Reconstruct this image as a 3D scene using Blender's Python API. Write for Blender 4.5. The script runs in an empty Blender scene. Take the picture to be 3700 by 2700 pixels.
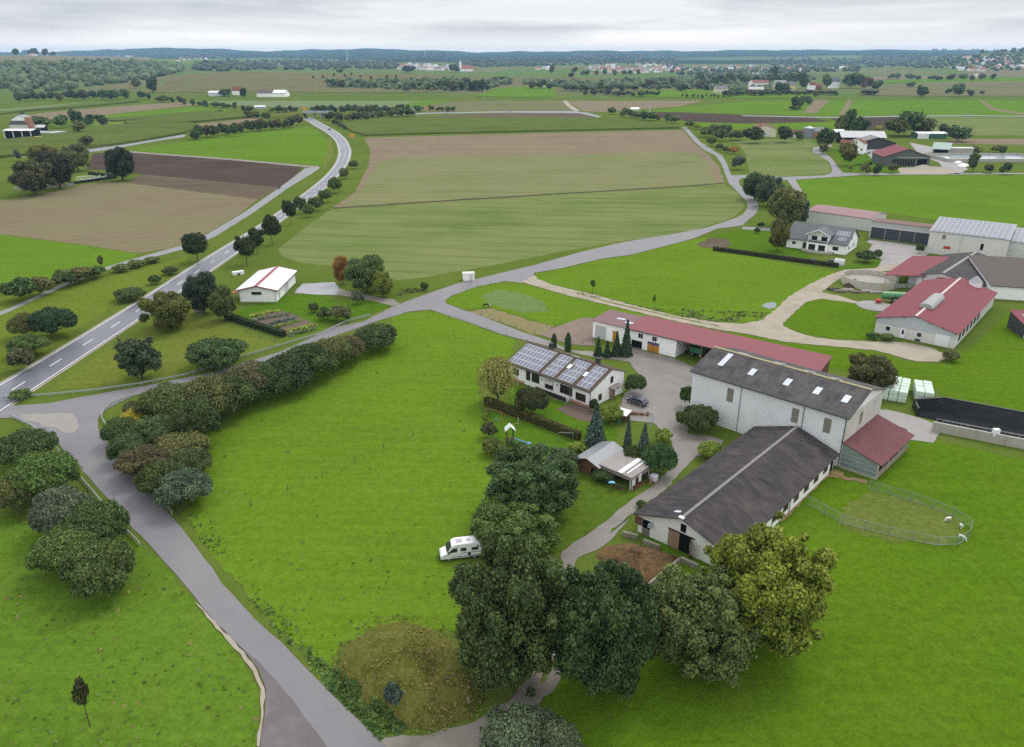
import bpy, bmesh, math, random
import numpy as np
from mathutils import Vector, Matrix
random.seed(7); RNG = np.random.default_rng(7)
rad = math.radians
SC = bpy.context.scene
COL = SC.collection

# ---------------------------------------------------------------- camera
F, CX, CY, HC = 1690.0, 1132.0, 826.0, 66.0          # focal length and centre in photo pixels, eye height in metres
PITCH = math.atan(701.0 / F)
cs, sn = math.cos(PITCH), math.sin(PITCH)
cam_d = bpy.data.cameras.new('camera'); cam = bpy.data.objects.new('camera', cam_d); COL.objects.link(cam)
cam.location = (0, 0, HC); cam.rotation_euler = (math.pi / 2 - PITCH, 0, 0)
cam_d.sensor_width = 36.0; cam_d.lens = 36.0 * F / 2264.0
cam_d.clip_start = 1.0; cam_d.clip_end = 60000.0
SC.camera = cam

# ---------------------------------------------------------------- sky and sun (overcast)
SUN_EL, SUN_AZ = 54.0, 40.0                           # azimuth clockwise from +Y
w = bpy.data.worlds.new('World'); SC.world = w; w.use_nodes = True
nt = w.node_tree; nt.nodes.clear()
def wn(t, **k):
    n = nt.nodes.new(t)
    for a, b in k.items(): setattr(n, a, b)
    return n
out = wn('ShaderNodeOutputWorld')
sky = wn('ShaderNodeTexSky', sky_type='NISHITA', sun_disc=False)
sky.sun_elevation = rad(SUN_EL); sky.sun_rotation = rad(SUN_AZ); sky.altitude = 500; sky.air_density = 1.4; sky.dust_density = 3.0
bg1 = wn('ShaderNodeBackground'); bg1.inputs[1].default_value = 0.1
nt.links.new(sky.outputs[0], bg1.inputs[0])
tc = wn('ShaderNodeTexCoord')
sep = wn('ShaderNodeSeparateXYZ'); nt.links.new(tc.outputs['Generated'], sep.inputs[0])
# clouds: long flat banks, seen edge-on towards the horizon
mp = wn('ShaderNodeMapping'); mp.inputs['Scale'].default_value = (1.0, 1.0, 11.0); mp.inputs['Location'].default_value = (3.1, .4, 0.27)
nt.links.new(tc.outputs['Generated'], mp.inputs[0])
n1 = wn('ShaderNodeTexNoise'); n1.inputs['Scale'].default_value = 2.3; n1.inputs['Detail'].default_value = 8; n1.inputs['Roughness'].default_value = .55; n1.inputs['Distortion'].default_value = .35
nt.links.new(mp.outputs[0], n1.inputs['Vector'])
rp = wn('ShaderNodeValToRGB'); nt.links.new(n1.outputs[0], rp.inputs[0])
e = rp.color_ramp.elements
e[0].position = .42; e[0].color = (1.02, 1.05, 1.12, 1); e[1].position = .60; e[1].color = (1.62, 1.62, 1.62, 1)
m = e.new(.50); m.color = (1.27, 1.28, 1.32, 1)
# whiter towards the horizon
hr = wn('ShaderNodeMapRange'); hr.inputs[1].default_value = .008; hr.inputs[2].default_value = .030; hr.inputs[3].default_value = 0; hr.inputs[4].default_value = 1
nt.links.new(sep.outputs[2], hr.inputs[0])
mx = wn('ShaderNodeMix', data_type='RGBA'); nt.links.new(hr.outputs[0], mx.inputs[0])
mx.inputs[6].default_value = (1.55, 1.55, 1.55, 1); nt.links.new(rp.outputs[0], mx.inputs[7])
# extra brightness added low down to make up for the haze in front
lo = wn('ShaderNodeMapRange', interpolation_type='SMOOTHERSTEP'); lo.inputs[1].default_value = .002; lo.inputs[2].default_value = .055; lo.inputs[3].default_value = 1; lo.inputs[4].default_value = 0
nt.links.new(sep.outputs[2], lo.inputs[0])
gl = wn('ShaderNodeMix', data_type='RGBA'); nt.links.new(lo.outputs[0], gl.inputs[0]); gl.inputs[6].default_value = (1, 1, 1, 1); gl.inputs[7].default_value = (1.55, 1.42, 1.30, 1)
# an overcast sky is dimmer low down; overhead raised here to light the walls
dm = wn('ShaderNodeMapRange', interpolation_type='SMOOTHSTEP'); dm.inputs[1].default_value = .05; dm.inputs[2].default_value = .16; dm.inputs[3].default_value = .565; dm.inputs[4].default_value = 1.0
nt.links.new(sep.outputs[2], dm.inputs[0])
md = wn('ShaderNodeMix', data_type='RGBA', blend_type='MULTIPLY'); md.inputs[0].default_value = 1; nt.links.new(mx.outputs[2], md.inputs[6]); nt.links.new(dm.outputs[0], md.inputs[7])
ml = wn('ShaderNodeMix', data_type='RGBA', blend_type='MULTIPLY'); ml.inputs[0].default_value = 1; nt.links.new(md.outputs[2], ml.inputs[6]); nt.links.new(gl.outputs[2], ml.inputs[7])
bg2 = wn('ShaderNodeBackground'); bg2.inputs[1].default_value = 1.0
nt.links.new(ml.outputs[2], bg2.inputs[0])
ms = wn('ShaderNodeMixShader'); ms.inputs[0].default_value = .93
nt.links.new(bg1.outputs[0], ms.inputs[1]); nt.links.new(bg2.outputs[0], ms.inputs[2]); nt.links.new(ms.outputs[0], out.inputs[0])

sl = bpy.data.lights.new('sun', 'SUN'); sl.energy = 1.4; sl.angle = rad(20); sl.color = (1, .97, .92)
so = bpy.data.objects.new('sun', sl); COL.objects.link(so)
sd = Vector((math.sin(rad(SUN_AZ)) * math.cos(rad(SUN_EL)), math.cos(rad(SUN_AZ)) * math.cos(rad(SUN_EL)), math.sin(rad(SUN_EL))))
so.rotation_euler = (-sd).to_track_quat('-Z', 'Y').to_euler(); so.location = (0, 0, 300)

SC.view_settings.view_transform = 'Standard'; SC.view_settings.look = 'None'
SC.view_settings.exposure = 0.12; SC.view_settings.gamma = 1.0; SC.view_settings.use_curve_mapping = False
SC.render.engine = 'CYCLES'
cy = SC.cycles
cy.use_denoising = False
SC.render.filter_size = 1.25
cy.max_bounces = 5; cy.diffuse_bounces = 3; cy.glossy_bounces = 2; cy.transmission_bounces = 3; cy.transparent_max_bounces = 6; cy.volume_bounces = 0
cy.use_adaptive_sampling = True; cy.adaptive_threshold = .006
cy.caustics_reflective = False; cy.caustics_refractive = False

# ---------------------------------------------------------------- photo pixel -> place on the ground
def ray(px, py):
    a = (px - CX) / F; b = (CY - py) / F
    return np.array([a, cs + b * sn, -sn + b * cs])
def G(px, py, z=0.0):
    d = ray(px, py); t = (z - HC) / d[2]
    return Vector((d[0] * t, d[1] * t, z))
def HZ(Y, py):                                         # height of a point Y metres away that shows at row py
    b = (CY - py) / F
    return HC + Y * (b * cs - sn) / (cs + b * sn)
def depth(p): return p[1] * cs - (p[2] - HC) * sn
def reg(x0, y0, wd, zw=2264):
    k = wd / zw
    return lambda x, y: ((x0 + x * k) / 1.63428, (y0 + y * k) / 1.63428)
T1 = reg(0, 100, 1250); T2 = reg(1200, 100, 1250); T3 = reg(2450, 100, 1250)
M1 = reg(0, 600, 1250); M2 = reg(1200, 650, 1250); M3 = reg(2450, 650, 1250)
HS = reg(1650, 1150, 1000); BN = reg(2250, 1150, 1450); L1 = reg(0, 1200, 1500); L2 = reg(0, 2000, 1500)
CN = reg(1100, 1800, 1400); SE = reg(2200, 1750, 1500)
def PX(f, *pts): return [f(*p) for p in pts]

# terrain: flat valley floor, low hills beyond 1.2 km
TY = np.array([1150, 1300, 1600, 2000, 2600, 3500, 5000, 7500, 10000, 12500, 16000.])
TXP = np.array([-900, 0, 100, 300, 430, 600, 900, 1250, 1600, 1850, 2050, 2180, 2300, 3300.])
TT = np.array([  # row in the photo of the ground at each distance
 [0, 223, 203, 172, 142, 125, 122, 130, 128, 117, 133],
 [0, 223, 203, 172, 142, 125, 122, 130, 128, 117, 133],
 [0, 223, 203, 172, 142, 126, 122, 130, 128, 115, 133],
 [0, 223, 203, 182, 157, 137, 128, 130, 126, 109, 133],
 [0, 223, 196, 164, 165, 143, 134, 129, 122, 108, 133],
 [0, 223, 196, 161, 167, 156, 141, 133, 124, 110, 133],
 [0, 223, 197, 165, 168, 151, 141, 132, 122, 110, 133],
 [0, 223, 200, 173, 166, 152, 143, 134, 125, 113, 133],
 [0, 223, 203, 189, 176, 157, 146, 136, 126, 113, 133],
 [0, 223, 204, 189, 174, 155, 147, 137, 125, 112, 133],
 [0, 223, 204, 187, 171, 152, 142, 130, 120, 111, 133],
 [0, 223, 204, 186, 167, 145, 116, 124, 122, 111, 133],
 [0, 223, 204, 186, 166, 141, 109, 120, 122, 111, 133],
 [0, 223, 204, 186, 166, 141, 109, 120, 122, 111, 133]], float)
_nx = np.unique(np.concatenate([TXP, np.array([60, 180, 250, 330, 400, 480, 560, 640, 720, 800, 860, 960, 1050, 1150, 1350, 1500, 1700, 1950, 2120.])]))
TT = np.stack([np.interp(_nx, TXP, TT[:, j]) for j in range(TT.shape[1])], 1); TXP = _nx
TT[:, 9] = np.interp(TXP, [-900, 60, 180, 250, 330, 400, 480, 570, 640, 720, 860, 960, 1050, 1200, 1350, 1500, 1750, 2000, 2200, 3300], [117, 117, 113, 109, 107, 106, 109, 113, 112, 109, 108.5, 112, 115, 114, 112, 113, 110.5, 111, 112, 112])
TT[:, 8] = np.interp(TXP, [-900, 100, 300, 480, 640, 800, 960, 1100, 1250, 1500, 1650, 1800, 1950, 2100, 3300], [128, 127, 124, 119, 121, 116, 118, 123, 119, 123, 117, 119, 115, 119, 122])
TT[:, 7] = np.interp(TXP, [-900, 300, 560, 760, 960, 1150, 1300, 1500, 1700, 1900, 2050, 2200, 3300], [130, 130, 128, 131, 127, 130, 126, 131, 128, 129, 124, 122, 122])
TZ = np.zeros_like(TT)
for i in range(TT.shape[0]):
    for j in range(1, TT.shape[1]): TZ[i, j] = HZ(TY[j], TT[i, j])
TZ[:, 1] = 0
def terrain(X, Y):
    X = np.asarray(X, float); Y = np.asarray(Y, float)
    Ys = np.clip(Y, 1150, 16000); px = CX + 1830 * X / np.maximum(Y, 1)
    px = np.clip(px, -900, 3300)
    j = np.clip(np.searchsorted(TY, Ys, side='right') - 1, 0, len(TY) - 2)
    i = np.clip(np.searchsorted(TXP, px, side='right') - 1, 0, len(TXP) - 2)
    v = (Ys - TY[j]) / (TY[j + 1] - TY[j]); v = v * v * (3 - 2 * v) * .6 + v * .4
    u = (px - TXP[i]) / (TXP[i + 1] - TXP[i]); u = u * u * (3 - 2 * u)
    z = (TZ[i, j] * (1 - u) + TZ[i + 1, j] * u) * (1 - v) + (TZ[i, j + 1] * (1 - u) + TZ[i + 1, j + 1] * u) * v
    k = np.clip((Y - 6000) / 4000, 0, 1)
    z = z + k * (6 * np.sin(X / 420.) * np.cos(Y / 610.) + 6 * np.sin(X / 173. + 1) + 4 * np.sin(X / 71.))
    return np.where(Y <= 1150, 0.0, z)
MY = np.concatenate([np.arange(1100, 4000, 6.), np.arange(4000, 15900, 20.)])
def at(px, py, off=0.0):                               # the place on the terrain seen at a photo pixel
    d = ray(px, py)
    if d[2] < 0:
        t = -HC / d[2]
        if d[1] * t < 1150: return Vector((d[0] * t, d[1] * t, off))
    t = MY / d[1]; zz = HC + d[2] * t; tz = terrain(d[0] * t, MY)
    h = np.nonzero(zz < tz)[0]
    if len(h) == 0: k = len(MY) - 1
    else: k = h[0]
    return Vector((d[0] * t[k], MY[k], tz[k] + off))

# ---------------------------------------------------------------- object helpers
def tag(o, label=None, cat=None, group=None, kind=None):
    if label: o['label'] = label
    if cat: o['category'] = cat
    if group: o['group'] = group
    if kind: o['kind'] = kind
    return o
def empty(name, loc=(0, 0, 0), rz=0.0, label=None, cat=None, group=None):
    o = bpy.data.objects.new(name, None); o.location = loc; o.rotation_euler = (0, 0, rz); o.empty_display_size = .3
    COL.objects.link(o); return tag(o, label, cat, group)
def link(name, me, parent=None, loc=None):
    o = bpy.data.objects.new(name, me); COL.objects.link(o)
    if parent: o.parent = parent
    if loc is not None: o.location = loc
    return o
def mesh(name, v, f, mat=None, smooth=False):
    me = bpy.data.meshes.new(name); me.from_pydata([tuple(p) for p in v], [], [tuple(q) for q in f])
    if mat: me.materials.append(mat)
    if smooth: me.polygons.foreach_set('use_smooth', [True] * len(me.polygons))
    me.update(); return me
class MB:
    def __init__(s): s.v = []; s.f = []
    def add(s, v, f):
        n = len(s.v); s.v += [tuple(p) for p in v]; s.f += [tuple(i + n for i in q) for q in f]; return s
    def box(s, x0, x1, y0, y1, z0, z1):
        return s.add([(x0, y0, z0), (x1, y0, z0), (x1, y1, z0), (x0, y1, z0), (x0, y0, z1), (x1, y0, z1), (x1, y1, z1), (x0, y1, z1)],
                     [(0, 3, 2, 1), (4, 5, 6, 7), (0, 1, 5, 4), (1, 2, 6, 5), (2, 3, 7, 6), (3, 0, 4, 7)])
    def hexa(s, q, up):                                # slab: four corners swept by a vector
        up = Vector(up); a = [Vector(p) for p in q]
        return s.add(a + [p + up for p in a], [(3, 2, 1, 0), (4, 5, 6, 7), (0, 1, 5, 4), (1, 2, 6, 5), (2, 3, 7, 6), (3, 0, 4, 7)])
    def bar(s, p, q, r, n=4, r2=None):
        p, q = Vector(p), Vector(q); d = (q - p).normalized()
        a = d.cross(Vector((0, 0, 1))); a = Vector((1, 0, 0)) if a.length < 1e-4 else a.normalized(); b = d.cross(a)
        r2 = r if r2 is None else r2; v = []
        for c, rr in ((p, r), (q, r2)):
            for k in range(n):
                t = 2 * math.pi * (k + .5) / n; v.append(c + (a * math.cos(t) + b * math.sin(t)) * rr)
        return s.add(v, [tuple(range(n)), tuple(range(2 * n - 1, n - 1, -1))] + [(k, n + k, n + (k + 1) % n, (k + 1) % n) for k in range(n)])
    def cyl(s, x, y, z0, z1, r, n=16, r2=None): return s.bar((x, y, z0), (x, y, z1), r, n, r2)
    def prism(s, poly, z0, z1):
        n = len(poly)
        return s.add([(x, y, z0) for x, y in poly] + [(x, y, z1) for x, y in poly],
                     [tuple(range(n - 1, -1, -1)), tuple(range(n, 2 * n))] + [(k, (k + 1) % n, n + (k + 1) % n, n + k) for k in range(n)])
    def ring(s, secs, close=True):                     # loft through equal sections
        n = len(secs[0]); v = [p for q in secs for p in q]; f = []
        for i in range(len(secs) - 1):
            for k in range(n): f.append((i * n + k, i * n + (k + 1) % n, (i + 1) * n + (k + 1) % n, (i + 1) * n + k))
        if close: f += [tuple(range(n - 1, -1, -1)), tuple(range((len(secs) - 1) * n, len(secs) * n))]
        return s.add(v, f)
    def build(s, name, mat, parent=None, loc=None, smooth=False, bevel=0):
        me = mesh(name, s.v, s.f, mat, smooth); o = link(name, me, parent, loc)
        if bevel:
            b = o.modifiers.new('bevel', 'BEVEL'); b.width = bevel; b.segments = 2; b.limit_method = 'ANGLE'
        return o
def kids(o): return list(o.children)
def copy_tree(o, parent=None):
    c = o.copy(); COL.objects.link(c); c.parent = parent
    for ch in kids(o): copy_tree(ch, c)
    return c

# ---------------------------------------------------------------- materials
MATS = {}
ALB = .66
def alb(*cs_): return [tuple(x * ALB for x in c) if c else c for c in cs_]
def newmat(name):
    m = bpy.data.materials.new(name); m.use_nodes = True; t = m.node_tree; t.nodes.clear()
    o = t.nodes.new('ShaderNodeOutputMaterial'); p = t.nodes.new('ShaderNodeBsdfPrincipled'); t.links.new(p.outputs[0], o.inputs[0])
    MATS[name] = m
    return m, t, p, o
def L(t, a, b): t.links.new(a, b)
def N(t, ty, **k):
    n = t.nodes.new(ty)
    for a, b in k.items(): setattr(n, a, b)
    return n
def mixc(t, fac, a, b, blend='MIX'):
    n = N(t, 'ShaderNodeMix', data_type='RGBA', blend_type=blend)
    for s, v in ((0, fac), (6, a), (7, b)):
        if hasattr(v, 'is_output'): L(t, v, n.inputs[s])
        elif s == 0: n.inputs[0].default_value = v
        else: n.inputs[s].default_value = (*v, 1) if len(v) == 3 else v
    return n.outputs[2]
def coords(t, kind='world', rot=0.0, scale=(1, 1, 1)):
    if kind == 'world': o = N(t, 'ShaderNodeNewGeometry').outputs['Position']
    else: o = N(t, 'ShaderNodeTexCoord').outputs['Object']
    m = N(t, 'ShaderNodeMapping'); m.inputs['Rotation'].default_value = (0, 0, rot); m.inputs['Scale'].default_value = scale
    L(t, o, m.inputs[0]); return m.outputs[0]
def noise(t, vec, scale, detail=4, rough=.55, dist=0.0):
    n = N(t, 'ShaderNodeTexNoise'); n.inputs['Scale'].default_value = scale; n.inputs['Detail'].default_value = detail
    n.inputs['Roughness'].default_value = rough; n.inputs['Distortion'].default_value = dist
    L(t, vec, n.inputs['Vector']); return n.outputs[0]
def ramp(t, v, lo, hi):
    n = N(t, 'ShaderNodeMapRange'); n.inputs[1].default_value = lo; n.inputs[2].default_value = hi; L(t, v, n.inputs[0]); return n.outputs[0]
def math_(t, op, a, b):
    n = N(t, 'ShaderNodeMath', operation=op)
    for i, v in ((0, a), (1, b)):
        if hasattr(v, 'is_output'): L(t, v, n.inputs[i])
        else: n.inputs[i].default_value = v
    return n.outputs[0]
def bump(t, p, h, strength, dist):
    b = N(t, 'ShaderNodeBump'); b.inputs['Strength'].default_value = strength; b.inputs['Distance'].default_value = dist
    L(t, h, b.inputs['Height']); L(t, b.outputs[0], p.inputs['Normal'])
def plain(name, c, rough=.7, metal=0.0, var=.12, scale=1.5, kind='obj', bmp=0.0, spec=.3):
    if name in MATS: return MATS[name]
    m, t, p, o = newmat(name)
    v = coords(t, kind); n = noise(t, v, scale, 5)
    L(t, mixc(t, n, tuple(x * (1 - var) for x in c), tuple(min(1, x * (1 + var)) for x in c)), p.inputs['Base Color'])
    p.inputs['Roughness'].default_value = rough; p.inputs['Metallic'].default_value = metal; p.inputs['Specular IOR Level'].default_value = spec
    if bmp: bump(t, p, noise(t, v, scale * 6, 3), .5, bmp)
    return m
def stained(name, c, stain, amount=.5, rough=.8, vert=True, scale=.5):
    """wall with weathering: streaks running down and blotches"""
    if name in MATS: return MATS[name]
    m, t, p, o = newmat(name)
    v = coords(t, 'obj', 0, (1, 1, .12 if vert else 1)); n = ramp(t, noise(t, v, scale * 1.6, 4, .5), .48, .85)
    n2 = ramp(t, noise(t, coords(t, 'obj'), scale * .6, 3, .45), .4, .85)
    f = math_(t, 'MULTIPLY', math_(t, 'ADD', math_(t, 'MULTIPLY', n, .7), math_(t, 'MULTIPLY', n2, .5)), amount)
    L(t, mixc(t, f, c, stain), p.inputs['Base Color']); p.inputs['Roughness'].default_value = rough; p.inputs['Specular IOR Level'].default_value = .2
    return m
def sheet(name, c, c2, axis='x', period=.35, rough=.5, spec=.3, amount=.6, sheets=(1.1, 2.2), lines=.25, scale=.35, depth_=.05):
    """corrugated or profiled sheeting; ribs repeat along the object axis given"""
    if name in MATS: return MATS[name]
    m, t, p, o = newmat(name)
    if c[1] < .6: c, c2 = alb(c, c2)                   # roofs
    v = coords(t, 'obj')
    wv = N(t, 'ShaderNodeTexWave', wave_type='BANDS', bands_direction=axis.upper()); wv.inputs['Scale'].default_value = .314 / period; L(t, v, wv.inputs['Vector'])
    st = coords(t, 'obj', 0, (1, .4, .6) if axis == 'x' else (.4, 1, .6))
    n = ramp(t, noise(t, st, scale * 2, 5, .6), .4, .75)
    n2 = ramp(t, noise(t, v, scale * .7, 5), .36, .7)
    f = math_(t, 'MULTIPLY', math_(t, 'ADD', math_(t, 'MULTIPLY', n, .6), math_(t, 'MULTIPLY', n2, .5)), amount)
    colr = mixc(t, f, c, c2)
    # sheet joints
    br = N(t, 'ShaderNodeTexBrick'); br.offset = 0; br.inputs['Scale'].default_value = 1; br.inputs['Mortar Size'].default_value = .03
    br.inputs['Brick Width'].default_value = sheets[0] if axis == 'x' else sheets[1]; br.inputs['Row Height'].default_value = sheets[1] if axis == 'x' else sheets[0]
    br.inputs['Color1'].default_value = (1, 1, 1, 1); br.inputs['Color2'].default_value = (.86, .86, .86, 1); br.inputs['Mortar'].default_value = (.55, .55, .55, 1); L(t, v, br.inputs['Vector'])
    colr = mixc(t, lines, colr, mixc(t, 1.0, colr, br.outputs[0], 'MULTIPLY'))
    rib = mixc(t, .14, colr, mixc(t, 1.0, colr, wv.outputs[0], 'MULTIPLY'))
    L(t, rib, p.inputs['Base Color']); p.inputs['Roughness'].default_value = rough; p.inputs['Specular IOR Level'].default_value = spec
    bump(t, p, wv.outputs[1], .6, depth_)
    return m
def grass(name, a, b, dry, dryness=.4, streak=None, fine=.55, weeds=(.035, .085, .018), weediness=.5, bmp=.22, big=.035, kind='world'):
    if name in MATS: return MATS[name]
    m, t, p, o = newmat(name); a, b, dry, weeds = [tuple(x * k_ for x in q) for k_, q in zip((1.0, 1.2, 1.2, 1.1), alb(a, b, dry, weeds))]
    v = coords(t, kind)
    n_big = ramp(t, noise(t, v, big, 5, .6), .32, .68); n_mid = noise(t, v, .32, 5, .62, .4); n_fine = noise(t, v, 2.2, 5, .75); n_m2 = noise(t, v, .75, 4, .65)
    c = mixc(t, n_big, a, b)
    if streak is not None:
        s = noise(t, coords(t, kind, streak, (.06, 1.0, 1)), .55, 5, .65); c = mixc(t, math_(t, 'MULTIPLY', ramp(t, s, .42, .7), .6), c, tuple(x * 1.3 for x in b))
        s2 = noise(t, coords(t, kind, streak, (.3, 1.2, 1)), .9, 3, .6); c = mixc(t, math_(t, 'MULTIPLY', ramp(t, s2, .55, .7), .35), c, tuple(x * .55 for x in a))
    d = ramp(t, noise(t, v, .075, 6, .65, .6), .52, .74); c = mixc(t, math_(t, 'MULTIPLY', d, dryness), c, dry)
    wd = ramp(t, n_mid, .56, .78); c = mixc(t, math_(t, 'MULTIPLY', wd, weediness), c, weeds)
    fn = ramp(t, n_fine, .3, .72); c = mixc(t, fine, c, mixc(t, fn, tuple(x * .45 for x in a), tuple(x * 1.45 for x in b)))
    c = mixc(t, fine * .6, c, mixc(t, ramp(t, n_m2, .32, .68), tuple(x * .6 for x in a), tuple(x * 1.2 for x in b)))
    L(t, c, p.inputs['Base Color']); p.inputs['Roughness'].default_value = .95; p.inputs['Specular IOR Level'].default_value = .0
    bump(t, p, math_(t, 'ADD', math_(t, 'MULTIPLY', n_fine, .6), n_mid), .9, bmp)
    return m
def soil(name, a, b, angle, row=1.2, contrast=.5, bmp=.15, green=None, greenness=0.0, scale=.05):
    """worked field: long streaks along the working direction"""
    if name in MATS: return MATS[name]
    m, t, p, o = newmat(name); a, b, green = alb(a, b, green)
    s1 = noise(t, coords(t, 'world', angle, (.03, 1, 1)), .25 / row * 1.2, 5, .65); s2 = noise(t, coords(t, 'world', angle, (.12, 1, 1)), .9 / row, 4, .7)
    bg = noise(t, coords(t, 'world'), scale * .5, 6, .6); fn = noise(t, coords(t, 'world'), 1.2, 4, .7)
    f = math_(t, 'ADD', math_(t, 'MULTIPLY', ramp(t, s1, .3, .7), .45), math_(t, 'ADD', math_(t, 'MULTIPLY', ramp(t, s2, .3, .7), .3), math_(t, 'MULTIPLY', ramp(t, bg, .3, .7), .35)))
    f = ramp(t, f, .25, .85); c = mixc(t, f, tuple(x * .85 for x in a), tuple(min(1, x * 1.08) for x in b))
    if green: c = mixc(t, math_(t, 'MULTIPLY', ramp(t, math_(t, 'ADD', math_(t, 'MULTIPLY', s1, .5), math_(t, 'MULTIPLY', bg, .5)), .42, .6), greenness), c, green)
    wv = N(t, 'ShaderNodeTexWave', wave_type='BANDS', bands_direction='Y'); wv.inputs['Scale'].default_value = .314 / (5 * row); wv.inputs['Distortion'].default_value = .6; wv.inputs['Detail'].default_value = 2; wv.inputs['Detail Scale'].default_value = .3; L(t, coords(t, 'world', angle), wv.inputs['Vector'])
    c = mixc(t, math_(t, 'MULTIPLY', ramp(t, wv.outputs[1], .86, 1.0), .32), c, tuple(x * .62 for x in a))
    c = mixc(t, contrast * .5, c, mixc(t, ramp(t, fn, .3, .7), tuple(x * .5 for x in a), tuple(min(1, x * 1.3) for x in b)))
    L(t, c, p.inputs['Base Color']); p.inputs['Roughness'].default_value = .95; p.inputs['Specular IOR Level'].default_value = .0
    bump(t, p, math_(t, 'ADD', s2, fn), .8, bmp)
    return m
def paving(name, a, b, c3, rough=.75, scale=.25, spec=.25, grit=6.0, patch=.5):
    if name in MATS: return MATS[name]
    m, t, p, o = newmat(name); v = coords(t, 'world'); a, b, c3 = alb(a, b, c3)
    c = mixc(t, ramp(t, noise(t, v, scale, 6, .62, .5), .3, .7), a, b)
    c = mixc(t, math_(t, 'MULTIPLY', ramp(t, noise(t, v, scale * .35, 5, .6, 1.0), .5, .62), patch), c, c3)
    c = mixc(t, .3, c, mixc(t, noise(t, v, grit, 3, .7), tuple(x * .55 for x in a), tuple(min(1, x * 1.4) for x in b)))
    L(t, c, p.inputs['Base Color']); p.inputs['Roughness'].default_value = rough; p.inputs['Specular IOR Level'].default_value = spec
    bump(t, p, noise(t, v, grit, 3, .7), .3, .02)
    return m
def leafmat():
    m, t, p, o = newmat('leaves')
    oi = N(t, 'ShaderNodeObjectInfo'); at_ = N(t, 'ShaderNodeAttribute', attribute_name='tint')
    sp = N(t, 'ShaderNodeSeparateColor'); L(t, at_.outputs['Color'], sp.inputs[0])
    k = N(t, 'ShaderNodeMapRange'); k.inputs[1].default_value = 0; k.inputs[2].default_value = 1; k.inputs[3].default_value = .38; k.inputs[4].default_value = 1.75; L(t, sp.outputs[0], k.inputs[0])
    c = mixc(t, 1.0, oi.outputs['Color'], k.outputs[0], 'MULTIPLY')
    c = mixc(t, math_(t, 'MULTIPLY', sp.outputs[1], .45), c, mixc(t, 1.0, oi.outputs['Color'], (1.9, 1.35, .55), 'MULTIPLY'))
    L(t, c, p.inputs['Base Color']); p.inputs['Roughness'].default_value = .55; p.inputs['Specular IOR Level'].default_value = .25
    tr = N(t, 'ShaderNodeBsdfTranslucent'); L(t, c, tr.inputs[0])
    mxs = N(t, 'ShaderNodeMixShader'); mxs.inputs[0].default_value = .22; L(t, p.outputs[0], mxs.inputs[1]); L(t, tr.outputs[0], mxs.inputs[2]); L(t, mxs.outputs[0], o.inputs[0])
    return m
LEAF = leafmat()
BARK = plain('bark', (.07, .055, .04), .9, var=.3, scale=4, bmp=.03)

# ================================================================ ground, fields, roads
MEADOW = grass('meadow_grass', (.105, .198, .012), (.155, .262, .020), (.23, .24, .045), .5, rad(28), weediness=.3, weeds=(.06, .125, .02), fine=.45)
MEADOW2 = grass('rough_meadow_grass', (.090, .180, .014), (.135, .24, .024), (.23, .21, .06), .5, rad(-20), weediness=.4, weeds=(.055, .13, .03), fine=.5)
MEADOW3 = grass('paddock_grass', (.082, .168, .008), (.122, .222, .012), (.20, .19, .04), .55, rad(60), weediness=.35, weeds=(.05, .11, .018), fine=.5)
LAWN = grass('lawn_grass', (.070, .158, .010), (.105, .205, .014), (.15, .18, .03), .25, rad(-40), weediness=.3, fine=.4)
VERGE = grass('verge_grass', (.145, .19, .03), (.19, .225, .045), (.29, .245, .09), .7, rad(35), weediness=.4, weeds=(.06, .10, .025))
DRYG = grass('dry_grass', (.15, .15, .05), (.20, .19, .07), (.30, .235, .11), .7, rad(10), weediness=.45, weeds=(.07, .11, .03), bmp=.4)
FARG = grass('far_meadow', (.135, .21, .04), (.17, .25, .05), (.21, .25, .07), .3, rad(5), weediness=.2, fine=.25, big=.01)
BRIGHT = grass('bright_meadow', (.105, .205, .016), (.145, .255, .022), (.19, .25, .04), .2, rad(-8), weediness=.15, fine=.35, big=.015)
STUB = soil('stubble', (.255, .205, .13), (.34, .275, .175), rad(-25), 1.4, .5, .12, (.17, .21, .07), .5)
PLOUGH = soil('ploughed_soil', (.085, .062, .05), (.14, .105, .085), rad(-25), 1.6, .6, .25)
PLOUGH2 = soil('harrowed_soil', (.15, .115, .08), (.22, .17, .12), rad(-25), 1.3, .6, .2)
TANF = soil('tan_field', (.27, .21, .145), (.37, .29, .2), rad(3), 2.2, .4, .1, (.2, .23, .09), .35)
SPROUT = soil('sprouting_field', (.215, .25, .095), (.30, .325, .145), rad(5), 2.0, .3, .1, (.28, .25, .13), .6)
SPROUT2 = soil('young_green_field', (.165, .235, .055), (.235, .30, .105), rad(12), 2.4, .35, .12, (.28, .28, .12), .6)
PALE = soil('pale_green_field', (.22, .28, .14), (.28, .33, .17), rad(4), 4, .2, .1, (.16, .26, .08), .4)
CORN = soil('maize_crop', (.10, .16, .03), (.19, .235, .06), rad(6), .8, .8, .5)
DRYHILL = soil('dry_hillside', (.19, .19, .075), (.245, .235, .10), rad(8), 6, .3, .3, (.235, .20, .12), .75, scale=.012)
OLIVE = soil('olive_field', (.185, .20, .075), (.25, .25, .11), rad(4), 4, .25, .1, (.25, .215, .14), .7, scale=.012)
ASPH = paving('lane_asphalt', (.235, .225, .24), (.285, .272, .285), (.36, .33, .30), .6, .12, .35, patch=.35)
ASPH2 = paving('main_road_asphalt', (.15, .155, .185), (.21, .215, .25), (.26, .265, .295), .42, .1, .5, patch=.4)
YARD = paving('yard_asphalt', (.24, .215, .19), (.33, .30, .265), (.16, .14, .125), .55, .16, .4, patch=.6)
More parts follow.
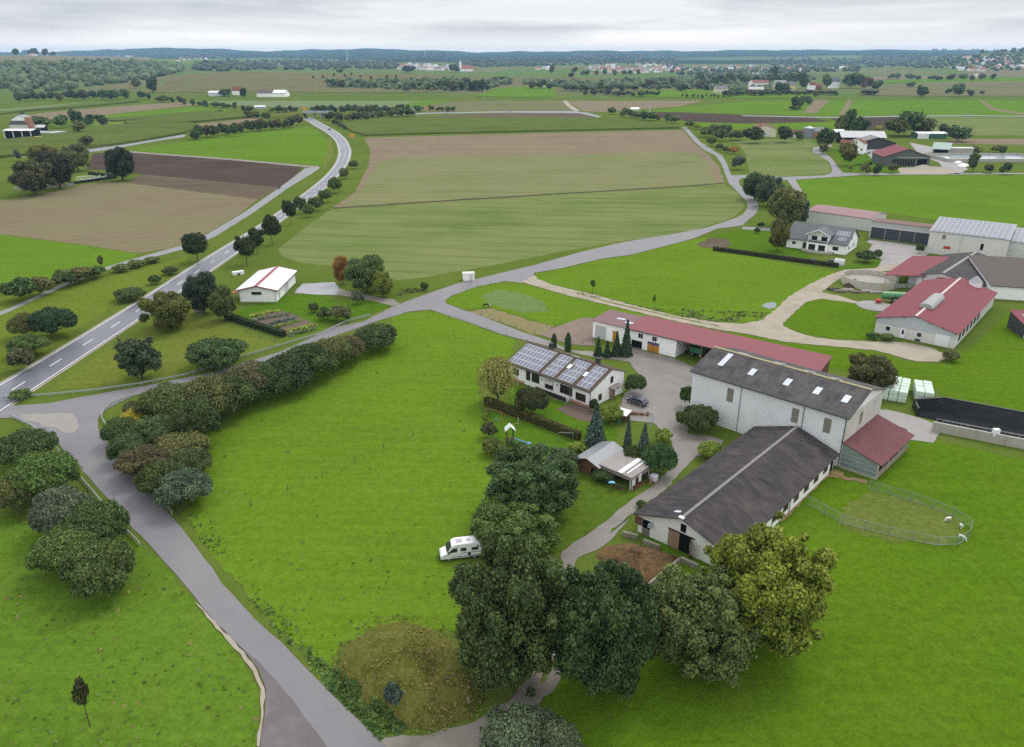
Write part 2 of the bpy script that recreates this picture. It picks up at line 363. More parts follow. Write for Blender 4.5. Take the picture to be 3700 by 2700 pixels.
GRAVEL = paving('gravel', (.42, .37, .29), (.55, .49, .39), (.33, .30, .20), .9, .35, .1, grit=3.5, patch=.5)
PATH = paving('path_gravel', (.30, .265, .225), (.38, .34, .29), (.20, .19, .13), .85, .3, .15, grit=4)
CYCLE = paving('cycle_path_asphalt', (.30, .30, .31), (.37, .37, .38), (.27, .27, .27), .7, .2)
CONC = paving('concrete_ground', (.36, .34, .33), (.46, .43, .41), (.26, .25, .25), .7, .3)
WHITE_PAINT = plain('road_paint', (.72, .72, .72), .6, var=.15, scale=3, kind='world')
TARMAC_PATCH = paving('side_lane_asphalt', (.15, .13, .13), (.21, .19, .19), (.31, .285, .27), .7, .22, .3, patch=.8)

def groundmat():
    m, t, p, o = newmat('ground'); v = coords(t)
    near = mixc(t, ramp(t, noise(t, v, .02, 6, .6), .35, .65), (0.084, 0.132, 0.017), (0.122, 0.162, 0.027))
    near = mixc(t, math_(t, 'MULTIPLY', ramp(t, noise(t, v, .12, 5, .65), .52, .74), .5), near, (0.185, 0.162, 0.05))
    near = mixc(t, .4, near, mixc(t, ramp(t, noise(t, v, 2.2, 4, .7), .3, .7), (0.030, 0.053, 0.008), (0.125, 0.172, 0.033)))
    vo = N(t, 'ShaderNodeTexVoronoi', feature='F1'); L(t, coords(t, 'world', .2, (1 / 520., 1 / 640., 0)), vo.inputs['Vector']); vo.inputs['Scale'].default_value = 1
    s = N(t, 'ShaderNodeSeparateColor'); L(t, vo.outputs['Color'], s.inputs[0])
    cr = N(t, 'ShaderNodeValToRGB'); cr.color_ramp.interpolation = 'CONSTANT'; L(t, s.outputs[0], cr.inputs[0])
    es = cr.color_ramp.elements; es[0].color = (0.112, 0.158, 0.046, 1); es[1].position = .25; es[1].color = (0.092, 0.165, 0.040, 1)
    for ps, c in ((.45, (0.165, 0.152, 0.079)), (.6, (0.125, 0.145, 0.059)), (.75, (0.191, 0.158, 0.106)), (.88, (0.079, 0.132, 0.033))):
        e_ = es.new(ps); e_.color = (*c, 1)
    far = mixc(t, .35, cr.outputs[0], mixc(t, noise(t, v, .02, 5, .6), (0.066, 0.092, 0.026), (0.158, 0.185, 0.066)))
    sp = N(t, 'ShaderNodeSeparateXYZ'); L(t, N(t, 'ShaderNodeNewGeometry').outputs['Position'], sp.inputs[0])
    L(t, mixc(t, ramp(t, sp.outputs[1], 1350, 1700), near, far), p.inputs['Base Color'])
    p.inputs['Roughness'].default_value = .95; p.inputs['Specular IOR Level'].default_value = .0
    bump(t, p, noise(t, v, 1.2, 4, .7), .8, .2); return m
def hillmat():
    m, t, p, o = newmat('wooded_hills'); v = coords(t)
    a = mixc(t, ramp(t, noise(t, v, .004, 6, .62), .35, .65), (0.015, 0.030, 0.015), (0.030, 0.050, 0.020))
    a = mixc(t, .5, a, mixc(t, ramp(t, noise(t, v, .03, 4, .7), .3, .7), (0.008, 0.017, 0.008), (0.046, 0.066, 0.030)))
    vo = N(t, 'ShaderNodeTexVoronoi'); L(t, coords(t, 'world', .2, (1 / 900., 1 / 1500., 0)), vo.inputs['Vector']); vo.inputs['Scale'].default_value = 1
    s = N(t, 'ShaderNodeSeparateColor'); L(t, vo.outputs['Color'], s.inputs[0])
    sp = N(t, 'ShaderNodeSeparateXYZ'); L(t, N(t, 'ShaderNodeNewGeometry').outputs['Position'], sp.inputs[0])
    k = math_(t, 'MULTIPLY', ramp(t, s.outputs[1], .72, .74), ramp(t, sp.outputs[1], 9000, 7500))
    L(t, mixc(t, k, a, (0.132, 0.165, 0.066)), p.inputs['Base Color']); p.inputs['Roughness'].default_value = 1; p.inputs['Specular IOR Level'].default_value = 0
    bump(t, p, noise(t, v, .04, 4, .7), 1.0, 12.0); return m
GROUND, HILL = groundmat(), hillmat()

def sheet_mesh(name, ys, mat, cols=170):
    t = np.linspace(-1, 1, cols); YY = np.repeat(ys, cols); XX = np.tile(t, len(ys)) * (1.35 * np.maximum(YY, 0) + 420)
    ZZ = terrain(XX, YY); v = np.stack([XX, YY, ZZ], 1); f = []
    for i in range(len(ys) - 1):
        for k in range(cols - 1): a = i * cols + k; f.append((a, a + 1, a + cols + 1, a + cols))
    return link(name, mesh(name, v, f, mat, True))
ys = np.concatenate([[-300, -100, 0, 300, 700], np.arange(1000, 2800, 60), np.geomspace(2800, 5600, 26)])
tag(sheet_mesh('ground', ys, GROUND), kind='structure')
ys = np.concatenate([np.geomspace(5600, 13200, 70), [13800, 14600, 16000]])
tag(sheet_mesh('hills', ys, HILL, 420), kind='structure')

def rough_edge(pts, step, amp):
    """ragged natural edge: resample a closed outline and push the new points sideways"""
    outp = []
    n = len(pts)
    for i in range(n):
        a, b = pts[i], pts[(i + 1) % n]; d = b - a; ln = d.length; k = max(1, min(160, int(ln / step)))
        nr = Vector((-d.y, d.x, 0)).normalized() if ln > 0 else Vector((0, 0, 0))
        for q in range(k):
            o = 0 if q == 0 else random.uniform(-amp, amp); outp.append(a + d * (q / k) + nr * o)
    return outp
def flat(name, pts, z, mat, step=1.6, amp=.22, kind='structure'):
    """a flat sheet of ground (field, lane, lawn) outlined by photo pixels on the valley floor"""
    g = [G(*p) for p in pts]; g = rough_edge(g, step, amp) if amp else g
    me = mesh(name, [(p.x, p.y, z) for p in g], [tuple(range(len(g)))], mat)
    o = link(name, me)
    if me.polygons[0].normal.z < 0: me.flip_normals()
    return tag(o, kind=kind)
def drape(name, top, bot, mat, n=14, m=40, off=.4, kind='structure'):
    """field lying over rising ground, between an upper and a lower outline"""
    def rs(pl):
        pl = np.array(pl, float); s = np.concatenate([[0], np.cumsum(np.hypot(*np.diff(pl, axis=0).T))]); u = np.linspace(0, s[-1], m)
        return np.stack([np.interp(u, s, pl[:, 0]), np.interp(u, s, pl[:, 1])], 1)
    a, b = rs(bot), rs(top); v = []; f = []
    for i in range(n):
        k = i / (n - 1)
        for j in range(m): q = a[j] * (1 - k) + b[j] * k; v.append(tuple(at(q[0], q[1], off)))
    for i in range(n - 1):
        for j in range(m - 1): c = i * m + j; f.append((c, c + 1, c + m + 1, c + m))
    return tag(link(name, mesh(name, v, f, mat, True)), kind=kind)
def crop(name, pts, h, mat):
    g = rough_edge([G(*p) for p in pts], 3, .5)
    mb = MB(); mb.prism([(p.x, p.y) for p in g], 0, h); return tag(mb.build(name, mat), kind='stuff')

# ---- fields left of the main road
flat('stubble_field', [(-80, 442), (30, 441), (120, 424), (200, 405), (277, 404), (420, 422), (571, 441), (530, 473), (466, 511), (429, 533), (370, 551), (304, 560), (180, 541), (30, 522), (-80, 508)], .03, STUB)
flat('harrowed_field', [(320, 386), (622, 415), (571, 441), (277, 404), (300, 393)], .05, PLOUGH2, 3, .4)
flat('ploughed_field', [(189, 374), (206, 339), (280, 337.5), (507, 353), (672, 368), (648, 393), (622, 415.5), (480, 402), (320, 387), (250, 378)], .04, PLOUGH, 3, .5)
flat('green_field', [(-80, 509), (30, 523), (180, 542), (304, 561), (290, 578), (232, 591), (120, 615), (30, 640), (-80, 662)], .03, BRIGHT)
flat('green_field', [(282, 331), (412, 313), (560, 292), (679, 278), (702, 290), (722, 308), (727, 333), (711, 366), (620, 360), (507, 351), (380, 342)], .03, BRIGHT, 3, .5)
flat('dirt_verge', [(722, 305), (731, 308), (737, 335), (720, 372), (711, 367), (727, 333)], .04, VERGE, 3, .4)
crop('maize_field', [(-60, 316), (30, 311), (236, 279), (422, 275), (445, 282), (405, 297), (338, 309), (270, 320), (120, 340), (-60, 355)], 1.9, CORN)
flat('meadow', [(30, 302), (120, 292), (200, 281), (236, 254), (420, 250), (425, 272), (236, 278), (30, 308)], .03, FARG, 4, .8)
flat('tan_field', [(30, 262), (90, 250), (300, 232), (400, 226), (440, 232), (233, 254), (180, 261), (60, 268)], .04, TANF, 5, .8)
flat('pale_field', [(-60, 244), (30, 240), (120, 232), (240, 224), (300, 227), (160, 236), (40, 246), (-60, 252)], .04, PALE, 5, .8)
crop('maize_field', [(-60, 254), (45, 246), (180, 232), (295, 223), (310, 226), (160, 240), (60, 247), (-60, 262)], 2.0, CORN)
flat('bright_field', [(233, 255), (320, 246), (439, 236), (520, 244), (400, 258), (270, 266), (240, 263)], .05, BRIGHT, 5, .8)
crop('maize_field', [(236, 264), (330, 258), (430, 250), (493, 245), (470, 253), (330, 265), (245, 270)], 1.8, CORN)
crop('maize_field', [(274, 272), (360, 262), (470, 250), (552, 253), (558, 260), (440, 271), (350, 278), (285, 277)], 2.0, CORN)
flat('tan_field', [(420, 276), (500, 268), (560, 261), (600, 262), (520, 274), (440, 283)], .04, TANF, 4, .6)
# ---- the large field in the middle
flat('green_field', [(734, 461), (1000, 444), (1260, 428), (1499, 414), (1600, 406), (1634, 429), (1646, 447), (1642, 463), (1622, 480), (1567, 499), (1499, 519), (1376, 533.5), (1241, 557), (1072, 590.5), (937, 614), (880, 621), (852, 613), (764, 590), (676, 583), (622, 567), (616, 550), (676, 502)], .03, SPROUT2, 2, .35)
flat('furrow', [(734, 460), (1000, 442.3), (1260, 426.5), (1499, 412.3), (1600, 405), (1600, 406.4), (1499, 414.3), (1260, 428.6), (1000, 444.7), (736, 462)], .06, PLOUGH, 2, .1)
flat('sprouting_field', [(742, 459), (785, 428), (815, 375), (830, 355), (870, 349), (1100, 345), (1300, 340), (1499, 335), (1566, 340), (1590, 385), (1600, 404), (1499, 412), (1260, 426), (1000, 442)], .03, SPROUT, 3, .6)
flat('tan_field', [(805, 305), (1000, 299.5), (1250, 293.5), (1499, 288), (1510, 288), (1536, 318), (1566, 342), (1592, 372), (1601, 404), (1580, 404), (1566, 360), (1545, 341), (1499, 336), (1300, 341), (1100, 346), (870, 350), (838, 357), (800, 415), (760, 455), (735, 460), (785, 425), (815, 366), (819, 332)], .04, TANF, 3, .6)
crop('maize_field', [(752, 274), (819, 264), (1000, 261.5), (1180, 262), (1356, 265), (1430, 272), (1499, 279), (1502, 284.5), (1250, 290), (1000, 295.5), (808, 301), (775, 291)], 1.4, CORN)
flat('brown_field', [(880, 263), (924, 258.5), (1106, 250), (1275, 250), (1322, 260), (1180, 261)], .04, PLOUGH2, 5, .8)
flat('brown_field', [(1395, 247.5), (1499, 248.5), (1640, 254.5), (1790, 259), (1835, 269), (1650, 273.5), (1530, 270), (1430, 256)], .04, PLOUGH, 5, .8)
flat('brown_field', [(1835, 262), (1980, 259), (2030, 270), (2040, 281), (1940, 289), (1890, 286)], .04, PLOUGH, 5, .8)
flat('road', [(860, 252.5), (960, 249), (1100, 246.2), (1261, 245.6), (1300, 249.5), (1330, 258), (1322, 260), (1280, 250.4), (1106, 249.2), (960, 251.6), (870, 255)], .07, CYCLE, 6, .1)
# ---- fields beyond the cross road
flat('pale_field', [(420, 224), (560, 218), (734, 207), (1000, 207.5), (1140, 209), (1020, 219), (880, 236), (740, 239), (600, 237), (500, 232)], .05, PALE, 6, 1)
flat('olive_field', [(890, 238), (1020, 221), (1100, 216), (1240, 215), (1262, 244), (1100, 244.5), (980, 248), (900, 246)], .06, OLIVE, 6, 1)
flat('green_field', [(845, 240), (940, 222), (1040, 215.5), (1100, 214.5), (1040, 219), (890, 240)], .07, BRIGHT, 6, 1)
flat('tan_field', [(1244, 219), (1499, 220.5), (1560, 222), (1499, 236), (1400, 243), (1330, 248), (1290, 246)], .05, TANF, 6, 1)
flat('green_field', [(1420, 247), (1499, 238), (1672, 222), (1768, 219.5), (2150, 217), (2232, 216.5), (2330, 216), (2330, 258), (2150, 254), (1980, 255), (1830, 257), (1660, 251.5)], .05, BRIGHT, 6, 1)
flat('straw_strip', [(1800, 222), (1835, 221), (1805, 250), (1775, 250)], .09, TANF, 6, 1)
flat('straw_strip', [(1876, 221), (1886, 221), (1868, 254), (1855, 254)], .09, TANF, 6, 1)
flat('straw_strip', [(2164, 222), (2170, 221), (2200, 240), (2330, 262), (2330, 266), (2190, 243)], .09, TANF, 6, .6)
flat('road', [(1640, 255.2), (1835, 259), (1980, 256.4), (2150, 255), (2330, 258), (2330, 259.6), (2150, 256.8), (1980, 258.4), (1835, 261), (1640, 256.8)], .1, CYCLE, 8, .1)
flat('pale_field', [(1990, 262), (2080, 258), (2330, 262), (2330, 302), (2232, 300), (2130, 300), (2040, 285)], .05, SPROUT2, 6, 1)
flat('green_field', [(1500, 268), (1650, 275), (1830, 271), (1880, 262), (1890, 280), (1840, 286), (1700, 287), (1540, 284)], .06, BRIGHT, 6, .8)
flat('tan_field', [(2120, 307), (2233, 307), (2330, 309), (2330, 321), (2233, 320), (2060, 318)], .05, TANF, 4, .6)
flat('road', [(1241, 217), (1247, 217), (1262, 232), (1283, 246), (1270, 247), (1252, 234)], .09, GRAVEL, 6, .4)
# ---- right of the field lane
flat('sprouting_field', [(1618, 312), (1700, 309), (1790, 309), (1806, 318), (1800, 332), (1828, 352), (1836, 372), (1834, 384), (1740, 390), (1660, 391), (1655, 375), (1650, 345), (1638, 325)], .04, SPROUT2, 2.5, .4)
flat('green_field', [(1762, 399), (1850, 393), (1960, 389), (2233, 386.5), (2330, 386), (2330, 503), (2233, 500), (2070, 487), (1960, 470), (1800, 466), (1786, 450)], .03, BRIGHT, 2, .3)
flat('lawn', [(1860, 380), (1868, 367), (1940, 358), (2010, 366), (2020, 383), (1930, 384)], .04, LAWN, 2, .3)
flat('lawn', [(1836, 330), (1880, 326), (1925, 344), (1928, 365), (1875, 366), (1850, 350)], .04, LAWN, 2, .3)
flat('meadow', [(1184, 606), (1241, 595), (1326, 575), (1397, 565), (1499, 538), (1560, 524), (1600, 548), (1700, 575), (1848, 602), (1858, 608), (1815, 631), (1765, 660), (1735, 690), (1712, 700), (1690, 710), (1644, 714), (1584, 711), (1499, 698), (1410, 676), (1309, 649), (1224, 629), (1185, 615)], .03, MEADOW, 1.6, .3)
flat('lawn', [(1580, 522), (1640, 506), (1720, 505), (1762, 545), (1800, 575), (1870, 590), (1950, 574), (1975, 578), (1930, 592), (1850, 596), (1700, 570), (1590, 549)], .05, LAWN, 1.5, .2)
flat('bare_soil_patch', [(1540, 541), (1570, 527), (1605, 528), (1618, 538), (1600, 550), (1555, 548)], .07, PLOUGH2, 1.5, .4)
flat('meadow', [(985, 668), (1000, 654), (1055, 634), (1116, 623), (1153, 627), (1241, 651), (1343, 676), (1499, 712), (1584, 731), (1640, 745), (1500, 748), (1400, 715), (1312, 700), (1300, 712), (1220, 720), (1120, 690), (1080, 680), (1025, 685)], .03, MEADOW, 1.6, .3)
flat('bare_paddock', [(1030, 690), (1082, 682), (1120, 692), (1180, 712), (1225, 722), (1216, 742), (1180, 741), (1106, 712)], .05, grass('bare_paddock', (.24, .22, .10), (.29, .255, .13), (.32, .27, .16), .6, rad(-30), weediness=.3, weeds=(.13, .16, .05)), 1, .5)
flat('weedy_strip', [(1062, 655), (1100, 640), (1160, 650), (1200, 668), (1215, 690), (1150, 690), (1080, 672)], .045, grass('weeds', (.12, .22, .05), (.2, .29, .1), (.24, .3, .14), .8, rad(-20), weediness=.8, weeds=(.05, .12, .03), bmp=.5), 1, .6)
flat('green_strip', [(1590, 732), (1652, 740), (1736, 758), (1837, 768), (1938, 778), (2000, 800), (2074, 806), (2150, 770), (2233, 690), (2330, 690), (2330, 930), (2233, 925), (2080, 900), (2075, 860), (1960, 850), (1840, 815), (1620, 745)], .03, MEADOW3, 1.6, .3)
flat('meadow', [(1732, 722), (1757, 692), (1783, 669), (1817, 661), (1880, 667), (1935, 690), (1935, 745), (1900, 752), (1850, 750), (1780, 738)], .04, MEADOW3, 1.5, .3)
# ---- near meadows
flat('meadow', [(870, 697), (905, 691), (950, 688), (985, 694), (1032, 714), (1106, 741), (1140, 752), (1128, 790), (1060, 840), (1062, 900), (1072, 930), (1085, 1000), (1080, 1100), (1040, 1180), (1020, 1300), (1010, 1400), (900, 1385), (760, 1420), (730, 1480), (640, 1410), (480, 1240), (400, 1135), (455, 1090), (450, 1000), (430, 960), (520, 910), (640, 850), (780, 790), (850, 755)], .03, MEADOW, 1.5, .4)
flat('meadow', [(-60, 1135), (60, 1150), (200, 1160), (285, 1190), (345, 1232), (405, 1303), (470, 1385), (540, 1465), (565, 1510), (572, 1570), (565, 1652), (555, 1760), (-200, 1760)], .03, MEADOW2, 1.5, .3)
flat('paddock', [(1435, 1180), (1500, 1175), (1600, 1130), (1700, 1060), (1790, 1010), (1860, 1045), (1940, 1060), (1990, 960), (2120, 985), (2233, 1012), (2420, 1040), (2500, 1400), (2500, 1850), (1100, 1850), (1200, 1560), (1240, 1460)], .03, MEADOW3, 1.5, .3)
flat('worn_grass', [(1870, 1120), (1930, 1085), (2040, 1110), (2110, 1140), (2130, 1180), (2080, 1205), (1980, 1200), (1900, 1180), (1850, 1160)], .05, grass('worn_grass', (.11, .19, .02), (.17, .20, .045), (.25, .21, .08), .9, rad(60), weediness=.5, big=.15, fine=.6), .8, .7)
flat('lawn', [(1074, 905), (1140, 925), (1220, 948), (1290, 975), (1300, 1010), (1260, 1040), (1140, 1020), (1090, 985)], .05, LAWN, 1.2, .2)
flat('lawn', [(1130, 850), (1180, 870), (1260, 895), (1330, 920), (1370, 960), (1340, 1000), (1290, 965), (1200, 930), (1120, 900)], .05, LAWN, 1.2, .2)
flat('lawn', [(1280, 1040), (1340, 1070), (1400, 1090), (1400, 1102), (1339, 1152), (1240, 1222), (1200, 1200), (1240, 1100)], .05, grass('garden_grass', (.08, .16, .015), (.12, .19, .02), (.2, .2, .04), .6, rad(30), weediness=.5), 1.2, .2)
flat('vegetable_soil', [(1230, 905), (1265, 892), (1310, 905), (1316, 935), (1280, 930)], .07, plain('garden_soil', (.12, .085, .065), .95, var=.3, scale=3, kind='world', bmp=.05), .6, .2)
flat('olive_verge', [(120, 850), (200, 795), (280, 745), (360, 700), (420, 680), (500, 715), (560, 745), (620, 760), (560, 780), (480, 815), (300, 850), (130, 862)], .03, grass('orchard_grass', (.125, .19, .022), (.175, .21, .035), (.30, .235, .08), .9, rad(20), weediness=.4), 1.5, .4)
flat('lawn', [(520, 690), (600, 660), (700, 645), (740, 668), (800, 665), (850, 668), (866, 676), (820, 695), (740, 715), (655, 745), (560, 720)], .04, LAWN, 1.5, .3)
flat('meadow', [(30, 650), (120, 630), (230, 612), (330, 588), (420, 565), (395, 590), (290, 650), (200, 710), (100, 780), (30, 810), (-60, 830), (-60, 680)], .03, grass('wet_meadow', (.13, .2, .02), (.17, .22, .03), (.26, .22, .07), .6, rad(30), weediness=.4), 1.6, .4)

# ---- lanes
flat('road', [(851, 1652), (762, 1564), (689, 1491), (624, 1422.4), (563.5, 1369.7), (490.5, 1290.7), (470, 1257), (405, 1172), (357, 1119.4), (300, 1050.5), (251, 994), (226, 968), (217, 945), (217, 925), (236, 905), (272, 887), (300, 873), (344.6, 860), (400, 848), (480, 834), (604, 797), (690, 765), (734, 745.7), (835.7, 710), (903, 690), (950.6, 685), (971, 691.7), (1031.7, 712), (1106, 739), (1173.6, 756), (1217.5, 756), (1156.7, 735.6), (1072, 702), (1021.5, 685), (987, 672), (984, 665), (998, 654.5), (1055, 634), (1116, 622.4), (1153, 626), (1180, 617), (1180, 604), (1241, 593.7), (1326, 573.4), (1397, 563.3), (1499, 537), (1533, 527.8), (1587, 505.8), (1641, 499), (1655, 486), (1672, 473), (1678, 458.5), (1673, 445), (1658, 428), (1636, 411), (1633, 400), (1641, 394), (1732, 399), (1762.7, 397.4), (1904.6, 387.5), (2233, 385.5), (2330, 385), (2330, 382.6), (2233, 383), (1904, 383.5), (1864, 382), (1857, 375.5), (1847, 362), (1837, 348.5), (1818, 336), (1815, 329), (1840, 324), (1838, 320), (1800, 326), (1796, 331), (1797, 337), (1813.5, 345), (1833.6, 358.6), (1840, 375.5), (1836, 384), (1823, 388), (1732, 391.5), (1641, 387), (1617, 388), (1607, 362), (1597, 345), (1573.5, 329.8), (1549.8, 314.6), (1529.5, 294), (1518, 281), (1507.5, 282), (1519, 294), (1536, 314.6), (1556.6, 331.5), (1583, 345), (1596, 364), (1603, 385), (1611, 405), (1634, 428), (1652, 448), (1653, 459), (1645, 472), (1627.5, 482), (1566.7, 502.5), (1499, 516), (1376, 536), (1275, 560), (1180, 587), (1123, 600.5), (1011, 627.5), (923.5, 658), (869.5, 678), (802, 712), (734, 725.5), (642, 769), (604, 783), (478, 821.4), (344.6, 849.8), (259.5, 864), (194.6, 876), (109, 892), (30.4, 898), (-80, 902), (-80, 925), (30, 925), (60, 938), (109.5, 961), (162, 1018), (227, 1091), (296, 1172), (344.6, 1220.8), (405, 1289.7), (450, 1346), (486.5, 1386), (550, 1450), (585, 1500), (640, 1560), (697, 1652), (730, 1760), (960, 1760)], .08, ASPH, 2.5, .1)
flat('side_road', [(486.5, 1386), (550, 1447), (590, 1485), (650, 1552), (700, 1620), (745, 1680), (760, 1760), (560, 1760), (575.7, 1652), (586, 1576.5), (588, 1523.8), (570, 1480), (540, 1440)], .1, TARMAC_PATCH, 2, .14)
flat('gravel_edge', [(430, 1330), (486, 1388), (540, 1442), (568, 1482), (585, 1524), (583, 1580), (574, 1652), (568, 1652), (578, 1576), (577, 1525), (560, 1487), (532, 1447), (478, 1392)], .12, GRAVEL, 1.2, .15)
flat('pale_patch', [(30, 915), (100, 917), (160, 915), (172, 928), (165, 957), (150, 960), (110, 945), (60, 932)], .1, paving('dusty_asphalt', (.37, .34, .31), (.43, .395, .36), (.30, .28, .27), .8, .4), 1.5, .5)
flat('gravel_path', [(1153, 624), (1183, 610), (1187, 617), (1224, 631), (1309, 651), (1410, 678), (1499, 700), (1584, 713), (1644, 717), (1682, 708.6), (1715, 685), (1742, 658), (1786, 631), (1837, 607), (1870, 597), (1930, 594), (1972, 583), (1992, 585), (1985, 596), (1960, 600), (1880, 606), (1850, 620), (1827, 638), (1818, 647), (1860, 656), (1898, 668), (1894, 672), (1817, 661), (1783, 668), (1756, 692), (1731, 716), (1732, 722), (1763, 735.6), (1803, 747.4), (1857, 752.5), (1922, 756), (2000, 757), (2060, 770), (2085, 782), (2110, 790), (2073, 801), (2023, 799), (1989, 790), (1938, 776), (1837, 766), (1736, 757), (1651, 739), (1584, 729), (1499, 712), (1343, 675), (1241, 650)], .09, GRAVEL, 1.2, .25)
flat('grass_strip', [(1260, 645), (1343, 667), (1430, 687), (1520, 707), (1590, 721), (1590, 723), (1520, 709), (1430, 689), (1343, 669)], .11, VERGE, 1, .25)
flat('yard', [(1173, 756), (1217, 755), (1262, 775), (1310, 778), (1330, 785), (1400, 770), (1440, 780), (1495, 795), (1540, 815), (1560, 830), (1532, 900), (1520, 960), (1572, 965), (1600, 975), (1590, 995), (1540, 1010), (1500, 1050), (1470, 1085), (1440, 1105), (1405, 1130), (1390, 1150), (1360, 1185), (1316, 1218.7), (1278, 1234), (1263, 1272), (1256, 1350), (1250, 1420), (1233, 1514), (1180, 1548), (1127, 1575), (1060, 1652), (1000, 1720), (860, 1700), (836, 1631), (938, 1627.5), (1051, 1597), (1127, 1552), (1165, 1502), (1214, 1450), (1240, 1400), (1249, 1300), (1241, 1222), (1339, 1154), (1403, 1101), (1440, 1078), (1480, 1040), (1495, 1010), (1480, 965), (1442, 935), (1380, 930), (1370, 900), (1380, 870), (1430, 850), (1390, 800), (1310, 790)], .07, YARD, 1.2, .2)
flat('yard', PX(M2, (1355, 1015), (1440, 975), (1530, 940), (1640, 905), (1705, 905), (1712, 1020), (1720, 1085), (1640, 1085), (1560, 1078), (1480, 1055)), .075, paving('brown_paving', (.24, .17, .135), (.31, .235, .19), (.20, .15, .13), .8, .3), 1, .15)
flat('gravel_path', [(836, 1631), (938, 1627), (1051, 1596), (1127, 1551), (1168, 1500), (1214, 1449), (1236, 1420), (1249, 1430), (1233, 1514), (1190, 1560), (1120, 1640), (1060, 1760), (960, 1760)], .09, PATH, 1.0, .3)
flat('grass_strip', [(1225, 1452), (1231, 1470), (1208, 1505), (1196, 1514), (1202, 1490)], .12, VERGE, .8, .25)
flat('grass_strip', [(1392, 1147), (1398, 1135), (1368, 1165), (1345, 1183), (1352, 1170)], .1, LAWN, .8, .2)
flat('farm_yard', [(1930, 540), (1960, 545), (2070, 545), (2060, 560), (2010, 580), (1975, 600), (1940, 592), (1950, 575), (1915, 560)], .08, CONC, 1.5, .2)
flat('farm_yard', [(1915, 535), (1925, 530), (2060, 548), (2050, 562), (1940, 545)], .085, CONC, 1.5, .2)
flat('farm_yard', [(2095, 385), (2075, 360), (2030, 340), (2010, 315), (2060, 325), (2120, 350), (2140, 375), (2120, 385)], .08, CONC, 2, .3)
flat('farm_yard', [(1930, 355), (1912, 335), (1930, 325), (1960, 330), (1975, 345), (1965, 362)], .08, CONC, 2, .3)
flat('sand_path', [(1985, 372), (2040, 367), (2095, 370), (2110, 384), (1990, 385)], .09, GRAVEL, 2, .5)
flat('pond', [(1683, 676), (1697, 670), (1714, 668), (1716, 680), (1700, 684)], .06, plain('water', (.10, .12, .13), .08, spec=.6, var=.05), 1, .3)
flat('driveway', [(1641, 502), (1690, 503), (1760, 512), (1760, 518), (1690, 510), (1641, 507)], .07, CYCLE, 2, .1)
flat('driveway', [(650, 648), (668, 628), (740, 624), (752, 640), (745, 653), (700, 652)], .07, paving('wet_asphalt', (.30, .30, .32), (.40, .40, .42), (.55, .55, .58), .35, .25, .5), 1.5, .2)
flat('driveway', [(752, 640), (820, 655), (870, 662), (885, 672), (869, 677), (810, 663), (745, 653)], .075, PATH, 1.5, .2)
flat('side_road', [(1739, 397), (1759, 398), (1784, 440), (1792, 462), (1783, 462), (1772, 440)], .075, ASPH, 2, .15)
flat('cycle_path', [(196, 328), (243, 324), (270, 320), (338, 308.5), (405, 297.5), (412, 300), (405, 303.5), (338, 313.5), (270, 326), (243, 331.5), (196, 336.5), (100, 345), (-80, 352), (-80, 344), (100, 336)], .05, CYCLE, 3, .1)
flat('track', [(245, 331), (338, 338.5), (507, 350.5), (672, 365.5), (703, 367), (700, 371), (672, 369.5), (507, 354), (338, 341.5), (245, 334)], .06, PATH, 3, .3)
flat('cycle_path', [(703, 368), (708, 371), (690, 384), (640, 414), (558, 472), (475, 524), (415, 549), (306, 578), (238, 597), (150, 630), (20, 690), (-60, 720), (-60, 711), (20, 682), (150, 623), (226, 593), (297, 572), (402, 543), (456, 519), (541, 469), (625, 410), (676, 372)], .05, CYCLE, 3, .1)

# ---- main road with kerb lines and centre dashes
RL = [(-140, 930), (30, 835), (101, 793), (202.7, 728.7), (317.6, 661), (405.5, 600.3), (513.6, 536), (574.5, 499), (625, 463.5), (669, 431.4), (713, 397.6), (735, 374), (747, 355), (751, 335), (744, 312), (722, 292), (697, 279), (681, 268), (668, 262), (640, 254)]
RR = [(-70, 960), (79, 860), (135, 820), (236.6, 755.8), (317.7, 701.7), (388.7, 651), (463, 603.7), (520.5, 563), (591.4, 512.5), (675.9, 448), (719.8, 417.9), (751, 385.6), (771.5, 358.6), (776.6, 333), (764.7, 308), (744.5, 291), (724, 280), (702, 268), (688, 261), (662, 253)]
def resample(pl, n):
    p = np.array([tuple(G(*q))[:2] for q in pl]); s = np.concatenate([[0], np.cumsum(np.hypot(*np.diff(p, axis=0).T))])
    for _ in range(2):                                  # soften the corners of the traced edge
        u = np.linspace(0, s[-1], n); p = np.stack([np.interp(u, s, p[:, 0]), np.interp(u, s, p[:, 1])], 1)
        k = 9; q = np.pad(p, ((k, k), (0, 0)), mode='edge'); ker = np.hanning(2 * k + 3)[1:-1]; ker /= ker.sum()
        p2 = np.stack([np.convolve(q[:, i], ker, 'valid') for i in (0, 1)], 1); p2[0], p2[-1] = p[0], p[-1]; p = p2
        s = np.concatenate([[0], np.cumsum(np.hypot(*np.diff(p, axis=0).T))])
    return p
NR = 260
rl, rr = resample(RL, NR), resample(RR, NR)
def ribbon(name, a, b, z, mat, kind='structure'):
    n = len(a); v = [(*p, z) for p in a] + [(*p, z) for p in b]; return tag(link(name, mesh(name, v, [(i, n + i, n + i + 1, i + 1) for i in range(n - 1)], mat)), kind=kind)
ribbon('main_road', rl, rr, .09, ASPH2)
wv = rr - rl; wl = np.hypot(*wv.T)[:, None]; un = wv / wl
ribbon('road_marking', rl + un * .35, rl + un * .62, .11, WHITE_PAINT)
ribbon('road_marking', rr - un * .62, rr - un * .35, .11, WHITE_PAINT)
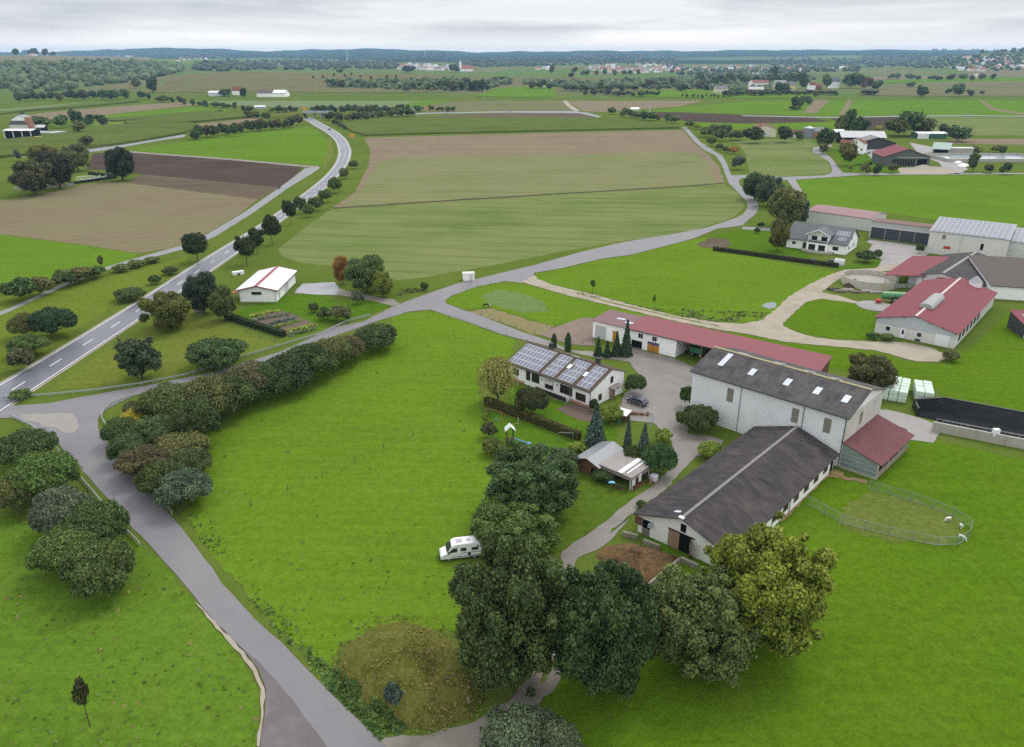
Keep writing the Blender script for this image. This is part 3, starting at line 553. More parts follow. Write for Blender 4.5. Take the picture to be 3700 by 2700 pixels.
ribbon('gravel_edge', rl - un * .8, rl + un * .02, .06, GRAVEL); ribbon('gravel_edge', rr - un * .02, rr + un * .7, .06, GRAVEL)
mid = (rl + rr) / 2; sm = np.concatenate([[0], np.cumsum(np.hypot(*np.diff(mid, axis=0).T))]); mb = MB()
for s0 in np.arange(4, sm[-1] - 12, 13.6):
    q = np.array([[np.interp(s, sm, mid[:, k]) for k in (0, 1)] for s in (s0, s0 + 4.6)]); d = q[1] - q[0]; d /= np.hypot(*d); nn = np.array([-d[1], d[0]]) * .13
    mb.add([(*(q[0] + nn), .11), (*(q[0] - nn), .11), (*(q[1] - nn), .11), (*(q[1] + nn), .11)], [(0, 1, 2, 3)])
tag(mb.build('road_marking', WHITE_PAINT), kind='structure')

# ---- fields on rising ground
drape('dry_hillside', [(170, 200), (300, 180), (380, 166), (470, 160), (600, 158.5), (740, 162), (900, 166), (1100, 168), (1300, 172), (1500, 176), (1600, 181)],
      [(150, 215), (290, 205), (390, 205), (470, 205), (600, 203), (740, 205), (900, 205), (1100, 203), (1300, 203), (1500, 203), (1600, 203)], DRYHILL, 12, 80)
drape('tan_field', [(-60, 124), (60, 123), (180, 124), (330, 127)], [(-60, 137), (60, 137), (180, 135), (330, 133)], TANF, 8, 30)
drape('bright_field', [(-60, 141), (60, 140), (150, 136), (235, 133)], [(-60, 149), (60, 149), (120, 147), (235, 141)], BRIGHT, 8, 30)
drape('pale_field', [(330, 130), (460, 131), (560, 133), (640, 137)], [(330, 140), (460, 144), (560, 146), (640, 142)], FARG, 8, 30)
drape('tan_field', [(560, 136), (700, 136), (840, 140)], [(500, 148), (700, 146), (840, 146)], TANF, 6, 20)
drape('meadow', [(1090, 197), (1190, 190), (1225, 197)], [(1050, 214), (1150, 216), (1235, 215)], BRIGHT, 8, 20, .5)
drape('meadow', [(1420, 200), (1600, 198), (1800, 206)], [(1400, 214), (1600, 218), (1800, 217)], BRIGHT, 8, 20, .5)
drape('grassy_slope', [(1920, 190), (2050, 182), (2232, 178), (2330, 178)], [(1900, 212), (2050, 213), (2232, 213), (2330, 213)], OLIVE, 8, 30, .5)
drape('green_field', [(1880, 182), (2000, 176), (2232, 172), (2330, 172)], [(1880, 187), (2000, 184), (2232, 180), (2330, 180)], BRIGHT, 5, 30, .6)
drape('tan_field', [(1880, 171), (2000, 169), (2160, 166)], [(1880, 178), (2000, 176), (2160, 172)], TANF, 5, 30, .6)
drape('sand_path', [(2153, 164), (2164, 164)], [(2150, 173), (2172, 173)], GRAVEL, 4, 5, 1.2)
drape('sand_path', [(1218, 177), (1222, 177)], [(1195, 195), (1204, 195)], GRAVEL, 6, 4, .9)
drape('pale_field', [(1790, 124), (1890, 123), (1940, 126)], [(1795, 132), (1890, 131), (1940, 131)], FARG, 5, 20, 1.5)

# ================================================================ vegetation
def leafmesh(name, P, Nrm, size, tint, warm, core=None, asp=1.0):
    """many small leaf-clump faces; P centres, Nrm rough facing, size edge lengths"""
    n = len(P); r = RNG.normal(size=(n, 3)); nn = Nrm + .55 * r; nn /= np.linalg.norm(nn, axis=1)[:, None] + 1e-9
    a = np.cross(nn, RNG.normal(size=(n, 3))); a /= np.linalg.norm(a, axis=1)[:, None] + 1e-9; b = np.cross(nn, a)
    s = (size * RNG.uniform(.6, 1.3, n))[:, None]; a = a * s; b = b * s * RNG.uniform(.5, 1, (n, 1))
    k = nn * s * RNG.uniform(-.35, .35, (n, 1)); q = np.array([1, 1, 1 / asp]); a, b, k = a * q, b * q, k * q
    V = np.stack([P - a * .5 - b * .3, P + a * .1 - b * .55 + k, P + a * .55 + b * .1, P - a * .05 + b * .6 - k], 1).reshape(-1, 3)
    faces = [(4 * i, 4 * i + 1, 4 * i + 2, 4 * i + 3) for i in range(n)]
    col = np.repeat(np.stack([tint, warm, np.zeros(n), np.ones(n)], 1), 4, 0)
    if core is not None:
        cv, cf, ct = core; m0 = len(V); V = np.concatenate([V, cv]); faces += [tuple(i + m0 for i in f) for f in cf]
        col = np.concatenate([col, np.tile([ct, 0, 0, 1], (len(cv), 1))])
    me = bpy.data.meshes.new(name); me.from_pydata(V.tolist(), [], faces); me.materials.append(LEAF)
    at_ = me.color_attributes.new('tint', 'FLOAT_COLOR', 'POINT'); at_.data.foreach_set('color', col.astype(np.float32).ravel()); me.update(); return me
def sphere_pts(n):
    v = RNG.normal(size=(n, 3)); return v / np.linalg.norm(v, axis=1)[:, None]
_ico = bmesh.new(); bmesh.ops.create_icosphere(_ico, subdivisions=2, radius=1); ICV = np.array([v.co[:] for v in _ico.verts]); ICF = [tuple(v.index for v in f.verts) for f in _ico.faces]; _ico.free()
def crown(name, n, leaf, nl, cb=0.0, lob=(.3, .5), shape='round', up=.25, spread=.72, asp=2.0):
    """crown in a unit frame: radius 1, from height cb to 1, built of lobes clothed with leaf clumps"""
    zc, rz = (1 + cb) / 2, (1 - cb) / 2
    L_, R_ = [], []
    for i in range(nl):
        d = sphere_pts(1)[0]; d = np.sign(d) * np.abs(d) ** .85
        if shape == 'round': q = d * np.array([spread, spread, spread * .9]) * RNG.uniform(.6, 1.0)
        elif shape == 'shrub': q = np.array([d[0] * spread, d[1] * spread, -0.35 + abs(d[2]) * .75]) * RNG.uniform(.6, 1)
        elif shape == 'dome': q = np.array([d[0] * spread, d[1] * spread, abs(d[2]) * .8 - .3])
        rr = RNG.uniform(*lob) * (1.12 - .35 * max(0, q[2])); L_.append(q); R_.append(rr)
    L_ = np.array(L_ + [np.zeros(3)]); R_ = np.array(R_ + [.62])
    if nl > 20:
        for i in range(0, nl, 7): L_[i] *= 1.22; R_[i] *= .55         # sprigs that break the outline
    # keep the whole within radius 1
    k = np.linalg.norm(L_[:, :2], axis=1) + R_; f = np.where(k > 1.08, 1.08 / k, 1); L_[:, :2] *= f[:, None]
    idx = RNG.choice(len(L_), size=n * 2, p=(R_ ** 2) / (R_ ** 2).sum()); d = sphere_pts(n * 2); d[:, 2] += up; d /= np.linalg.norm(d, axis=1)[:, None]
    P = L_[idx] + d * (R_[idx] * np.where(RNG.uniform(0, 1, n * 2) < .1, RNG.uniform(1.05, 1.3, n * 2), RNG.uniform(.8, 1.08, n * 2)))[:, None]
    dist = np.min(np.linalg.norm(P[:, None, :] - L_[None], axis=2) / R_[None], axis=1); keep = dist > .74
    P, d, idx = P[keep][:n], d[keep][:n], idx[keep][:n]
    lt = RNG.uniform(.15, .85, len(L_)); tint = np.clip((lt[idx] - .15) * .62 + RNG.uniform(0, 1, len(P)) ** 2 * .6 + .06, 0, 1)
    warm = np.clip(RNG.normal(.25, .3, len(P)) + (lt[idx] - .5) * .5, 0, 1)
    sc = np.array([1, 1, rz]); P2 = P * sc + np.array([0, 0, zc])
    cv = []
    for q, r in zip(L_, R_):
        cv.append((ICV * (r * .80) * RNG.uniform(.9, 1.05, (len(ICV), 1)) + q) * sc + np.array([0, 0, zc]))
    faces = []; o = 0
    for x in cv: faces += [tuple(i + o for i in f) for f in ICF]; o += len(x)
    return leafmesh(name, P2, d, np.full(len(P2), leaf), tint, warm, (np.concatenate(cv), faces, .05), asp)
def conifer(name, n, leaf, tiers=9, width=1.0, tip=.03):
    P, D, T = [], [], []
    for i in range(n):
        z = RNG.uniform(0, 1) ** 1.35; lay = math.floor(z * tiers) / tiers; fr = z * tiers - math.floor(z * tiers)
        r = (1 - z) * width * (1.0 - .32 * fr) + tip; a = RNG.uniform(0, 2 * math.pi); q = r * RNG.uniform(.55, 1.05)
        P.append((q * math.cos(a), q * math.sin(a), z * .97 + .03)); D.append((math.cos(a), math.sin(a), .5)); T.append(RNG.uniform(.1, .9) * (.6 + .4 * q / max(r, .01)))
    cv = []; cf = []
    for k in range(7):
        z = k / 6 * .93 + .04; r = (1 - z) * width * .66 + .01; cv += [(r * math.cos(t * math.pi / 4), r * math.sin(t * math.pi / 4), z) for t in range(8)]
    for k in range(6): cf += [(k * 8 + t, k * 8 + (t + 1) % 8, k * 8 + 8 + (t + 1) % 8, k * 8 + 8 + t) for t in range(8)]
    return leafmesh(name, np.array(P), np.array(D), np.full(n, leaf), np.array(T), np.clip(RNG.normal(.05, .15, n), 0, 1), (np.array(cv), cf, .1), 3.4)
def column(name, n, leaf):
    t = RNG.uniform(0, 2 * math.pi, n); z = RNG.uniform(0, 1, n); r = np.clip(np.minimum(1, (1 - z) * 2.6) ** .6, .05, 1) * RNG.uniform(.75, 1.03, n)
    P = np.stack([r * np.cos(t), r * np.sin(t), z], 1); D = np.stack([np.cos(t), np.sin(t), np.full(n, .5)], 1)
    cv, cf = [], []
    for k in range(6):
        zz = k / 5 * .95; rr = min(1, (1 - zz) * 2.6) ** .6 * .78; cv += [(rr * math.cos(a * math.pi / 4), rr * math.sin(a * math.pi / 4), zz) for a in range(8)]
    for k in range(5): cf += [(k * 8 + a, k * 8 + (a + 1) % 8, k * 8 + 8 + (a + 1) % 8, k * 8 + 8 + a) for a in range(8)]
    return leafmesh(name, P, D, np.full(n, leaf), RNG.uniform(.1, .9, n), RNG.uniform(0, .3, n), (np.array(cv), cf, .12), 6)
def willow(name, n, leaf):
    P, D, T = [], [], []
    for s in range(n // 26):
        a = RNG.uniform(0, 2 * math.pi); r0 = RNG.uniform(.15, .98); top = .62 + .36 * math.sqrt(max(0, 1 - (r0 * .95) ** 2)) * RNG.uniform(.85, 1); ln = RNG.uniform(.3, .62); tn = RNG.uniform(.2, .9)
        for k in range(26):
            q = k / 25; rr = r0 + .06 * q; aa = a + RNG.normal(0, .03)
            P.append((rr * math.cos(aa) + RNG.normal(0, .025), rr * math.sin(aa) + RNG.normal(0, .025), max(.03, top - ln * q))); D.append((math.cos(aa), math.sin(aa), .6 - .5 * q)); T.append(tn * .6 + RNG.uniform(0, .4))
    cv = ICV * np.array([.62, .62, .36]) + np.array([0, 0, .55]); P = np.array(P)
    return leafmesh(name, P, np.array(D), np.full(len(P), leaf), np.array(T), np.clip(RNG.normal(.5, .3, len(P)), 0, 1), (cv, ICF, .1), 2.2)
def trunk_mesh(name, cb, r=.06, limbs=7, reach=.62):
    mb = MB(); pts = [(0, 0, -.02), (.02, .01, cb * .6 + .04), (-.01, .02, cb + .12), (.02, -.02, cb + .38 * (1 - cb))]
    for i in range(3): mb.bar(pts[i], pts[i + 1], r * (1 - .25 * i), 8, r * (1 - .25 * (i + 1)))
    for k in range(limbs):
        a = 2 * math.pi * k / limbs + random.uniform(-.3, .3); z0 = cb + random.uniform(-.02, .22); q = (reach * math.cos(a) * .55, reach * math.sin(a) * .55, z0 + .16); q2 = (reach * math.cos(a), reach * math.sin(a), z0 + .3)
        mb.bar((0, 0, z0), q, r * .5, 6, r * .3); mb.bar(q, q2, r * .3, 5, r * .1)
    return mesh(name, mb.v, mb.f, BARK, True)

PROTO = {}
def proto(kind, crowns, cb, trunk=None, rzfull=None): PROTO[kind] = dict(c=crowns, cb=cb, t=trunk)
proto('big', [crown('big_crown', 30000, .05, 130, .02, (.11, .23), up=.4, spread=.95) for _ in range(3)], .03, trunk_mesh('big_trunk', .08, .06))
proto('maple', [crown('maple_crown', 30000, .05, 150, .02, (.11, .2), up=.5, spread=.95)], .03, trunk_mesh('maple_trunk', .06, .07))
proto('tree', [crown('tree_crown', 9000, .07, 56, .06, (.17, .32), spread=.9) for _ in range(3)], .08, trunk_mesh('tree_trunk', .12, .06))
proto('avenue', [crown('avenue_crown', 2600, .13, 18, .30, (.25, .42), spread=.85) for _ in range(3)], .34, trunk_mesh('avenue_trunk', .34, .045, 6, .5))
proto('apple', [crown('apple_crown', 4500, .085, 34, .08, (.14, .3), spread=.95) for _ in range(2)], .10, trunk_mesh('apple_trunk', .12, .05, 8, .7))
proto('shrub', [crown('shrub_foliage', 10000, .062, 80, 0, (.12, .29), 'shrub', .4, .95, asp=1.4) for _ in range(4)], 0)
proto('airy', [crown('airy_foliage', 9000, .055, 80, 0, (.1, .24), 'shrub', .4, .98, asp=1.4) for _ in range(2)], 0)
proto('small', [crown('small_foliage', 1000, .17, 16, 0, (.2, .42), 'shrub', .35, .9, asp=1.5) for _ in range(4)], 0)
proto('conifer', [conifer('conifer_foliage', 3200, .17) for _ in range(2)], 0, None)
proto('spruce', [conifer('spruce_foliage', 3600, .2, 11, .9)], 0, None)
proto('thuja', [column('thuja_foliage', 1500, .25)], 0)
proto('willow', [willow('willow_foliage', 6200, .075)], 0, trunk_mesh('willow_trunk', .2, .07, 6, .5))
proto('far', [crown('far_foliage', 420, .27, 8, .06, (.3, .5), 'round', .3) for _ in range(5)], .06)
proto('sapling', [crown('sapling_crown', 420, .2, 7, .42, (.2, .4), 'round', .2, .6)], .42, trunk_mesh('sapling_trunk', .45, .06, 5, .4))
ONEPIECE = {'shrub', 'airy', 'small', 'thuja', 'far', 'conifer', 'spruce'}
GREEN = {'dark': (0.055, 0.085, 0.03), 'deep': (0.07, 0.118, 0.036), 'mid': (0.095, 0.16, 0.04), 'fresh': (0.138, 0.232, 0.035), 'olive': (0.125, 0.15, 0.045), 'brown': (0.105, 0.108, 0.05), 'yellow': (0.34, 0.31, 0.03), 'grey': (0.11, 0.15, 0.095), 'blue': (0.075, 0.128, 0.096), 'lime': (0.225, 0.29, 0.046), 'orange': (0.29, 0.181, 0.046), 'red': (0.174, 0.087, 0.052), 'willow': (0.21, 0.239, 0.065)}
CNT = {}
def plant(kind, name, bx, colour, label=None, cat='tree', group=None, far=False):
    """bx = (centre x, centre y, width, height) of the crown as it shows; turned into a place and a size in metres"""
    px, py, wp, hp = bx; P = PROTO[kind]; cb = P['cb']; zc = 2.0; Ht = 4.0; rx = 2.0
    if far: p = at(px, py + hp * .42); d = depth(p); rx = wp / 2 / F * d; Ht = hp / F * d * 1.02; loc = p
    else:
        for _ in range(5):
            p = G(px, py, zc); d = depth(p); rx = wp / 2 / F * d; s = d / F; dip = math.atan2(HC - zc, math.hypot(p.x, p.y))
            hh = (hp / 2 * s) ** 2 - (rx * math.sin(dip)) ** 2
            rz = math.sqrt(max(hh, (rx * .42) ** 2)) / math.cos(dip); Ht = 2 * rz / (1 - cb); zc = Ht * (1 + cb) / 2
        loc = Vector((p.x, p.y, 0))
    me = P['c'][CNT.get(kind, 0) % len(P['c'])]; CNT[kind] = CNT.get(kind, 0) + 1
    c = GREEN[colour] if isinstance(colour, str) else colour; j = [random.uniform(.88, 1.12) for _ in range(3)]; c = (c[0] * j[0] * j[2], c[1] * j[2], c[2] * j[1] * j[2], 1)
    rz_ = random.uniform(0, 6.28)
    if kind in ONEPIECE or P['t'] is None:
        o = link(name, me); o.location = loc; o.rotation_euler = (0, 0, rz_); o.scale = (rx, rx, Ht); o.color = c; tag(o, label, cat, group); return o
    r = empty(name, loc, rz_, label, cat, group); r.scale = (rx, rx, Ht)
    k = link('crown', me, r); k.color = c; link('trunk', P['t'], r); return r

# ---- the big trees of the foreground and garden edge
plant('big', 'broadleaf_tree', (1180, 1068, 206, 176), 'deep', 'big dark broadleaf tree between the meadow and the grey-roofed garden hut')
plant('big', 'broadleaf_tree', (1142, 1160, 192, 138), 'mid', 'rounded mid-green tree directly behind the parked white camper van')
plant('big', 'broadleaf_tree', (1131, 1354, 252, 336), 'deep', 'tallest dark broadleaf tree, beside the overgrown mound and the gravel drive')
plant('big', 'broadleaf_tree', (1332, 1388, 232, 300), 'deep', 'broad dark tree overhanging the gravel drive just below the manure heap')
plant('big', 'broadleaf_tree', (1552, 1370, 236, 240), (0.119, 0.161, 0.048), 'yellow-tinged dark broadleaf tree below the manure heap wall, touching a brighter tree')
plant('maple', 'broadleaf_tree', (1697, 1300, 268, 288), (0.182, 0.259, 0.036), 'bright green dense round tree at the front corner of the cowshed')
plant('airy', 'willow_bush', (1150, 1625, 180, 150), 'grey', 'grey-green willow bush at the bottom edge beside the gravel drive', 'bush')
plant('airy', 'willow_bush', (1235, 1640, 115, 120), 'grey', 'smaller grey-green bush right of the willow bush at the bottom edge', 'bush')
plant('airy', 'willow_bush', (1242, 1012, 74, 64), 'grey', 'pale grey-green bush behind the big tree, left of the garden hut', 'bush')
# ---- lower left thicket
for i, (b, c, l) in enumerate([((52, 985, 110, 90), 'deep', 'dark shrub at the left edge just below the guardrail bend'),
    ((95, 1045, 130, 120), 'mid', 'green shrub in the left thicket below the guardrail, second from the top'),
    ((40, 1090, 90, 90), 'olive', 'olive shrub touching the left edge in the thicket by the guardrail'),
    ((135, 1125, 115, 120), 'grey', 'grey-leaved shrub in the middle of the left thicket by the guardrail'),
    ((205, 1155, 120, 120), 'deep', 'dark rounded shrub on the guardrail side of the left thicket'),
    ((150, 1215, 140, 120), 'mid', 'green shrub on the meadow side of the left thicket'),
    ((215, 1250, 135, 130), (0.098, 0.147, 0.039), 'lowest olive-green shrub of the left thicket, above the rough meadow')]):
    plant('shrub', 'shrub', (b[0], b[1], b[2] * 1.12, b[3] * 1.1), c, l, 'shrub', 'shrubs in the left thicket')
# ---- hedge from the junction along the lane
HEDGE = [((312, 898, 62, 40), 'brown'), ((312, 922, 76, 52), 'yellow'), ((266, 948, 66, 70), 'deep'), ((285, 985, 80, 70), 'deep'), ((350, 950, 110, 84), 'deep'), ((318, 1018, 100, 80), 'brown'), ((395, 985, 112, 80), 'olive'), ((352, 1055, 90, 86), 'deep'), ((410, 1022, 90, 70), (0.084, 0.112, 0.035)),
         ((404, 1076, 100, 92), 'grey'), ((372, 888, 120, 100), (0.084, 0.119, 0.031)), ((428, 925, 100, 110), 'deep'), ((462, 872, 118, 110), 'olive'), ((508, 868, 100, 100), 'deep'), ((552, 838, 112, 96), 'brown'), ((590, 836, 100, 92), 'deep'), ((632, 818, 108, 96), 'dark'), ((682, 796, 104, 90), 'deep'), ((730, 777, 92, 80), 'olive'), ((768, 766, 66, 66), 'brown'), ((828, 741, 84, 66), 'deep')]
HL = ['reddish brown shrub at the corner of the meadow hedge by the junction guardrail', 'yellow-leaved shrub in the hedge corner beside the guardrail bend', 'dark green shrub nearest the guardrail bend at the junction', 'dark shrub behind the right guardrail, just below the yellow one', 'wide dark shrub right of the yellow-leaved one', 'brown-tinged shrub halfway down the short arm of the meadow hedge', 'olive shrub on the meadow side of the short hedge arm',
      'dark shrub behind the lower part of the right guardrail', 'dull green shrub above the grey one at the hedge end', 'grey-green rounded shrub ending the short arm of the hedge', 'greenish shrub beginning the long hedge along the lane']
for i, (b, c) in enumerate(HEDGE):
    nth = ['second', 'third', 'fourth', 'fifth', 'sixth', 'seventh', 'eighth', 'ninth', 'tenth']
    l = HL[i] if i < len(HL) else ('lone rounded dark shrub ending the long hedge at the lane fork' if i == len(HEDGE) - 1 else f'{nth[i - len(HL)]} shrub from the junction along the long lane hedge')
    plant('shrub', 'shrub', (b[0], b[1], b[2] * 1.14, b[3] * 1.1), c, l, 'shrub', 'shrubs of the meadow hedge')
# ---- orchard and paddock trees by the main road
plant('apple', 'apple_tree', (305, 788, 98, 92), (0.063, 0.091, 0.042), 'grey-green apple tree with a visible trunk beside the brown horse')
plant('shrub', 'hazel_bush', (480, 776, 122, 84), 'deep', 'wide dark bush behind the lane guardrail, in the horse paddock', 'bush')
plant('tree', 'fruit_tree', (366, 682, 106, 84), (0.105, 0.14, 0.028), 'olive-green round tree overlapping the main road edge')
plant('tree', 'broadleaf_tree', (443, 642, 70, 92), (0.048, 0.077, 0.042), 'tall dark tree left of the white red-striped shed')
plant('tree', 'broadleaf_tree', (491, 668, 54, 72), 'olive', 'dull olive tree standing beside the front wall of the red-striped shed')
for b, l in (((431, 536, 56, 44), 'small round tree on the far verge of the main road, farthest left of the avenue'), ((540, 540, 44, 46), 'avenue tree nearest the red-striped shed on the main road'), ((565, 521, 37, 40), 'avenue tree partly hidden behind the one nearest the shed'), ((597, 496, 42, 44), 'middle avenue tree standing clear beside the main road'), ((639, 457, 29, 40), 'slim avenue tree farthest up the main road, before the hedge')):
    plant('avenue', 'avenue_tree', b, (.048, .07, .022), l, 'tree', 'avenue trees along the main road')
for i, (b, c) in enumerate([((663, 452, 28, 42), 'deep'), ((678, 463, 28, 34), 'mid'), ((698, 448, 30, 36), 'deep'), ((719, 431, 28, 34), 'mid'), ((740, 408, 32, 38), 'mid'), ((763, 382, 24, 28), 'olive'), ((781, 362, 20, 22), 'olive')]):
    plant('small', 'shrub', b, c, ('nearest', 'second', 'third', 'fourth', 'fifth', 'sixth', 'last')[i] + ' shrub of the hedge lining the main road bend, counted from the avenue', 'shrub', 'shrubs along the main road bend')
plant('tree', 'broadleaf_tree', (755, 592, 38, 62), 'orange', 'orange-brown autumn tree at the corner of the middle field')
plant('tree', 'broadleaf_tree', (806, 600, 86, 82), 'mid', 'wide dark green tree in the clump at the middle field corner')
plant('tree', 'broadleaf_tree', (845, 628, 48, 54), (0.168, 0.189, 0.031), 'yellow-green tree right of the dark tree at the field corner')
plant('small', 'shrub', (790, 656, 28, 34), 'grey', 'grey-green shrub in front of the tree clump by the driveway', 'shrub')
plant('small', 'shrub', (937, 633, 18, 22), 'deep', 'small dark bush alone on the lane verge', 'shrub')
for b, c, l in (((690, 679, 26, 26), 'deep', 'smallest fruit bush on the lawn right of the red-striped shed'), ((718, 691, 34, 34), 'deep', 'middle fruit bush on the lawn by the vegetable garden'), ((750, 691, 48, 42), 'olive', 'largest fruit bush on the lawn by the vegetable garden')):
    plant('small', 'fruit_bush', b, c, l, 'bush', 'fruit bushes on the shed lawn')
for i, (b, c) in enumerate([((44, 637, 70, 58), 'deep'), ((84, 628, 58, 48), 'olive'), ((142, 612, 60, 44), 'deep'), ((176, 605, 54, 40), 'olive'), ((210, 600, 46, 30), 'mid'), ((263, 593, 40, 22), 'olive'), ((298, 582, 40, 20), 'olive'), ((335, 574, 34, 16), 'olive')]):
    plant('small', 'shrub', b, c, ('first', 'second', 'third', 'fourth', 'fifth', 'sixth', 'seventh', 'last')[i] + ' shrub from the left edge in the row below the cycle path', 'shrub', 'shrubs below the cycle path')
plant('sapling', 'sapling', (221, 576, 18, 24), 'brown', 'slim brown sapling above the shrub row below the cycle path')
for b, c, l in (((286, 648, 62, 36), 'deep', 'largest of three dark shrubs on the wet meadow beside the main road'), ((341, 618, 28, 22), 'deep', 'middle of three dark shrubs on the wet meadow beside the main road'), ((376, 598, 36, 22), 'deep', 'uppermost of three dark shrubs on the wet meadow beside the main road'),
    ((112, 708, 92, 84), (0.042, 0.084, 0.035), 'round dark bush at the left beside the main road'), ((52, 715, 66, 70), 'olive', 'olive bush behind the round dark one at the left edge'), ((62, 760, 80, 62), 'mid', 'green bush below the round dark one beside the main road'), ((45, 790, 50, 60), 'brown', 'lowest bush at the left edge beside the main road'), ((44, 872, 44, 26), 'mid', 'bush in the corner between main road and junction')):
    plant('shrub' if b[2] > 60 else 'small', 'bush', b, c, l, 'bush')
# ---- garden and yard plants
plant('willow', 'weeping_willow', (1100, 842, 90, 112), 'willow', 'yellowish weeping willow at the left end of the solar-roofed house')
plant('shrub', 'copper_shrub', (1176, 882, 74, 76), (.07, .075, .026), 'dark brownish shrub in front of the solar-roofed house', 'shrub')
plant('conifer', 'spruce', (1318, 942, 60, 104), 'blue', 'big blue-grey spruce between the house and the garden hut', 'conifer')
plant('conifer', 'spruce', (1389, 962, 28, 82), 'blue', 'slim blue spruce left of the tall pair by the yard', 'conifer')
plant('conifer', 'spruce', (1424, 980, 48, 88), 'blue', 'blue spruce nearest the yard behind the white lean-to roof', 'conifer')
for b, c, l in (((1398, 1005, 44, 62), 'deep', 'dark bush at the foot of the slim blue spruce'), ((1458, 1010, 74, 86), (0.063, 0.119, 0.042), 'broad green bush at the bend of the yard drive'), ((1466, 962, 40, 34), 'lime', 'yellow-green bush above the bend of the yard drive'), ((1352, 912, 52, 48), 'lime', 'yellow-green shrub beside the dark car and the house'), ((1310, 895, 24, 34), 'dark', 'dark shrub at the front corner of the solar-roofed house'),
    ((1406, 845, 46, 52), 'deep', 'round shrub by the gable of the solar-roofed house, above the car'), ((1518, 872, 28, 54), 'deep', 'climbing shrub at the left corner of the tall grey barn'), ((1548, 920, 78, 72), 'deep', 'large dark shrub against the front of the tall grey barn'), ((1512, 925, 36, 44), 'mid', 'lower shrub on the yard side of the barn-front bushes'), ((1570, 992, 52, 46), 'lime', 'yellow-green shrub at the left eave of the cowshed'),
    ((1082, 950, 36, 42), 'brown', 'brownish shrub left of the play tower'), ((1091, 985, 48, 46), (0.14, 0.168, 0.035), 'olive shrub just below the brownish one near the play tower'), ((1074, 922, 16, 28), 'lime', 'small light conifer at the end of the clipped hedge'), ((1276, 988, 40, 34), 'lime', 'yellowish shrub left of the garden hut roof'), ((1420, 1115, 26, 20), 'deep', 'small clipped bush at the front left corner of the cowshed'),
    ((1335, 1050, 50, 36), 'deep', 'shrub along the front of the white lean-to roof'), ((1312, 950, 30, 30), 'mid', 'green shrub at the foot of the big blue spruce')):
    plant('shrub' if b[2] > 40 else 'small', 'shrub', b, c, l, 'shrub')
plant('thuja', 'cypress', (1225, 753, 13, 32), (0.042, 0.084, 0.031), 'shorter clipped cypress column behind the solar roof', 'conifer'); plant('thuja', 'cypress', (1256, 756, 15, 42), (0.042, 0.084, 0.031), 'taller clipped cypress column behind the solar roof', 'conifer')
for b, l in (((1323, 766, 24, 42), 'short spruce at the left in the row before the red-roofed shed'), ((1343, 772, 24, 36), 'low bushy spruce second in the row before the red-roofed shed'), ((1364, 760, 28, 54), 'third spruce before the red-roofed shed, left of the tallest'), ((1386, 748, 34, 78), 'tallest spruce before the red-roofed shed, reaching its eaves')):
    plant('spruce', 'spruce', b, (0.039, 0.077, 0.039), l, 'conifer', 'spruces before the long shed')
plant('tree', 'broadleaf_tree', (1928, 822, 108, 86), (0.084, 0.098, 0.031), 'dark brown-green tree behind the tall barn, beside the wrapped bales')
plant('small', 'shrub', (2098, 785, 40, 30), 'olive', 'lone shrub at the end of the gravel track by the red-roofed barn', 'shrub')
plant('small', 'shrub', (1930, 742, 24, 18), 'deep', 'small bush at the left front corner of the big red-roofed barn', 'shrub')
plant('small', 'shrub', (1962, 745, 30, 20), 'mid', 'low bush on the bare strip before the big red-roofed barn', 'shrub')
plant('sapling', 'sapling', (1311, 627, 17, 18), 'deep', 'small round sapling alone in the meadow above the gravel track'); plant('sapling', 'sapling', (1447, 660, 9, 18), 'olive', 'thin sapling on the weedy bank above the gravel track')
plant('sapling', 'young_fruit_tree', (178, 1532, 46, 70), (0.063, 0.077, 0.031), 'young ragged fruit tree alone in the bottom left meadow')
for b, c, l in (((1672, 408, 56, 58), 'deep', 'left dark willow of the clump at the lane bend'), ((1702, 420, 62, 62), (0.077, 0.119, 0.056), 'right grey-green willow of the clump at the lane bend'), ((1740, 452, 74, 84), (0.14, 0.161, 0.049), 'tall olive birch behind the balcony house'), ((1773, 466, 30, 52), 'blue', 'dark conifer-like tree right of the olive birch'), ((1724, 517, 44, 66), (0.133, 0.14, 0.036), 'olive tree at the left wall of the balcony house')):
    plant('tree', 'broadleaf_tree', b, c, l)
for b, l in (((1915, 565, 42, 30), 'round shrub in the bed right of the balcony house'), ((1943, 560, 22, 22), 'small shrub beside the yard entrance of the balcony house'), ((2035, 548, 16, 24), 'shrub at the corner of the solar-roofed silo building')): plant('small', 'shrub', b, 'deep', l, 'shrub')
# ---- along the field lane and around the right-hand farms
k = 0
for b, c in [((1573, 311, 22, 24), 'olive'), ((1590, 324, 18, 16), 'deep'), ((1605, 329, 16, 16), 'deep'), ((1622, 331, 20, 20), 'orange'), ((1632, 357, 30, 36), 'grey'), ((1526, 274, 22, 18), 'mid'), ((1541, 278, 18, 16), 'lime'), ((1563, 290, 30, 26), 'mid'), ((1579, 284, 24, 26), 'olive'), ((1596, 297, 32, 30), 'olive'), ((1608, 285, 32, 26), 'deep'), ((1628, 297, 32, 26), 'deep')]:
    k += 1; plant('small', 'shrub', b, c, ('orange autumn shrub among the green ones beside the field lane' if c == 'orange' else f"{['', 'first', 'second', 'third', '', 'lowest grey-green', 'leftmost far', 'yellow-green far', 'broad green far', 'slim far', 'large olive far', 'dark round far', 'rightmost far'][k]} shrub beside the field lane near the row of farm trees"), 'shrub', 'shrubs beside the field lane')
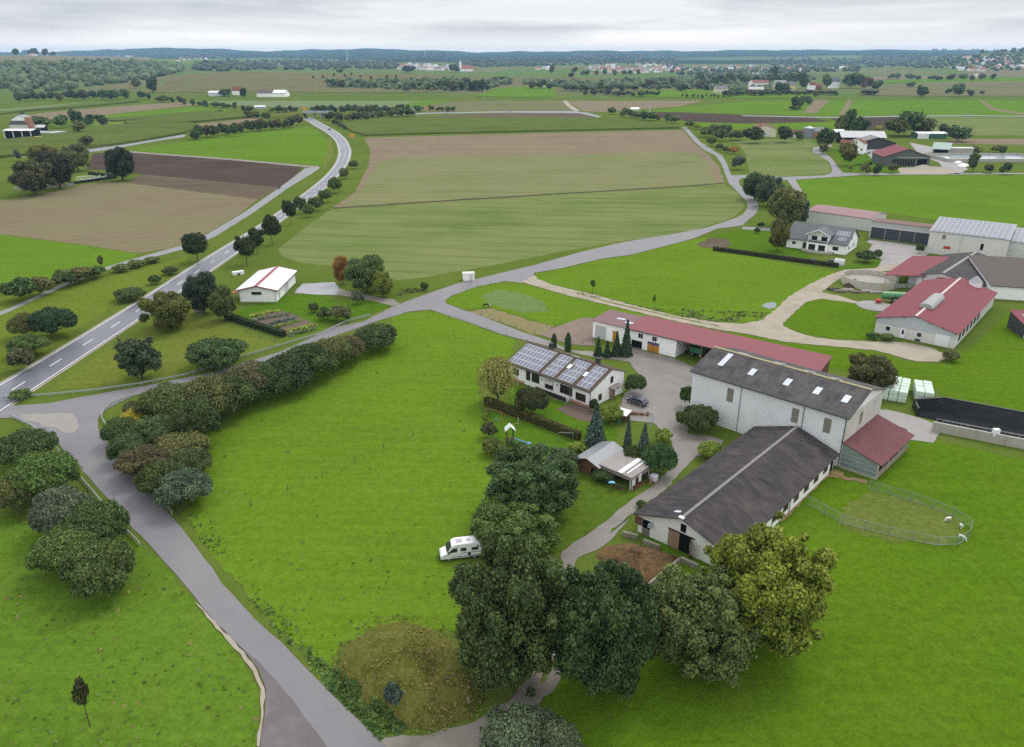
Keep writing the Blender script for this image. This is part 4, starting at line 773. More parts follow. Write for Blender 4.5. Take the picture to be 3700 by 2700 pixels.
for b, c, l in (((1665, 296, 44, 36), 'dark', 'dark round tree left of the yellow-walled house'), ((1734, 295, 38, 34), 'dark', 'dark round tree right of the yellow-walled house'), ((1767, 299, 22, 20), 'deep', 'low tree left of the grey silo'), ((1828, 305, 42, 46), 'deep', 'dark tree at the entrance lane of the dark-gabled farm'), ((1822, 327, 26, 24), 'olive', 'olive shrub below the dark tree at the farm entrance lane'), ((1876, 338, 40, 50), 'olive', 'olive pear-shaped tree before the white farmhouse'),
    ((1862, 274, 32, 40), 'olive', 'olive tree at the left of the trees behind the farm'), ((1880, 266, 28, 52), 'deep', 'tall dark poplar behind the farm roofs'), ((1903, 278, 40, 42), 'deep', 'round tree right of the tall poplar behind the farm'), ((1942, 285, 20, 14), 'yellow', 'small yellow tree behind the solar barn roof'), ((1982, 278, 48, 42), 'olive', 'left olive tree of the large clump behind the dark-gabled barn'), ((2008, 270, 66, 52), 'mid', 'largest tree of the clump behind the dark-gabled barn'), ((2048, 279, 50, 38), 'olive', 'right olive tree of the large clump behind the dark-gabled barn'), ((2090, 286, 30, 24), 'dark', 'small dark tree left of the green silage clamp'), ((2122, 294, 60, 34), 'deep', 'wide bushy tree right of the green silage clamp'),
    ((1881, 370, 13, 15), 'lime', 'tiny light tree in the row before the farm'), ((1915, 372, 24, 22), 'olive', 'left round tree of the row before the farm'), ((1942, 373, 20, 26), 'deep', 'middle dark tree of the row before the farm'), ((1975, 371, 22, 20), 'olive', 'right round tree of the row before the red-roofed hall'), ((2152, 356, 26, 40), 'deep', 'tall tree by the concrete basin at the farm'), ((2186, 372, 22, 18), 'brown', 'low brown tree before the concrete basin'), ((2225, 371, 24, 26), 'deep', 'dark tree at the right edge before the concrete basin'), ((2155, 331, 28, 16), 'olive', 'low bush left behind the concrete basin'), ((2203, 328, 26, 16), 'olive', 'bush behind the concrete basin near the right edge'), ((2217, 331, 20, 18), 'deep', 'dark round bush behind the concrete basin at the right edge')):
    plant('far', 'tree', b, c, l)
for b, c, l in (((1756, 230, 15, 30), 'dark', 'dark spruce of the copse in the bright fields'), ((1769, 230, 22, 28), 'olive', 'middle tree of the copse in the bright fields'), ((1786, 224, 24, 20), 'grey', 'right grey tree of the copse in the bright fields'), ((1757, 240, 30, 8), 'dark', 'clipped hedge base of the copse in the bright fields'), ((2038, 205, 30, 26), 'deep', 'left round tree on the grassy slope at right'), ((2114, 203, 30, 30), 'mid', 'tallest tree on the grassy slope at right'), ((2096, 203, 14, 12), 'deep', 'low tree left of the tallest on the grassy slope'), ((2146, 207, 22, 14), 'olive', 'olive bush right of the tallest tree on the slope'), ((2012, 189, 22, 12), 'deep', 'bush high on the grassy slope at right'), ((1921, 205, 48, 12), 'deep', 'long low thicket at the foot of the grassy slope'), ((2171, 206, 10, 8), 'deep', 'single small bush at the right of the grassy slope')):
    plant('far', 'tree', b, c, l, far=True)
# ---- left middle distance
for b, c, l in (((68, 388, 86, 74), (0.077, 0.084, 0.031), 'rounded brownish tree at the left edge by the cemetery wall'), ((122, 369, 68, 82), (0.056, 0.067, 0.028), 'dark domed tree beside the cemetery, next to the left edge tree'), ((166, 344, 58, 58), (0.154, 0.175, 0.07), 'pale yellowish round tree above the ploughed field'), ((92, 340, 62, 44), (0.126, 0.14, 0.028), 'olive treetop behind the dark cemetery tree'), ((263, 356, 60, 72), (0.042, 0.063, 0.028), 'dark egg-shaped tree standing in the ploughed field edge')):
    plant('tree', 'broadleaf_tree', b, c, l)
for b, c, l in (((53, 260, 22, 24), 'dark', 'dark tree behind the brick chimney of the left farm'), ((86, 268, 42, 22), 'mid', 'wide tree right of the brick chimney at the left farm'), ((132, 267, 36, 28), 'mid', 'round tree between farm and paddock on the left'), ((168, 258, 32, 34), 'deep', 'tall round tree above the left paddock'), ((174, 279, 26, 28), 'olive', 'shorter tree in front of the tall one above the paddock'), ((197, 265, 28, 26), 'deep', 'left of two joined round trees above the left paddock'), ((224, 265, 26, 24), 'dark', 'right dark of two joined round trees above the paddock'), ((188, 312, 34, 26), 'brown', 'brown bush beside the left cycle path'), ((338, 192, 26, 36), 'dark', 'dark tall tree alone on the dry hillside'), ((303, 188, 22, 18), 'brown', 'brown round tree left of the dark hillside tree'),
    ((38, 342, 16, 24), 'blue', 'small bluish conifer at the left edge')):
    plant('far', 'tree', b, c, l, far=b[1] < 220)
def treeline(pts, n, w_, h_, cols, label, group, kind='far', jit=2.0, name='tree'):
    s = np.concatenate([[0], np.cumsum([math.hypot(pts[i + 1][0] - pts[i][0], pts[i + 1][1] - pts[i][1]) for i in range(len(pts) - 1)])])
    for i in range(n):
        u = (i + random.uniform(.2, .8)) / n * s[-1]; x = np.interp(u, s, [p[0] for p in pts]); y = np.interp(u, s, [p[1] for p in pts]) + random.uniform(-jit, jit)
        plant(kind, name, (x, y, random.uniform(*w_), random.uniform(*h_)), random.choice(cols), label, 'bush' if name == 'bush' else 'tree', group, True)
DK = ['dark', 'deep', 'deep', 'olive', 'mid', 'brown']
treeline([(424, 299), (470, 293), (540, 284), (610, 276), (668, 270)], 17, (18, 28), (20, 30), ['deep', 'dark', 'mid', 'deep', 'brown'], 'dark tree in the dense hedge row along the upper left green field', 'hedge trees along the green field', jit=3)
treeline([(30, 217), (110, 215), (190, 213), (285, 210)], 14, (16, 26), (14, 24), DK, 'dark tree in the row below the left wooded slope', 'tree row below the wooded slope')
treeline([(312, 214), (370, 222), (440, 229), (510, 235), (560, 244)], 16, (10, 22), (8, 18), DK, 'small tree in the ragged row above the left maize fields', 'ragged tree row above the maize')
treeline([(540, 252), (600, 257), (650, 254)], 12, (12, 22), (8, 16), ['olive', 'brown', 'mid', 'deep'], 'bush on the embankment left of the road bridge', 'embankment bushes left of the bridge', name='bush')
treeline([(600, 243), (660, 245)], 6, (9, 16), (10, 18), DK, 'tree left of the orange sign before the road bridge', 'trees left of the bridge')
treeline([(690, 245), (760, 243), (860, 246), (905, 242)], 22, (12, 22), (12, 22), DK, 'dark tree in the row along the cross road right of the bridge', 'tree row behind the cross road')
treeline([(718, 258), (760, 262), (830, 255), (915, 251)], 18, (14, 24), (12, 20), DK, 'bush on the road embankment right of the bridge', 'embankment bushes right of the bridge', name='bush')
treeline([(738, 270), (765, 284)], 5, (9, 13), (9, 13), ['deep', 'dark'], 'small bush beside the main road just before the bridge', 'roadside bushes before the bridge', name='bush')
treeline([(915, 240), (945, 242), (1010, 244)], 8, (10, 20), (8, 18), DK, 'tree at the right end of the cross road tree row', 'last trees of the cross road row')
treeline([(1350, 247), (1368, 250), (1420, 256), (1500, 266)], 9, (16, 26), (14, 22), ['grey', 'deep', 'olive', 'mid'], 'bush in the short row at the start of the field lane', 'bushes at the far end of the lane', name='bush')
treeline([(722, 186), (820, 190), (900, 192), (1000, 190), (1120, 180)], 26, (12, 24), (9, 18), DK, 'dark tree in the scrub belt below the dry hillside crest', 'scrub belt left of the track gap', jit=7)
treeline([(960, 190), (1050, 192), (1080, 195)], 14, (14, 24), (14, 24), ['dark', 'deep', 'brown'], 'large dark tree in the thick middle of the scrub belt', 'thick middle of the scrub belt', jit=4)
treeline([(1165, 183), (1250, 190), (1330, 192), (1430, 190), (1530, 190), (1600, 192)], 28, (14, 26), (10, 20), DK, 'dark tree in the wooded belt between dry ridge and hamlet', 'wooded belt left of the hamlet', jit=7)
treeline([(1290, 205), (1380, 208), (1460, 209)], 16, (10, 16), (8, 13), DK, 'tree in the orchard row below the wooded belt', 'orchard row below the wooded belt')
treeline([(1505, 214), (1570, 213), (1625, 212)], 12, (5, 8), (6, 9), ['deep', 'mid'], 'tiny orchard tree on the pale strip below the hamlet', 'young orchard below the hamlet')
treeline([(1540, 180), (1600, 178), (1660, 176), (1720, 178), (1760, 180)], 20, (16, 28), (14, 24), DK, 'tree among the upper houses of the hamlet', 'trees among the hamlet houses', jit=5)
treeline([(1600, 209), (1680, 206), (1760, 207), (1850, 206)], 22, (14, 24), (9, 14), DK, 'bush along the lower garden edge of the hamlet', 'lower garden edge of the hamlet', name='bush')
for b, c, l in (((1774, 182, 30, 36), 'deep', 'large round tree in the middle of the hamlet'), ((1827, 185, 24, 32), 'mid', 'tree left of the tall white hamlet house'), ((1877, 181, 40, 34), 'mid', 'largest tree right of the tall white hamlet house'), ((1900, 183, 34, 30), 'deep', 'second large tree right of the tall white hamlet house'), ((1916, 187, 24, 26), 'red', 'reddish tree at the right end of the hamlet'), ((1936, 190, 30, 20), 'deep', 'last tree at the right end of the hamlet'), ((1708, 166, 20, 32), 'dark', 'dark spruce pair above the hamlet roofs'), ((1729, 197, 42, 24), 'dark', 'dark tree before the long pale hamlet house'),
    ((904, 155, 32, 16), (0.07, 0.07, 0.035), 'wide dark tree on the dry ridge crest before the village'), ((1004, 153, 24, 18), 'deep', 'dark tree on the crest beside the church'), ((1221, 155, 13, 20), (0.168, 0.126, 0.056), 'orange-topped tree standing on the ridge crest'), ((1270, 157, 16, 14), 'brown', 'brown tree on the crest right of the orange one'), ((751, 158, 18, 10), 'brown', 'brown bush on the left part of the ridge crest')):
    plant('far', 'tree', b, c, l, far=True)
treeline([(680, 170), (760, 167), (840, 172), (980, 175), (1040, 176)], 16, (5, 9), (5, 9), ['dark', 'deep', 'brown'], 'tiny bush dotted over the dry hillside', 'scattered hillside bushes', jit=4, name='bush')
treeline([(1955, 170), (2030, 173), (2090, 174), (2200, 170)], 11, (10, 22), (8, 14), DK, 'small tree on the plain beyond the bright fields at right', 'trees on the right plain')
treeline([(1255, 168), (1340, 160), (1420, 162)], 9, (9, 16), (8, 16), DK, 'small tree along the right ridge crest', 'trees on the right ridge crest')
# ---- woods that read as one mass
def wood(name, rows, wpx, n, cols=None, tint=(0.081, 0.123, 0.05)):
    """many low crowns merged into one mass over a band between two outlines (photo rows)"""
    V, Fc, C = [], [], []; o = 0
    xs, top, bot = [r[0] for r in rows], [r[1] for r in rows], [r[2] for r in rows]
    for i in range(n):
        x = random.uniform(xs[0], xs[-1]); y = random.uniform(np.interp(x, xs, top), np.interp(x, xs, bot)); p = at(x, y); d = depth(p); r = random.uniform(*wpx) / 2 / F * d
        r = min(max(r, 2.5), 14)
        v = ICV * RNG.uniform(.78, 1.18, (len(ICV), 1)) * np.array([r, r, r * random.uniform(.75, 1.2)]) + np.array([p.x, p.y, p.z + r * .55]); V.append(v); Fc += [tuple(k_ + o for k_ in f) for f in ICF]; o += len(ICV)
        t = random.uniform(.1, .9); C.append(np.stack([np.clip(t + RNG.uniform(-.25, .25, len(ICV)), 0, 1), np.full(len(ICV), random.uniform(0, .5)), np.zeros(len(ICV)), np.ones(len(ICV))], 1))
    me = mesh(name, np.concatenate(V), Fc, LEAF); a = me.color_attributes.new('tint', 'FLOAT_COLOR', 'POINT'); a.data.foreach_set('color', np.concatenate(C).astype(np.float32).ravel())
    ob = link(name, me); ob.color = (*tint, 1); return tag(ob, kind='stuff')
wood('wood', [(-60, 150, 206), (30, 148, 208), (90, 142, 206), (150, 140, 200), (200, 142, 192), (270, 139, 186), (330, 143, 176), (400, 152, 160)], (13, 20), 420)
wood('wood', [(722, 180, 192), (820, 182, 197), (900, 183, 199), (970, 180, 202), (1060, 180, 202), (1130, 178, 186)], (8, 14), 340)
wood('wood', [(1160, 181, 187), (1250, 183, 196), (1330, 182, 199), (1430, 178, 198), (1530, 178, 198), (1620, 178, 204), (1700, 180, 204)], (8, 14), 460)
wood('wood', [(1500, 172, 184), (1620, 168, 184), (1760, 170, 182), (1800, 172, 184)], (8, 13), 200)
wood('wood', [(40, 209, 219), (160, 207, 217), (285, 205, 214)], (8, 13), 110)
wood('wood', [(430, 142, 158), (520, 140, 158), (620, 136, 156), (700, 135, 155), (800, 137, 152), (880, 144, 154)], (9, 14), 330, tint=(0.059, 0.087, 0.045))
wood('wood', [(205, 113, 122), (300, 116, 122), (420, 122, 128), (520, 128, 134)], (8, 12), 70, tint=(0.049, 0.07, 0.035))
wood('wood', [(1010, 138, 150), (1100, 134, 149), (1250, 130, 146), (1400, 128, 142), (1500, 132, 148)], (6, 10), 420, tint=(0.05, 0.078, 0.042))
wood('wood', [(1480, 150, 164), (1560, 153, 170), (1680, 152, 166), (1800, 150, 160), (1900, 150, 158)], (6, 11), 260, tint=(0.059, 0.09, 0.048))
wood('wood', [(1900, 128, 140), (2000, 130, 150), (2080, 112, 152), (2160, 108, 158), (2240, 107, 158), (2330, 107, 160)], (6, 11), 520, tint=(0.053, 0.081, 0.042))
wood('wood', [(1700, 133, 148), (1800, 131, 150), (1950, 131, 150)], (5, 9), 160, tint=(0.063, 0.091, 0.048))

# ================================================================ buildings
WHITE = stained('white_render', (.90, .90, .89), (.76, .75, .72), .2); WHITE2 = stained('old_white_render', (.86, .86, .83), (.62, .60, .55), .35)
CREAM = stained('cream_render', (.62, .57, .42), (.5, .46, .36), .3); GREYW = stained('grey_render', (.56, .56, .54), (.42, .42, .40), .4)
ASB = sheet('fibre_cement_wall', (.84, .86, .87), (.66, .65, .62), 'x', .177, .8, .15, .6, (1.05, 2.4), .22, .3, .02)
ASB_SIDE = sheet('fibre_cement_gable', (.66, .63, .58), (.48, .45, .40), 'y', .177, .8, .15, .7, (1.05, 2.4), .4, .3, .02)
ROOF_GREY = sheet('old_fibre_roof', (.085, .08, .088), (.21, .195, .18), 'x', .3, .8, .15, 1.0, (1.1, 2.3), .6, .6, .05)
ROOF_DARK = sheet('dark_fibre_roof', (.040, .039, .046), (.15, .12, .11), 'y', .3, .75, .2, .95, (1.1, 2.3), .6, .5, .05)
ROOF_DARKX = sheet('dark_fibre_roof_lengthwise', (.052, .05, .056), (.09, .08, .078), 'y', .3, .75, .2, .7, (1.1, 2.3), .35, .4, .05)
ROOF_RED = sheet('red_sheet_roof', (.34, .095, .115), (.28, .11, .12), 'y', .45, .7, .08, .5, (1.0, 6), .12, .3, .04)
ROOF_REDX = sheet('red_sheet_roof_ribbed', (.40, .14, .16), (.33, .15, .16), 'x', .45, .7, .1, .5, (1.0, 6), .12, .3, .04)
ROOF_OLDRED = sheet('weathered_red_roof', (.22, .08, .09), (.28, .13, .13), 'x', .35, .7, .1, .8, (1.0, 2.4), .3, .5, .05)
ROOF_PURPLE = sheet('faded_red_tiles', (.29, .17, .18), (.33, .22, .22), 'x', .3, .7, .2, .7, (.9, 2), .3, .4, .04)
ROOF_WHITE = sheet('white_sheet_roof', (.74, .74, .76), (.60, .62, .66), 'x', .5, .4, .4, .4, (1, 8), .12, .2, .03)
ROOF_SLATE = sheet('grey_tiles', (.155, .16, .18), (.19, .195, .21), 'x', .3, .6, .3, .6, (.9, .35), .25, .4, .03)
ROOF_BROWN = sheet('brown_tiles', (.13, .095, .065), (.19, .145, .10), 'x', .3, .8, .15, .8, (.9, .4), .3, .4, .04)
ROOF_LIGHT = sheet('light_metal_roof', (.36, .38, .40), (.30, .32, .34), 'x', .4, .4, .45, .4, (1, 6), .12, .3, .03)
ROOF_PALE = sheet('pale_corrugated_roof', (.52, .48, .46), (.38, .34, .32), 'x', .25, .7, .2, .8, (1.1, 3), .4, .5, .05)
TILE_RED = sheet('red_roof_tiles', (.30, .11, .075), (.36, .17, .12), 'x', .3, .8, .1, .7, (.9, .4), .2, .4, .03)
GLASS = plain('window_glass', (.018, .021, .025), .08, spec=.6, var=.3, scale=.4); DARK = plain('opening_shade', (.010, .010, .011), .9, spec=.05)  # near-black panels and walls paint in the shade of open interiors
FRAME = plain('window_frame', (.62, .62, .60), .5); BRFRAME = plain('brown_frame', (.14, .07, .045), .6); GUTTER = plain('dark_gutter', (.035, .035, .04), .5)
PVGLASS = plain('solar_glass', (.15, .16, .205), .38, .0, spec=.4, var=.2, scale=.5); PVFRAME = plain('solar_frame', (.55, .56, .59), .5)
WOODO = plain('orange_wood', (.46, .21, .03), .6, var=.25, scale=3); WOODB = plain('brown_wood', (.17, .085, .045), .75, var=.3, scale=3); WOODG = plain('grey_wood', (.22, .18, .15), .85, var=.3, scale=3)
PLY = plain('plywood', (.30, .20, .125), .8, var=.25, scale=1.5); STEEL = plain('galvanised_steel', (.36, .40, .41), .5, .2, spec=.4); HURD = plain('hurdle_steel', (.20, .235, .24), .6); METALG = plain('grey_metal', (.30, .31, .32), .5, .3)
CONCW = stained('concrete_wall', (.40, .38, .34), (.20, .19, .13), .8, .9, True, .7); SKYL = plain('skylight_sheet', (.50, .53, .58), .35, spec=.5, var=.1)
ANTH = plain('anthracite_panel', (.045, .055, .065), .45, var=.1); RIDGE = plain('ridge_sheet', (.28, .27, .25), .8, var=.3, scale=2); PLASTIC = plain('white_plastic', (.74, .74, .76), .35)
GREENP = plain('green_plastic', (.05, .20, .11), .45); BLUEP = plain('blue_plastic', (.07, .20, .45), .4); REDP = plain('red_paint', (.42, .05, .04), .5); BLACKP = plain('black_plastic', (.013, .014, .016), .45, spec=.4)
VERGER = plain('red_trim', (.30, .075, .085), .5); PINKB = plain('pinkish_plinth', (.48, .27, .21), .8); BRICK = plain('brick_red', (.36, .17, .11), .85, var=.25, scale=4)

class Bld:
    """a building: profile across its depth (or across its front), walls, roof slabs; local x along the front, y to the back"""
    def __init__(s, name, label, origin, deg, Lx, D, prof, axis='x', wall=None, roof=None, over=(.45, .45), cat='building', group=None, thick=.14, trim=None, walls=True, gable=None, z0=0.0, roof_name='roof', clip=None):
        s.r = empty(name, (origin[0], origin[1], z0), rad(deg), label, cat, group); s.Lx, s.D, s.prof, s.axis, s.th = Lx, D, prof, axis, thick
        W = lambda a, c, z: (a, c, z) if axis == 'x' else (c, a, z)          # a along the ridge, c across it
        ln = Lx if axis == 'x' else D; s.W, s.ln = W, ln
        if walls:
            mb = MB(); n = len(prof); lo = [(c, 0) for c in (prof[0][0], prof[-1][0])]; sec = [(prof[0][0], 0)] + list(prof) + [(prof[-1][0], 0)]
            for a in (0, ln): mb.v += [W(a, c, z) for c, z in sec]
            m_ = len(sec); mb.f += [tuple(range(m_)), tuple(range(2 * m_ - 1, m_ - 1, -1)), (0, m_, m_ + 1, 1), (m_ - 2, 2 * m_ - 2, 2 * m_ - 1, m_ - 1)]
            s.wall = mb.build('wall', wall, s.r)
        s.roof = None; s.slabs = []
        mb = MB(); oa, oc = over
        for i in range(len(prof) - 1):
            (c0, h0), (c1, h1) = prof[i], prof[i + 1]; sl = (h1 - h0) / (c1 - c0)
            e0 = c0 - oc if i == 0 else c0; e1 = c1 + oc if i == len(prof) - 2 else c1
            f0, f1 = h0 + sl * (e0 - c0) + .02, h0 + sl * (e1 - c0) + .02; a0, a1 = (-oa, ln + oa) if not clip else clip
            s.slabs.append((e0, f0, e1, f1)); mb.hexa([W(a0, e0, f0), W(a1, e0, f0), W(a1, e1, f1), W(a0, e1, f1)], (0, 0, thick))
        s.roof = mb.build(roof_name, roof, s.r); s.a0, s.a1 = a0, a1
        if len(prof) == 3: s.ridge = prof[1]
        if trim:
            t = MB()
            for i in range(len(prof) - 1):
                e0, f0, e1, f1 = s.slabs[i]
                for a in (a0, a1): t.hexa([W(a - .06, e0, f0 - .1), W(a + .06, e0, f0 - .1), W(a + .06, e1, f1 - .1), W(a - .06, e1, f1 - .1)], (0, 0, thick + .16))
            t.build('roof_trim', trim, s.roof)
    def rz(s, c, i=None):                                # roof surface height at c across
        for k, (e0, f0, e1, f1) in enumerate(s.slabs):
            if e0 - .01 <= c <= e1 + .01: return f0 + (f1 - f0) * (c - e0) / (e1 - e0) + s.th
        return s.prof[0][1]
    def ridgecap(s, mat, w_=.5, h=.08, name='ridge_cap', a0=None, a1=None):
        c, z = s.ridge; mb = MB(); W = s.W; a0 = s.a0 if a0 is None else a0; a1 = s.a1 if a1 is None else a1
        for sg in (-1, 1): mb.hexa([W(a0 - .02, c, z + s.th + .05), W(a1 + .02, c, z + s.th + .05), W(a1 + .02, c + sg * w_, s.rz(c + sg * w_) + .03), W(a0 - .02, c + sg * w_, s.rz(c + sg * w_) + .03)], (0, 0, h))
        return mb.build(name, mat, s.roof)
    def patch(s, name, mat, a0, a1, c0, c1, lift=.04, th=.05):           # a panel lying on the roof
        z0, z1 = s.rz(c0) + lift, s.rz(c1) + lift; W = s.W; mb = MB()
        mb.hexa([W(a0, c0, z0), W(a1, c0, z0), W(a1, c1, z1), W(a0, c1, z1)], (0, 0, th)); return mb.build(name, mat, s.roof)
    def solar(s, a0, a1, c0, c1, na, nc, skip=()):
        da, dc = (a1 - a0) / na, (c1 - c0) / nc; proto_ = None
        for i in range(na):
            for j in range(nc):
                if (i, j) in skip: continue
                A0, A1, C0, C1 = a0 + i * da + .03, a0 + (i + 1) * da - .03, c0 + j * dc + .03, c0 + (j + 1) * dc - .03
                o = s.patch('solar_panel', PVFRAME, A0, A1, C0, C1, .08, .05)
                p = s.patch('solar_panel', PVGLASS, A0 + .07, A1 - .07, C0 + .07, C1 - .07, .135, .006); g = p.data; bpy.data.objects.remove(p)
                # glass lies in the frame as part of the same panel mesh
                me = o.data; me.materials.append(PVGLASS); n = len(me.vertices); v = [x.co[:] for x in me.vertices] + [x.co[:] for x in g.vertices]; f = [tuple(q.vertices) for q in me.polygons]; nf = len(f); f += [tuple(k + n for k in q.vertices) for q in g.polygons]
                m2 = mesh('solar_panel', v, f, PVFRAME); m2.materials.append(PVGLASS)
                for q in range(nf, len(f)): m2.polygons[q].material_index = 1
                o.data = m2; bpy.data.meshes.remove(me); bpy.data.meshes.remove(g)
    def T(s, side):
        if side == 'F': return lambda u, n, z: (u, -n, z)
        if side == 'B': return lambda u, n, z: (u, s.D + n, z)
        if side == 'R': return lambda u, n, z: (s.Lx + n, u, z)
        return lambda u, n, z: (-n, u, z)
    def slab(s, name, mat, side, u0, u1, z0, z1, n0=.0, n1=.05, parent=None):
        t = s.T(side); mb = MB(); q = [t(u0, n0, z0), t(u1, n0, z0), t(u1, n0, z1), t(u0, n0, z1)]; up = Vector(t(0, n1, 0)) - Vector(t(0, n0, 0)); mb.hexa(q, up); return mb.build(name, mat, parent or s.r)
    def window(s, side, u0, z0, w_, h, frame=None, glass=None, mull=1, name='window'):
        fm = frame or FRAME; t = s.T(side); mb = MB(); b = .09
        def bx(a0, a1, y0, y1, n1=.07): mb.hexa([t(a0, 0, y0), t(a1, 0, y0), t(a1, 0, y1), t(a0, 0, y1)], Vector(t(0, n1, 0)) - Vector(t(0, 0, 0)))
        bx(u0 - b, u0, z0 - b, z0 + h + b); bx(u0 + w_, u0 + w_ + b, z0 - b, z0 + h + b); bx(u0, u0 + w_, z0 - b, z0, .1); bx(u0, u0 + w_, z0 + h, z0 + h + b)
        for k in range(1, mull): bx(u0 + w_ * k / mull - .035, u0 + w_ * k / mull + .035, z0, z0 + h, .06)
        f = mb.build(name, fm, s.r); s.slab('pane', glass or GLASS, side, u0, u0 + w_, z0, z0 + h, 0, .03, f); return f
    def door(s, side, u0, z0, w_, h, mat, name='door', handle=True):
        d = s.slab(name, mat, side, u0, u0 + w_, z0, z0 + h, 0, .08)
        if handle: s.slab('handle', METALG, side, u0 + w_ * .86, u0 + w_ * .92, z0 + h * .45, z0 + h * .52, .08, .13, d)
        return d
    def pipe(s, side, u, z1, mat=None, n=.12): 
        t = s.T(side); mb = MB(); mb.bar(t(u, n, 0), t(u, n, z1), .07, 6); return mb.build('downpipe', mat or METALG, s.r)
    def gutter(s, c_side=0, mat=None):
        e0, f0, e1, f1 = s.slabs[0 if c_side == 0 else -1]; c, z = (e0 - .06, f0) if c_side == 0 else (e1 + .06, f1); mb = MB(); mb.bar(s.W(s.a0, c, z + .02), s.W(s.a1, c, z + .02), .11, 6); return mb.build('gutter', mat or GUTTER, s.r)
    def box(s, name, mat, x0, x1, y0, y1, z0, z1, parent=None, bevel=0): mb = MB(); mb.box(x0, x1, y0, y1, z0, z1); return mb.build(name, mat, parent or s.r, bevel=bevel)
def front(corner, deg, back):                             # move a corner along the front direction
    return (corner[0] + math.cos(rad(deg)) * back, corner[1] + math.sin(rad(deg)) * back)

# ---- tall grey barn
DG = -43.9
b = Bld('tall_barn', 'tall grey barn clad in weathered fibre cement sheets, yellowed ridge', front((56.87, 116.63), DG, -30), DG, 30, 16.4, [(0, 9.6), (8.2, 12.1), (16.4, 9.6)], 'x', ASB, ROOF_GREY, (.5, .45), 'barn')
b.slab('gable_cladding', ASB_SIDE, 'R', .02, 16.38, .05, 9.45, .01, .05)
b.ridgecap(plain('yellowed_ridge', (.33, .30, .17), .9, var=.35, scale=2), .32, .1)
for u in (10.6, 17.6, 23.2, 28.3): b.patch('skylight', SKYL, u - 1.0, u + .1, 3.0, 5.0)
b.patch('skylight', SKYL, 3.2, 4.3, 3.2, 7.3)
for u in (4, 11.5, 17.5, 22.5): b.patch('skylight', SKYL, u, u + 2, 9.6, 10.5)
for u in (14.2, 19.5, 24.4): b.box('ridge_vent', RIDGE, u - .35, u + .35, 7.9, 8.5, 12.1, 12.55, b.roof)
for u in (7.6, 20.4, 26.2): b.slab('louvre_panel', plain('louvre_brown', (.20, .185, .15), .9, var=.3), 'F', u, u + 1.25, 5.6, 8.3, 0, .06)
b.pipe('F', 10.4, 9.4); b.pipe('F', 22.5, 9.4, plain('rusty_pipe', (.17, .15, .14), .8)); b.pipe('F', 29.85, 9.4, BLACKP); b.gutter(0)
b.slab('gable_window', plain('louvre_brown', (0, 0, 0)), 'R', 6.0, 7.1, 6.2, 8.4, .05, .1); b.slab('gable_window', SKYL, 'R', 12.5, 13.7, 6.0, 8.6, .05, .1)
BARN = b
# ---- cowshed
DGS = -42.3; SW = 14.6
b = Bld('cowshed', 'long white cowshed with dark roof, open brown stable door', (18.9, 97.1), DGS, SW, 37.8, [(0, 3.25), (7.3, 5.75), (SW, 3.25)], 'y', WHITE2, ROOF_DARK, (.8, .55), 'cowshed')
b.ridgecap(plain('grey_ridge', (.20, .19, .18), .85, var=.35, scale=1.5), .24, .1); b.patch('skylight', SKYL, .9, 1.5, 5.2, 6.2); b.box('ridge_end_flashing', plain('white_flashing', (.72, .72, .72), .5), 6.9, 7.7, -.85, -.3, 5.85, 6.06, b.roof)
b.slab('opening', DARK, 'F', .75, 2.05, 1.15, 2.6, 0, .03); b.slab('shutter', WOODB, 'F', -.55, .7, 1.35, 2.7, .05, .12); b.door('F', .75, 0, 1.3, 1.1, WOODG, 'half_door', False)
b.slab('opening', DARK, 'F', 7.0, 7.9, 3.3, 4.6, 0, .03); b.slab('stable_door', PLY, 'F', 5.2, 7.0, .1, 2.95, .03, .12); b.slab('door_rail', BLACKP, 'F', 5.1, 9.4, 2.95, 3.1, .03, .16); b.slab('opening', DARK, 'F', 7.0, 8.8, .05, 2.95, 0, .03)
d = MB(); d.hexa([(8.8, -.03, .1), (9.5, -1.6, .1), (9.5, -1.6, 2.9), (8.8, -.03, 2.9)], (.07, .03, 0)); d = d.build('stable_door', WOODB, b.r)
mb = MB(); mb.hexa([(9.06, -.63, 1.7), (9.28, -1.13, 1.7), (9.28, -1.13, 2.4), (9.06, -.63, 2.4)], (-.04, -.015, 0)); mb.build('door_window', PLASTIC, d)
mb = MB(); mb.bar((2.35, 0, 2.75), (2.35, -.55, 2.65), .05, 6); mb.cyl(2.35, -.6, 2.2, 2.75, .38, 12, .22); mb.build('wall_fan', plain('pale_blue_metal', (.35, .43, .48), .4, .3), b.r)
mb = MB(); mb.box(12.0, 12.6, -.5, -.02, 1.75, 2.25); mb.box(12.15, 12.5, -.32, -.02, .9, 1.75); mb.build('wall_box', plain('grey_blue_metal', (.22, .23, .27), .4, .3), b.r)
for k in range(9): b.window('R', 2.2 + k * 3.9, 1.4, 1.6, .75, BRFRAME, GLASS, 2)
for k in range(8): b.slab('window_ledge', WOODG, 'R', 2.0 + k * 3.9, 4.0 + k * 3.9, 1.15, 1.25, 0, .12)
b.slab('side_door', DARK, 'R', 36.4, 37.5, 0, 2.2, 0, .05); b.pipe('R', 20, 3.1)
COW = b
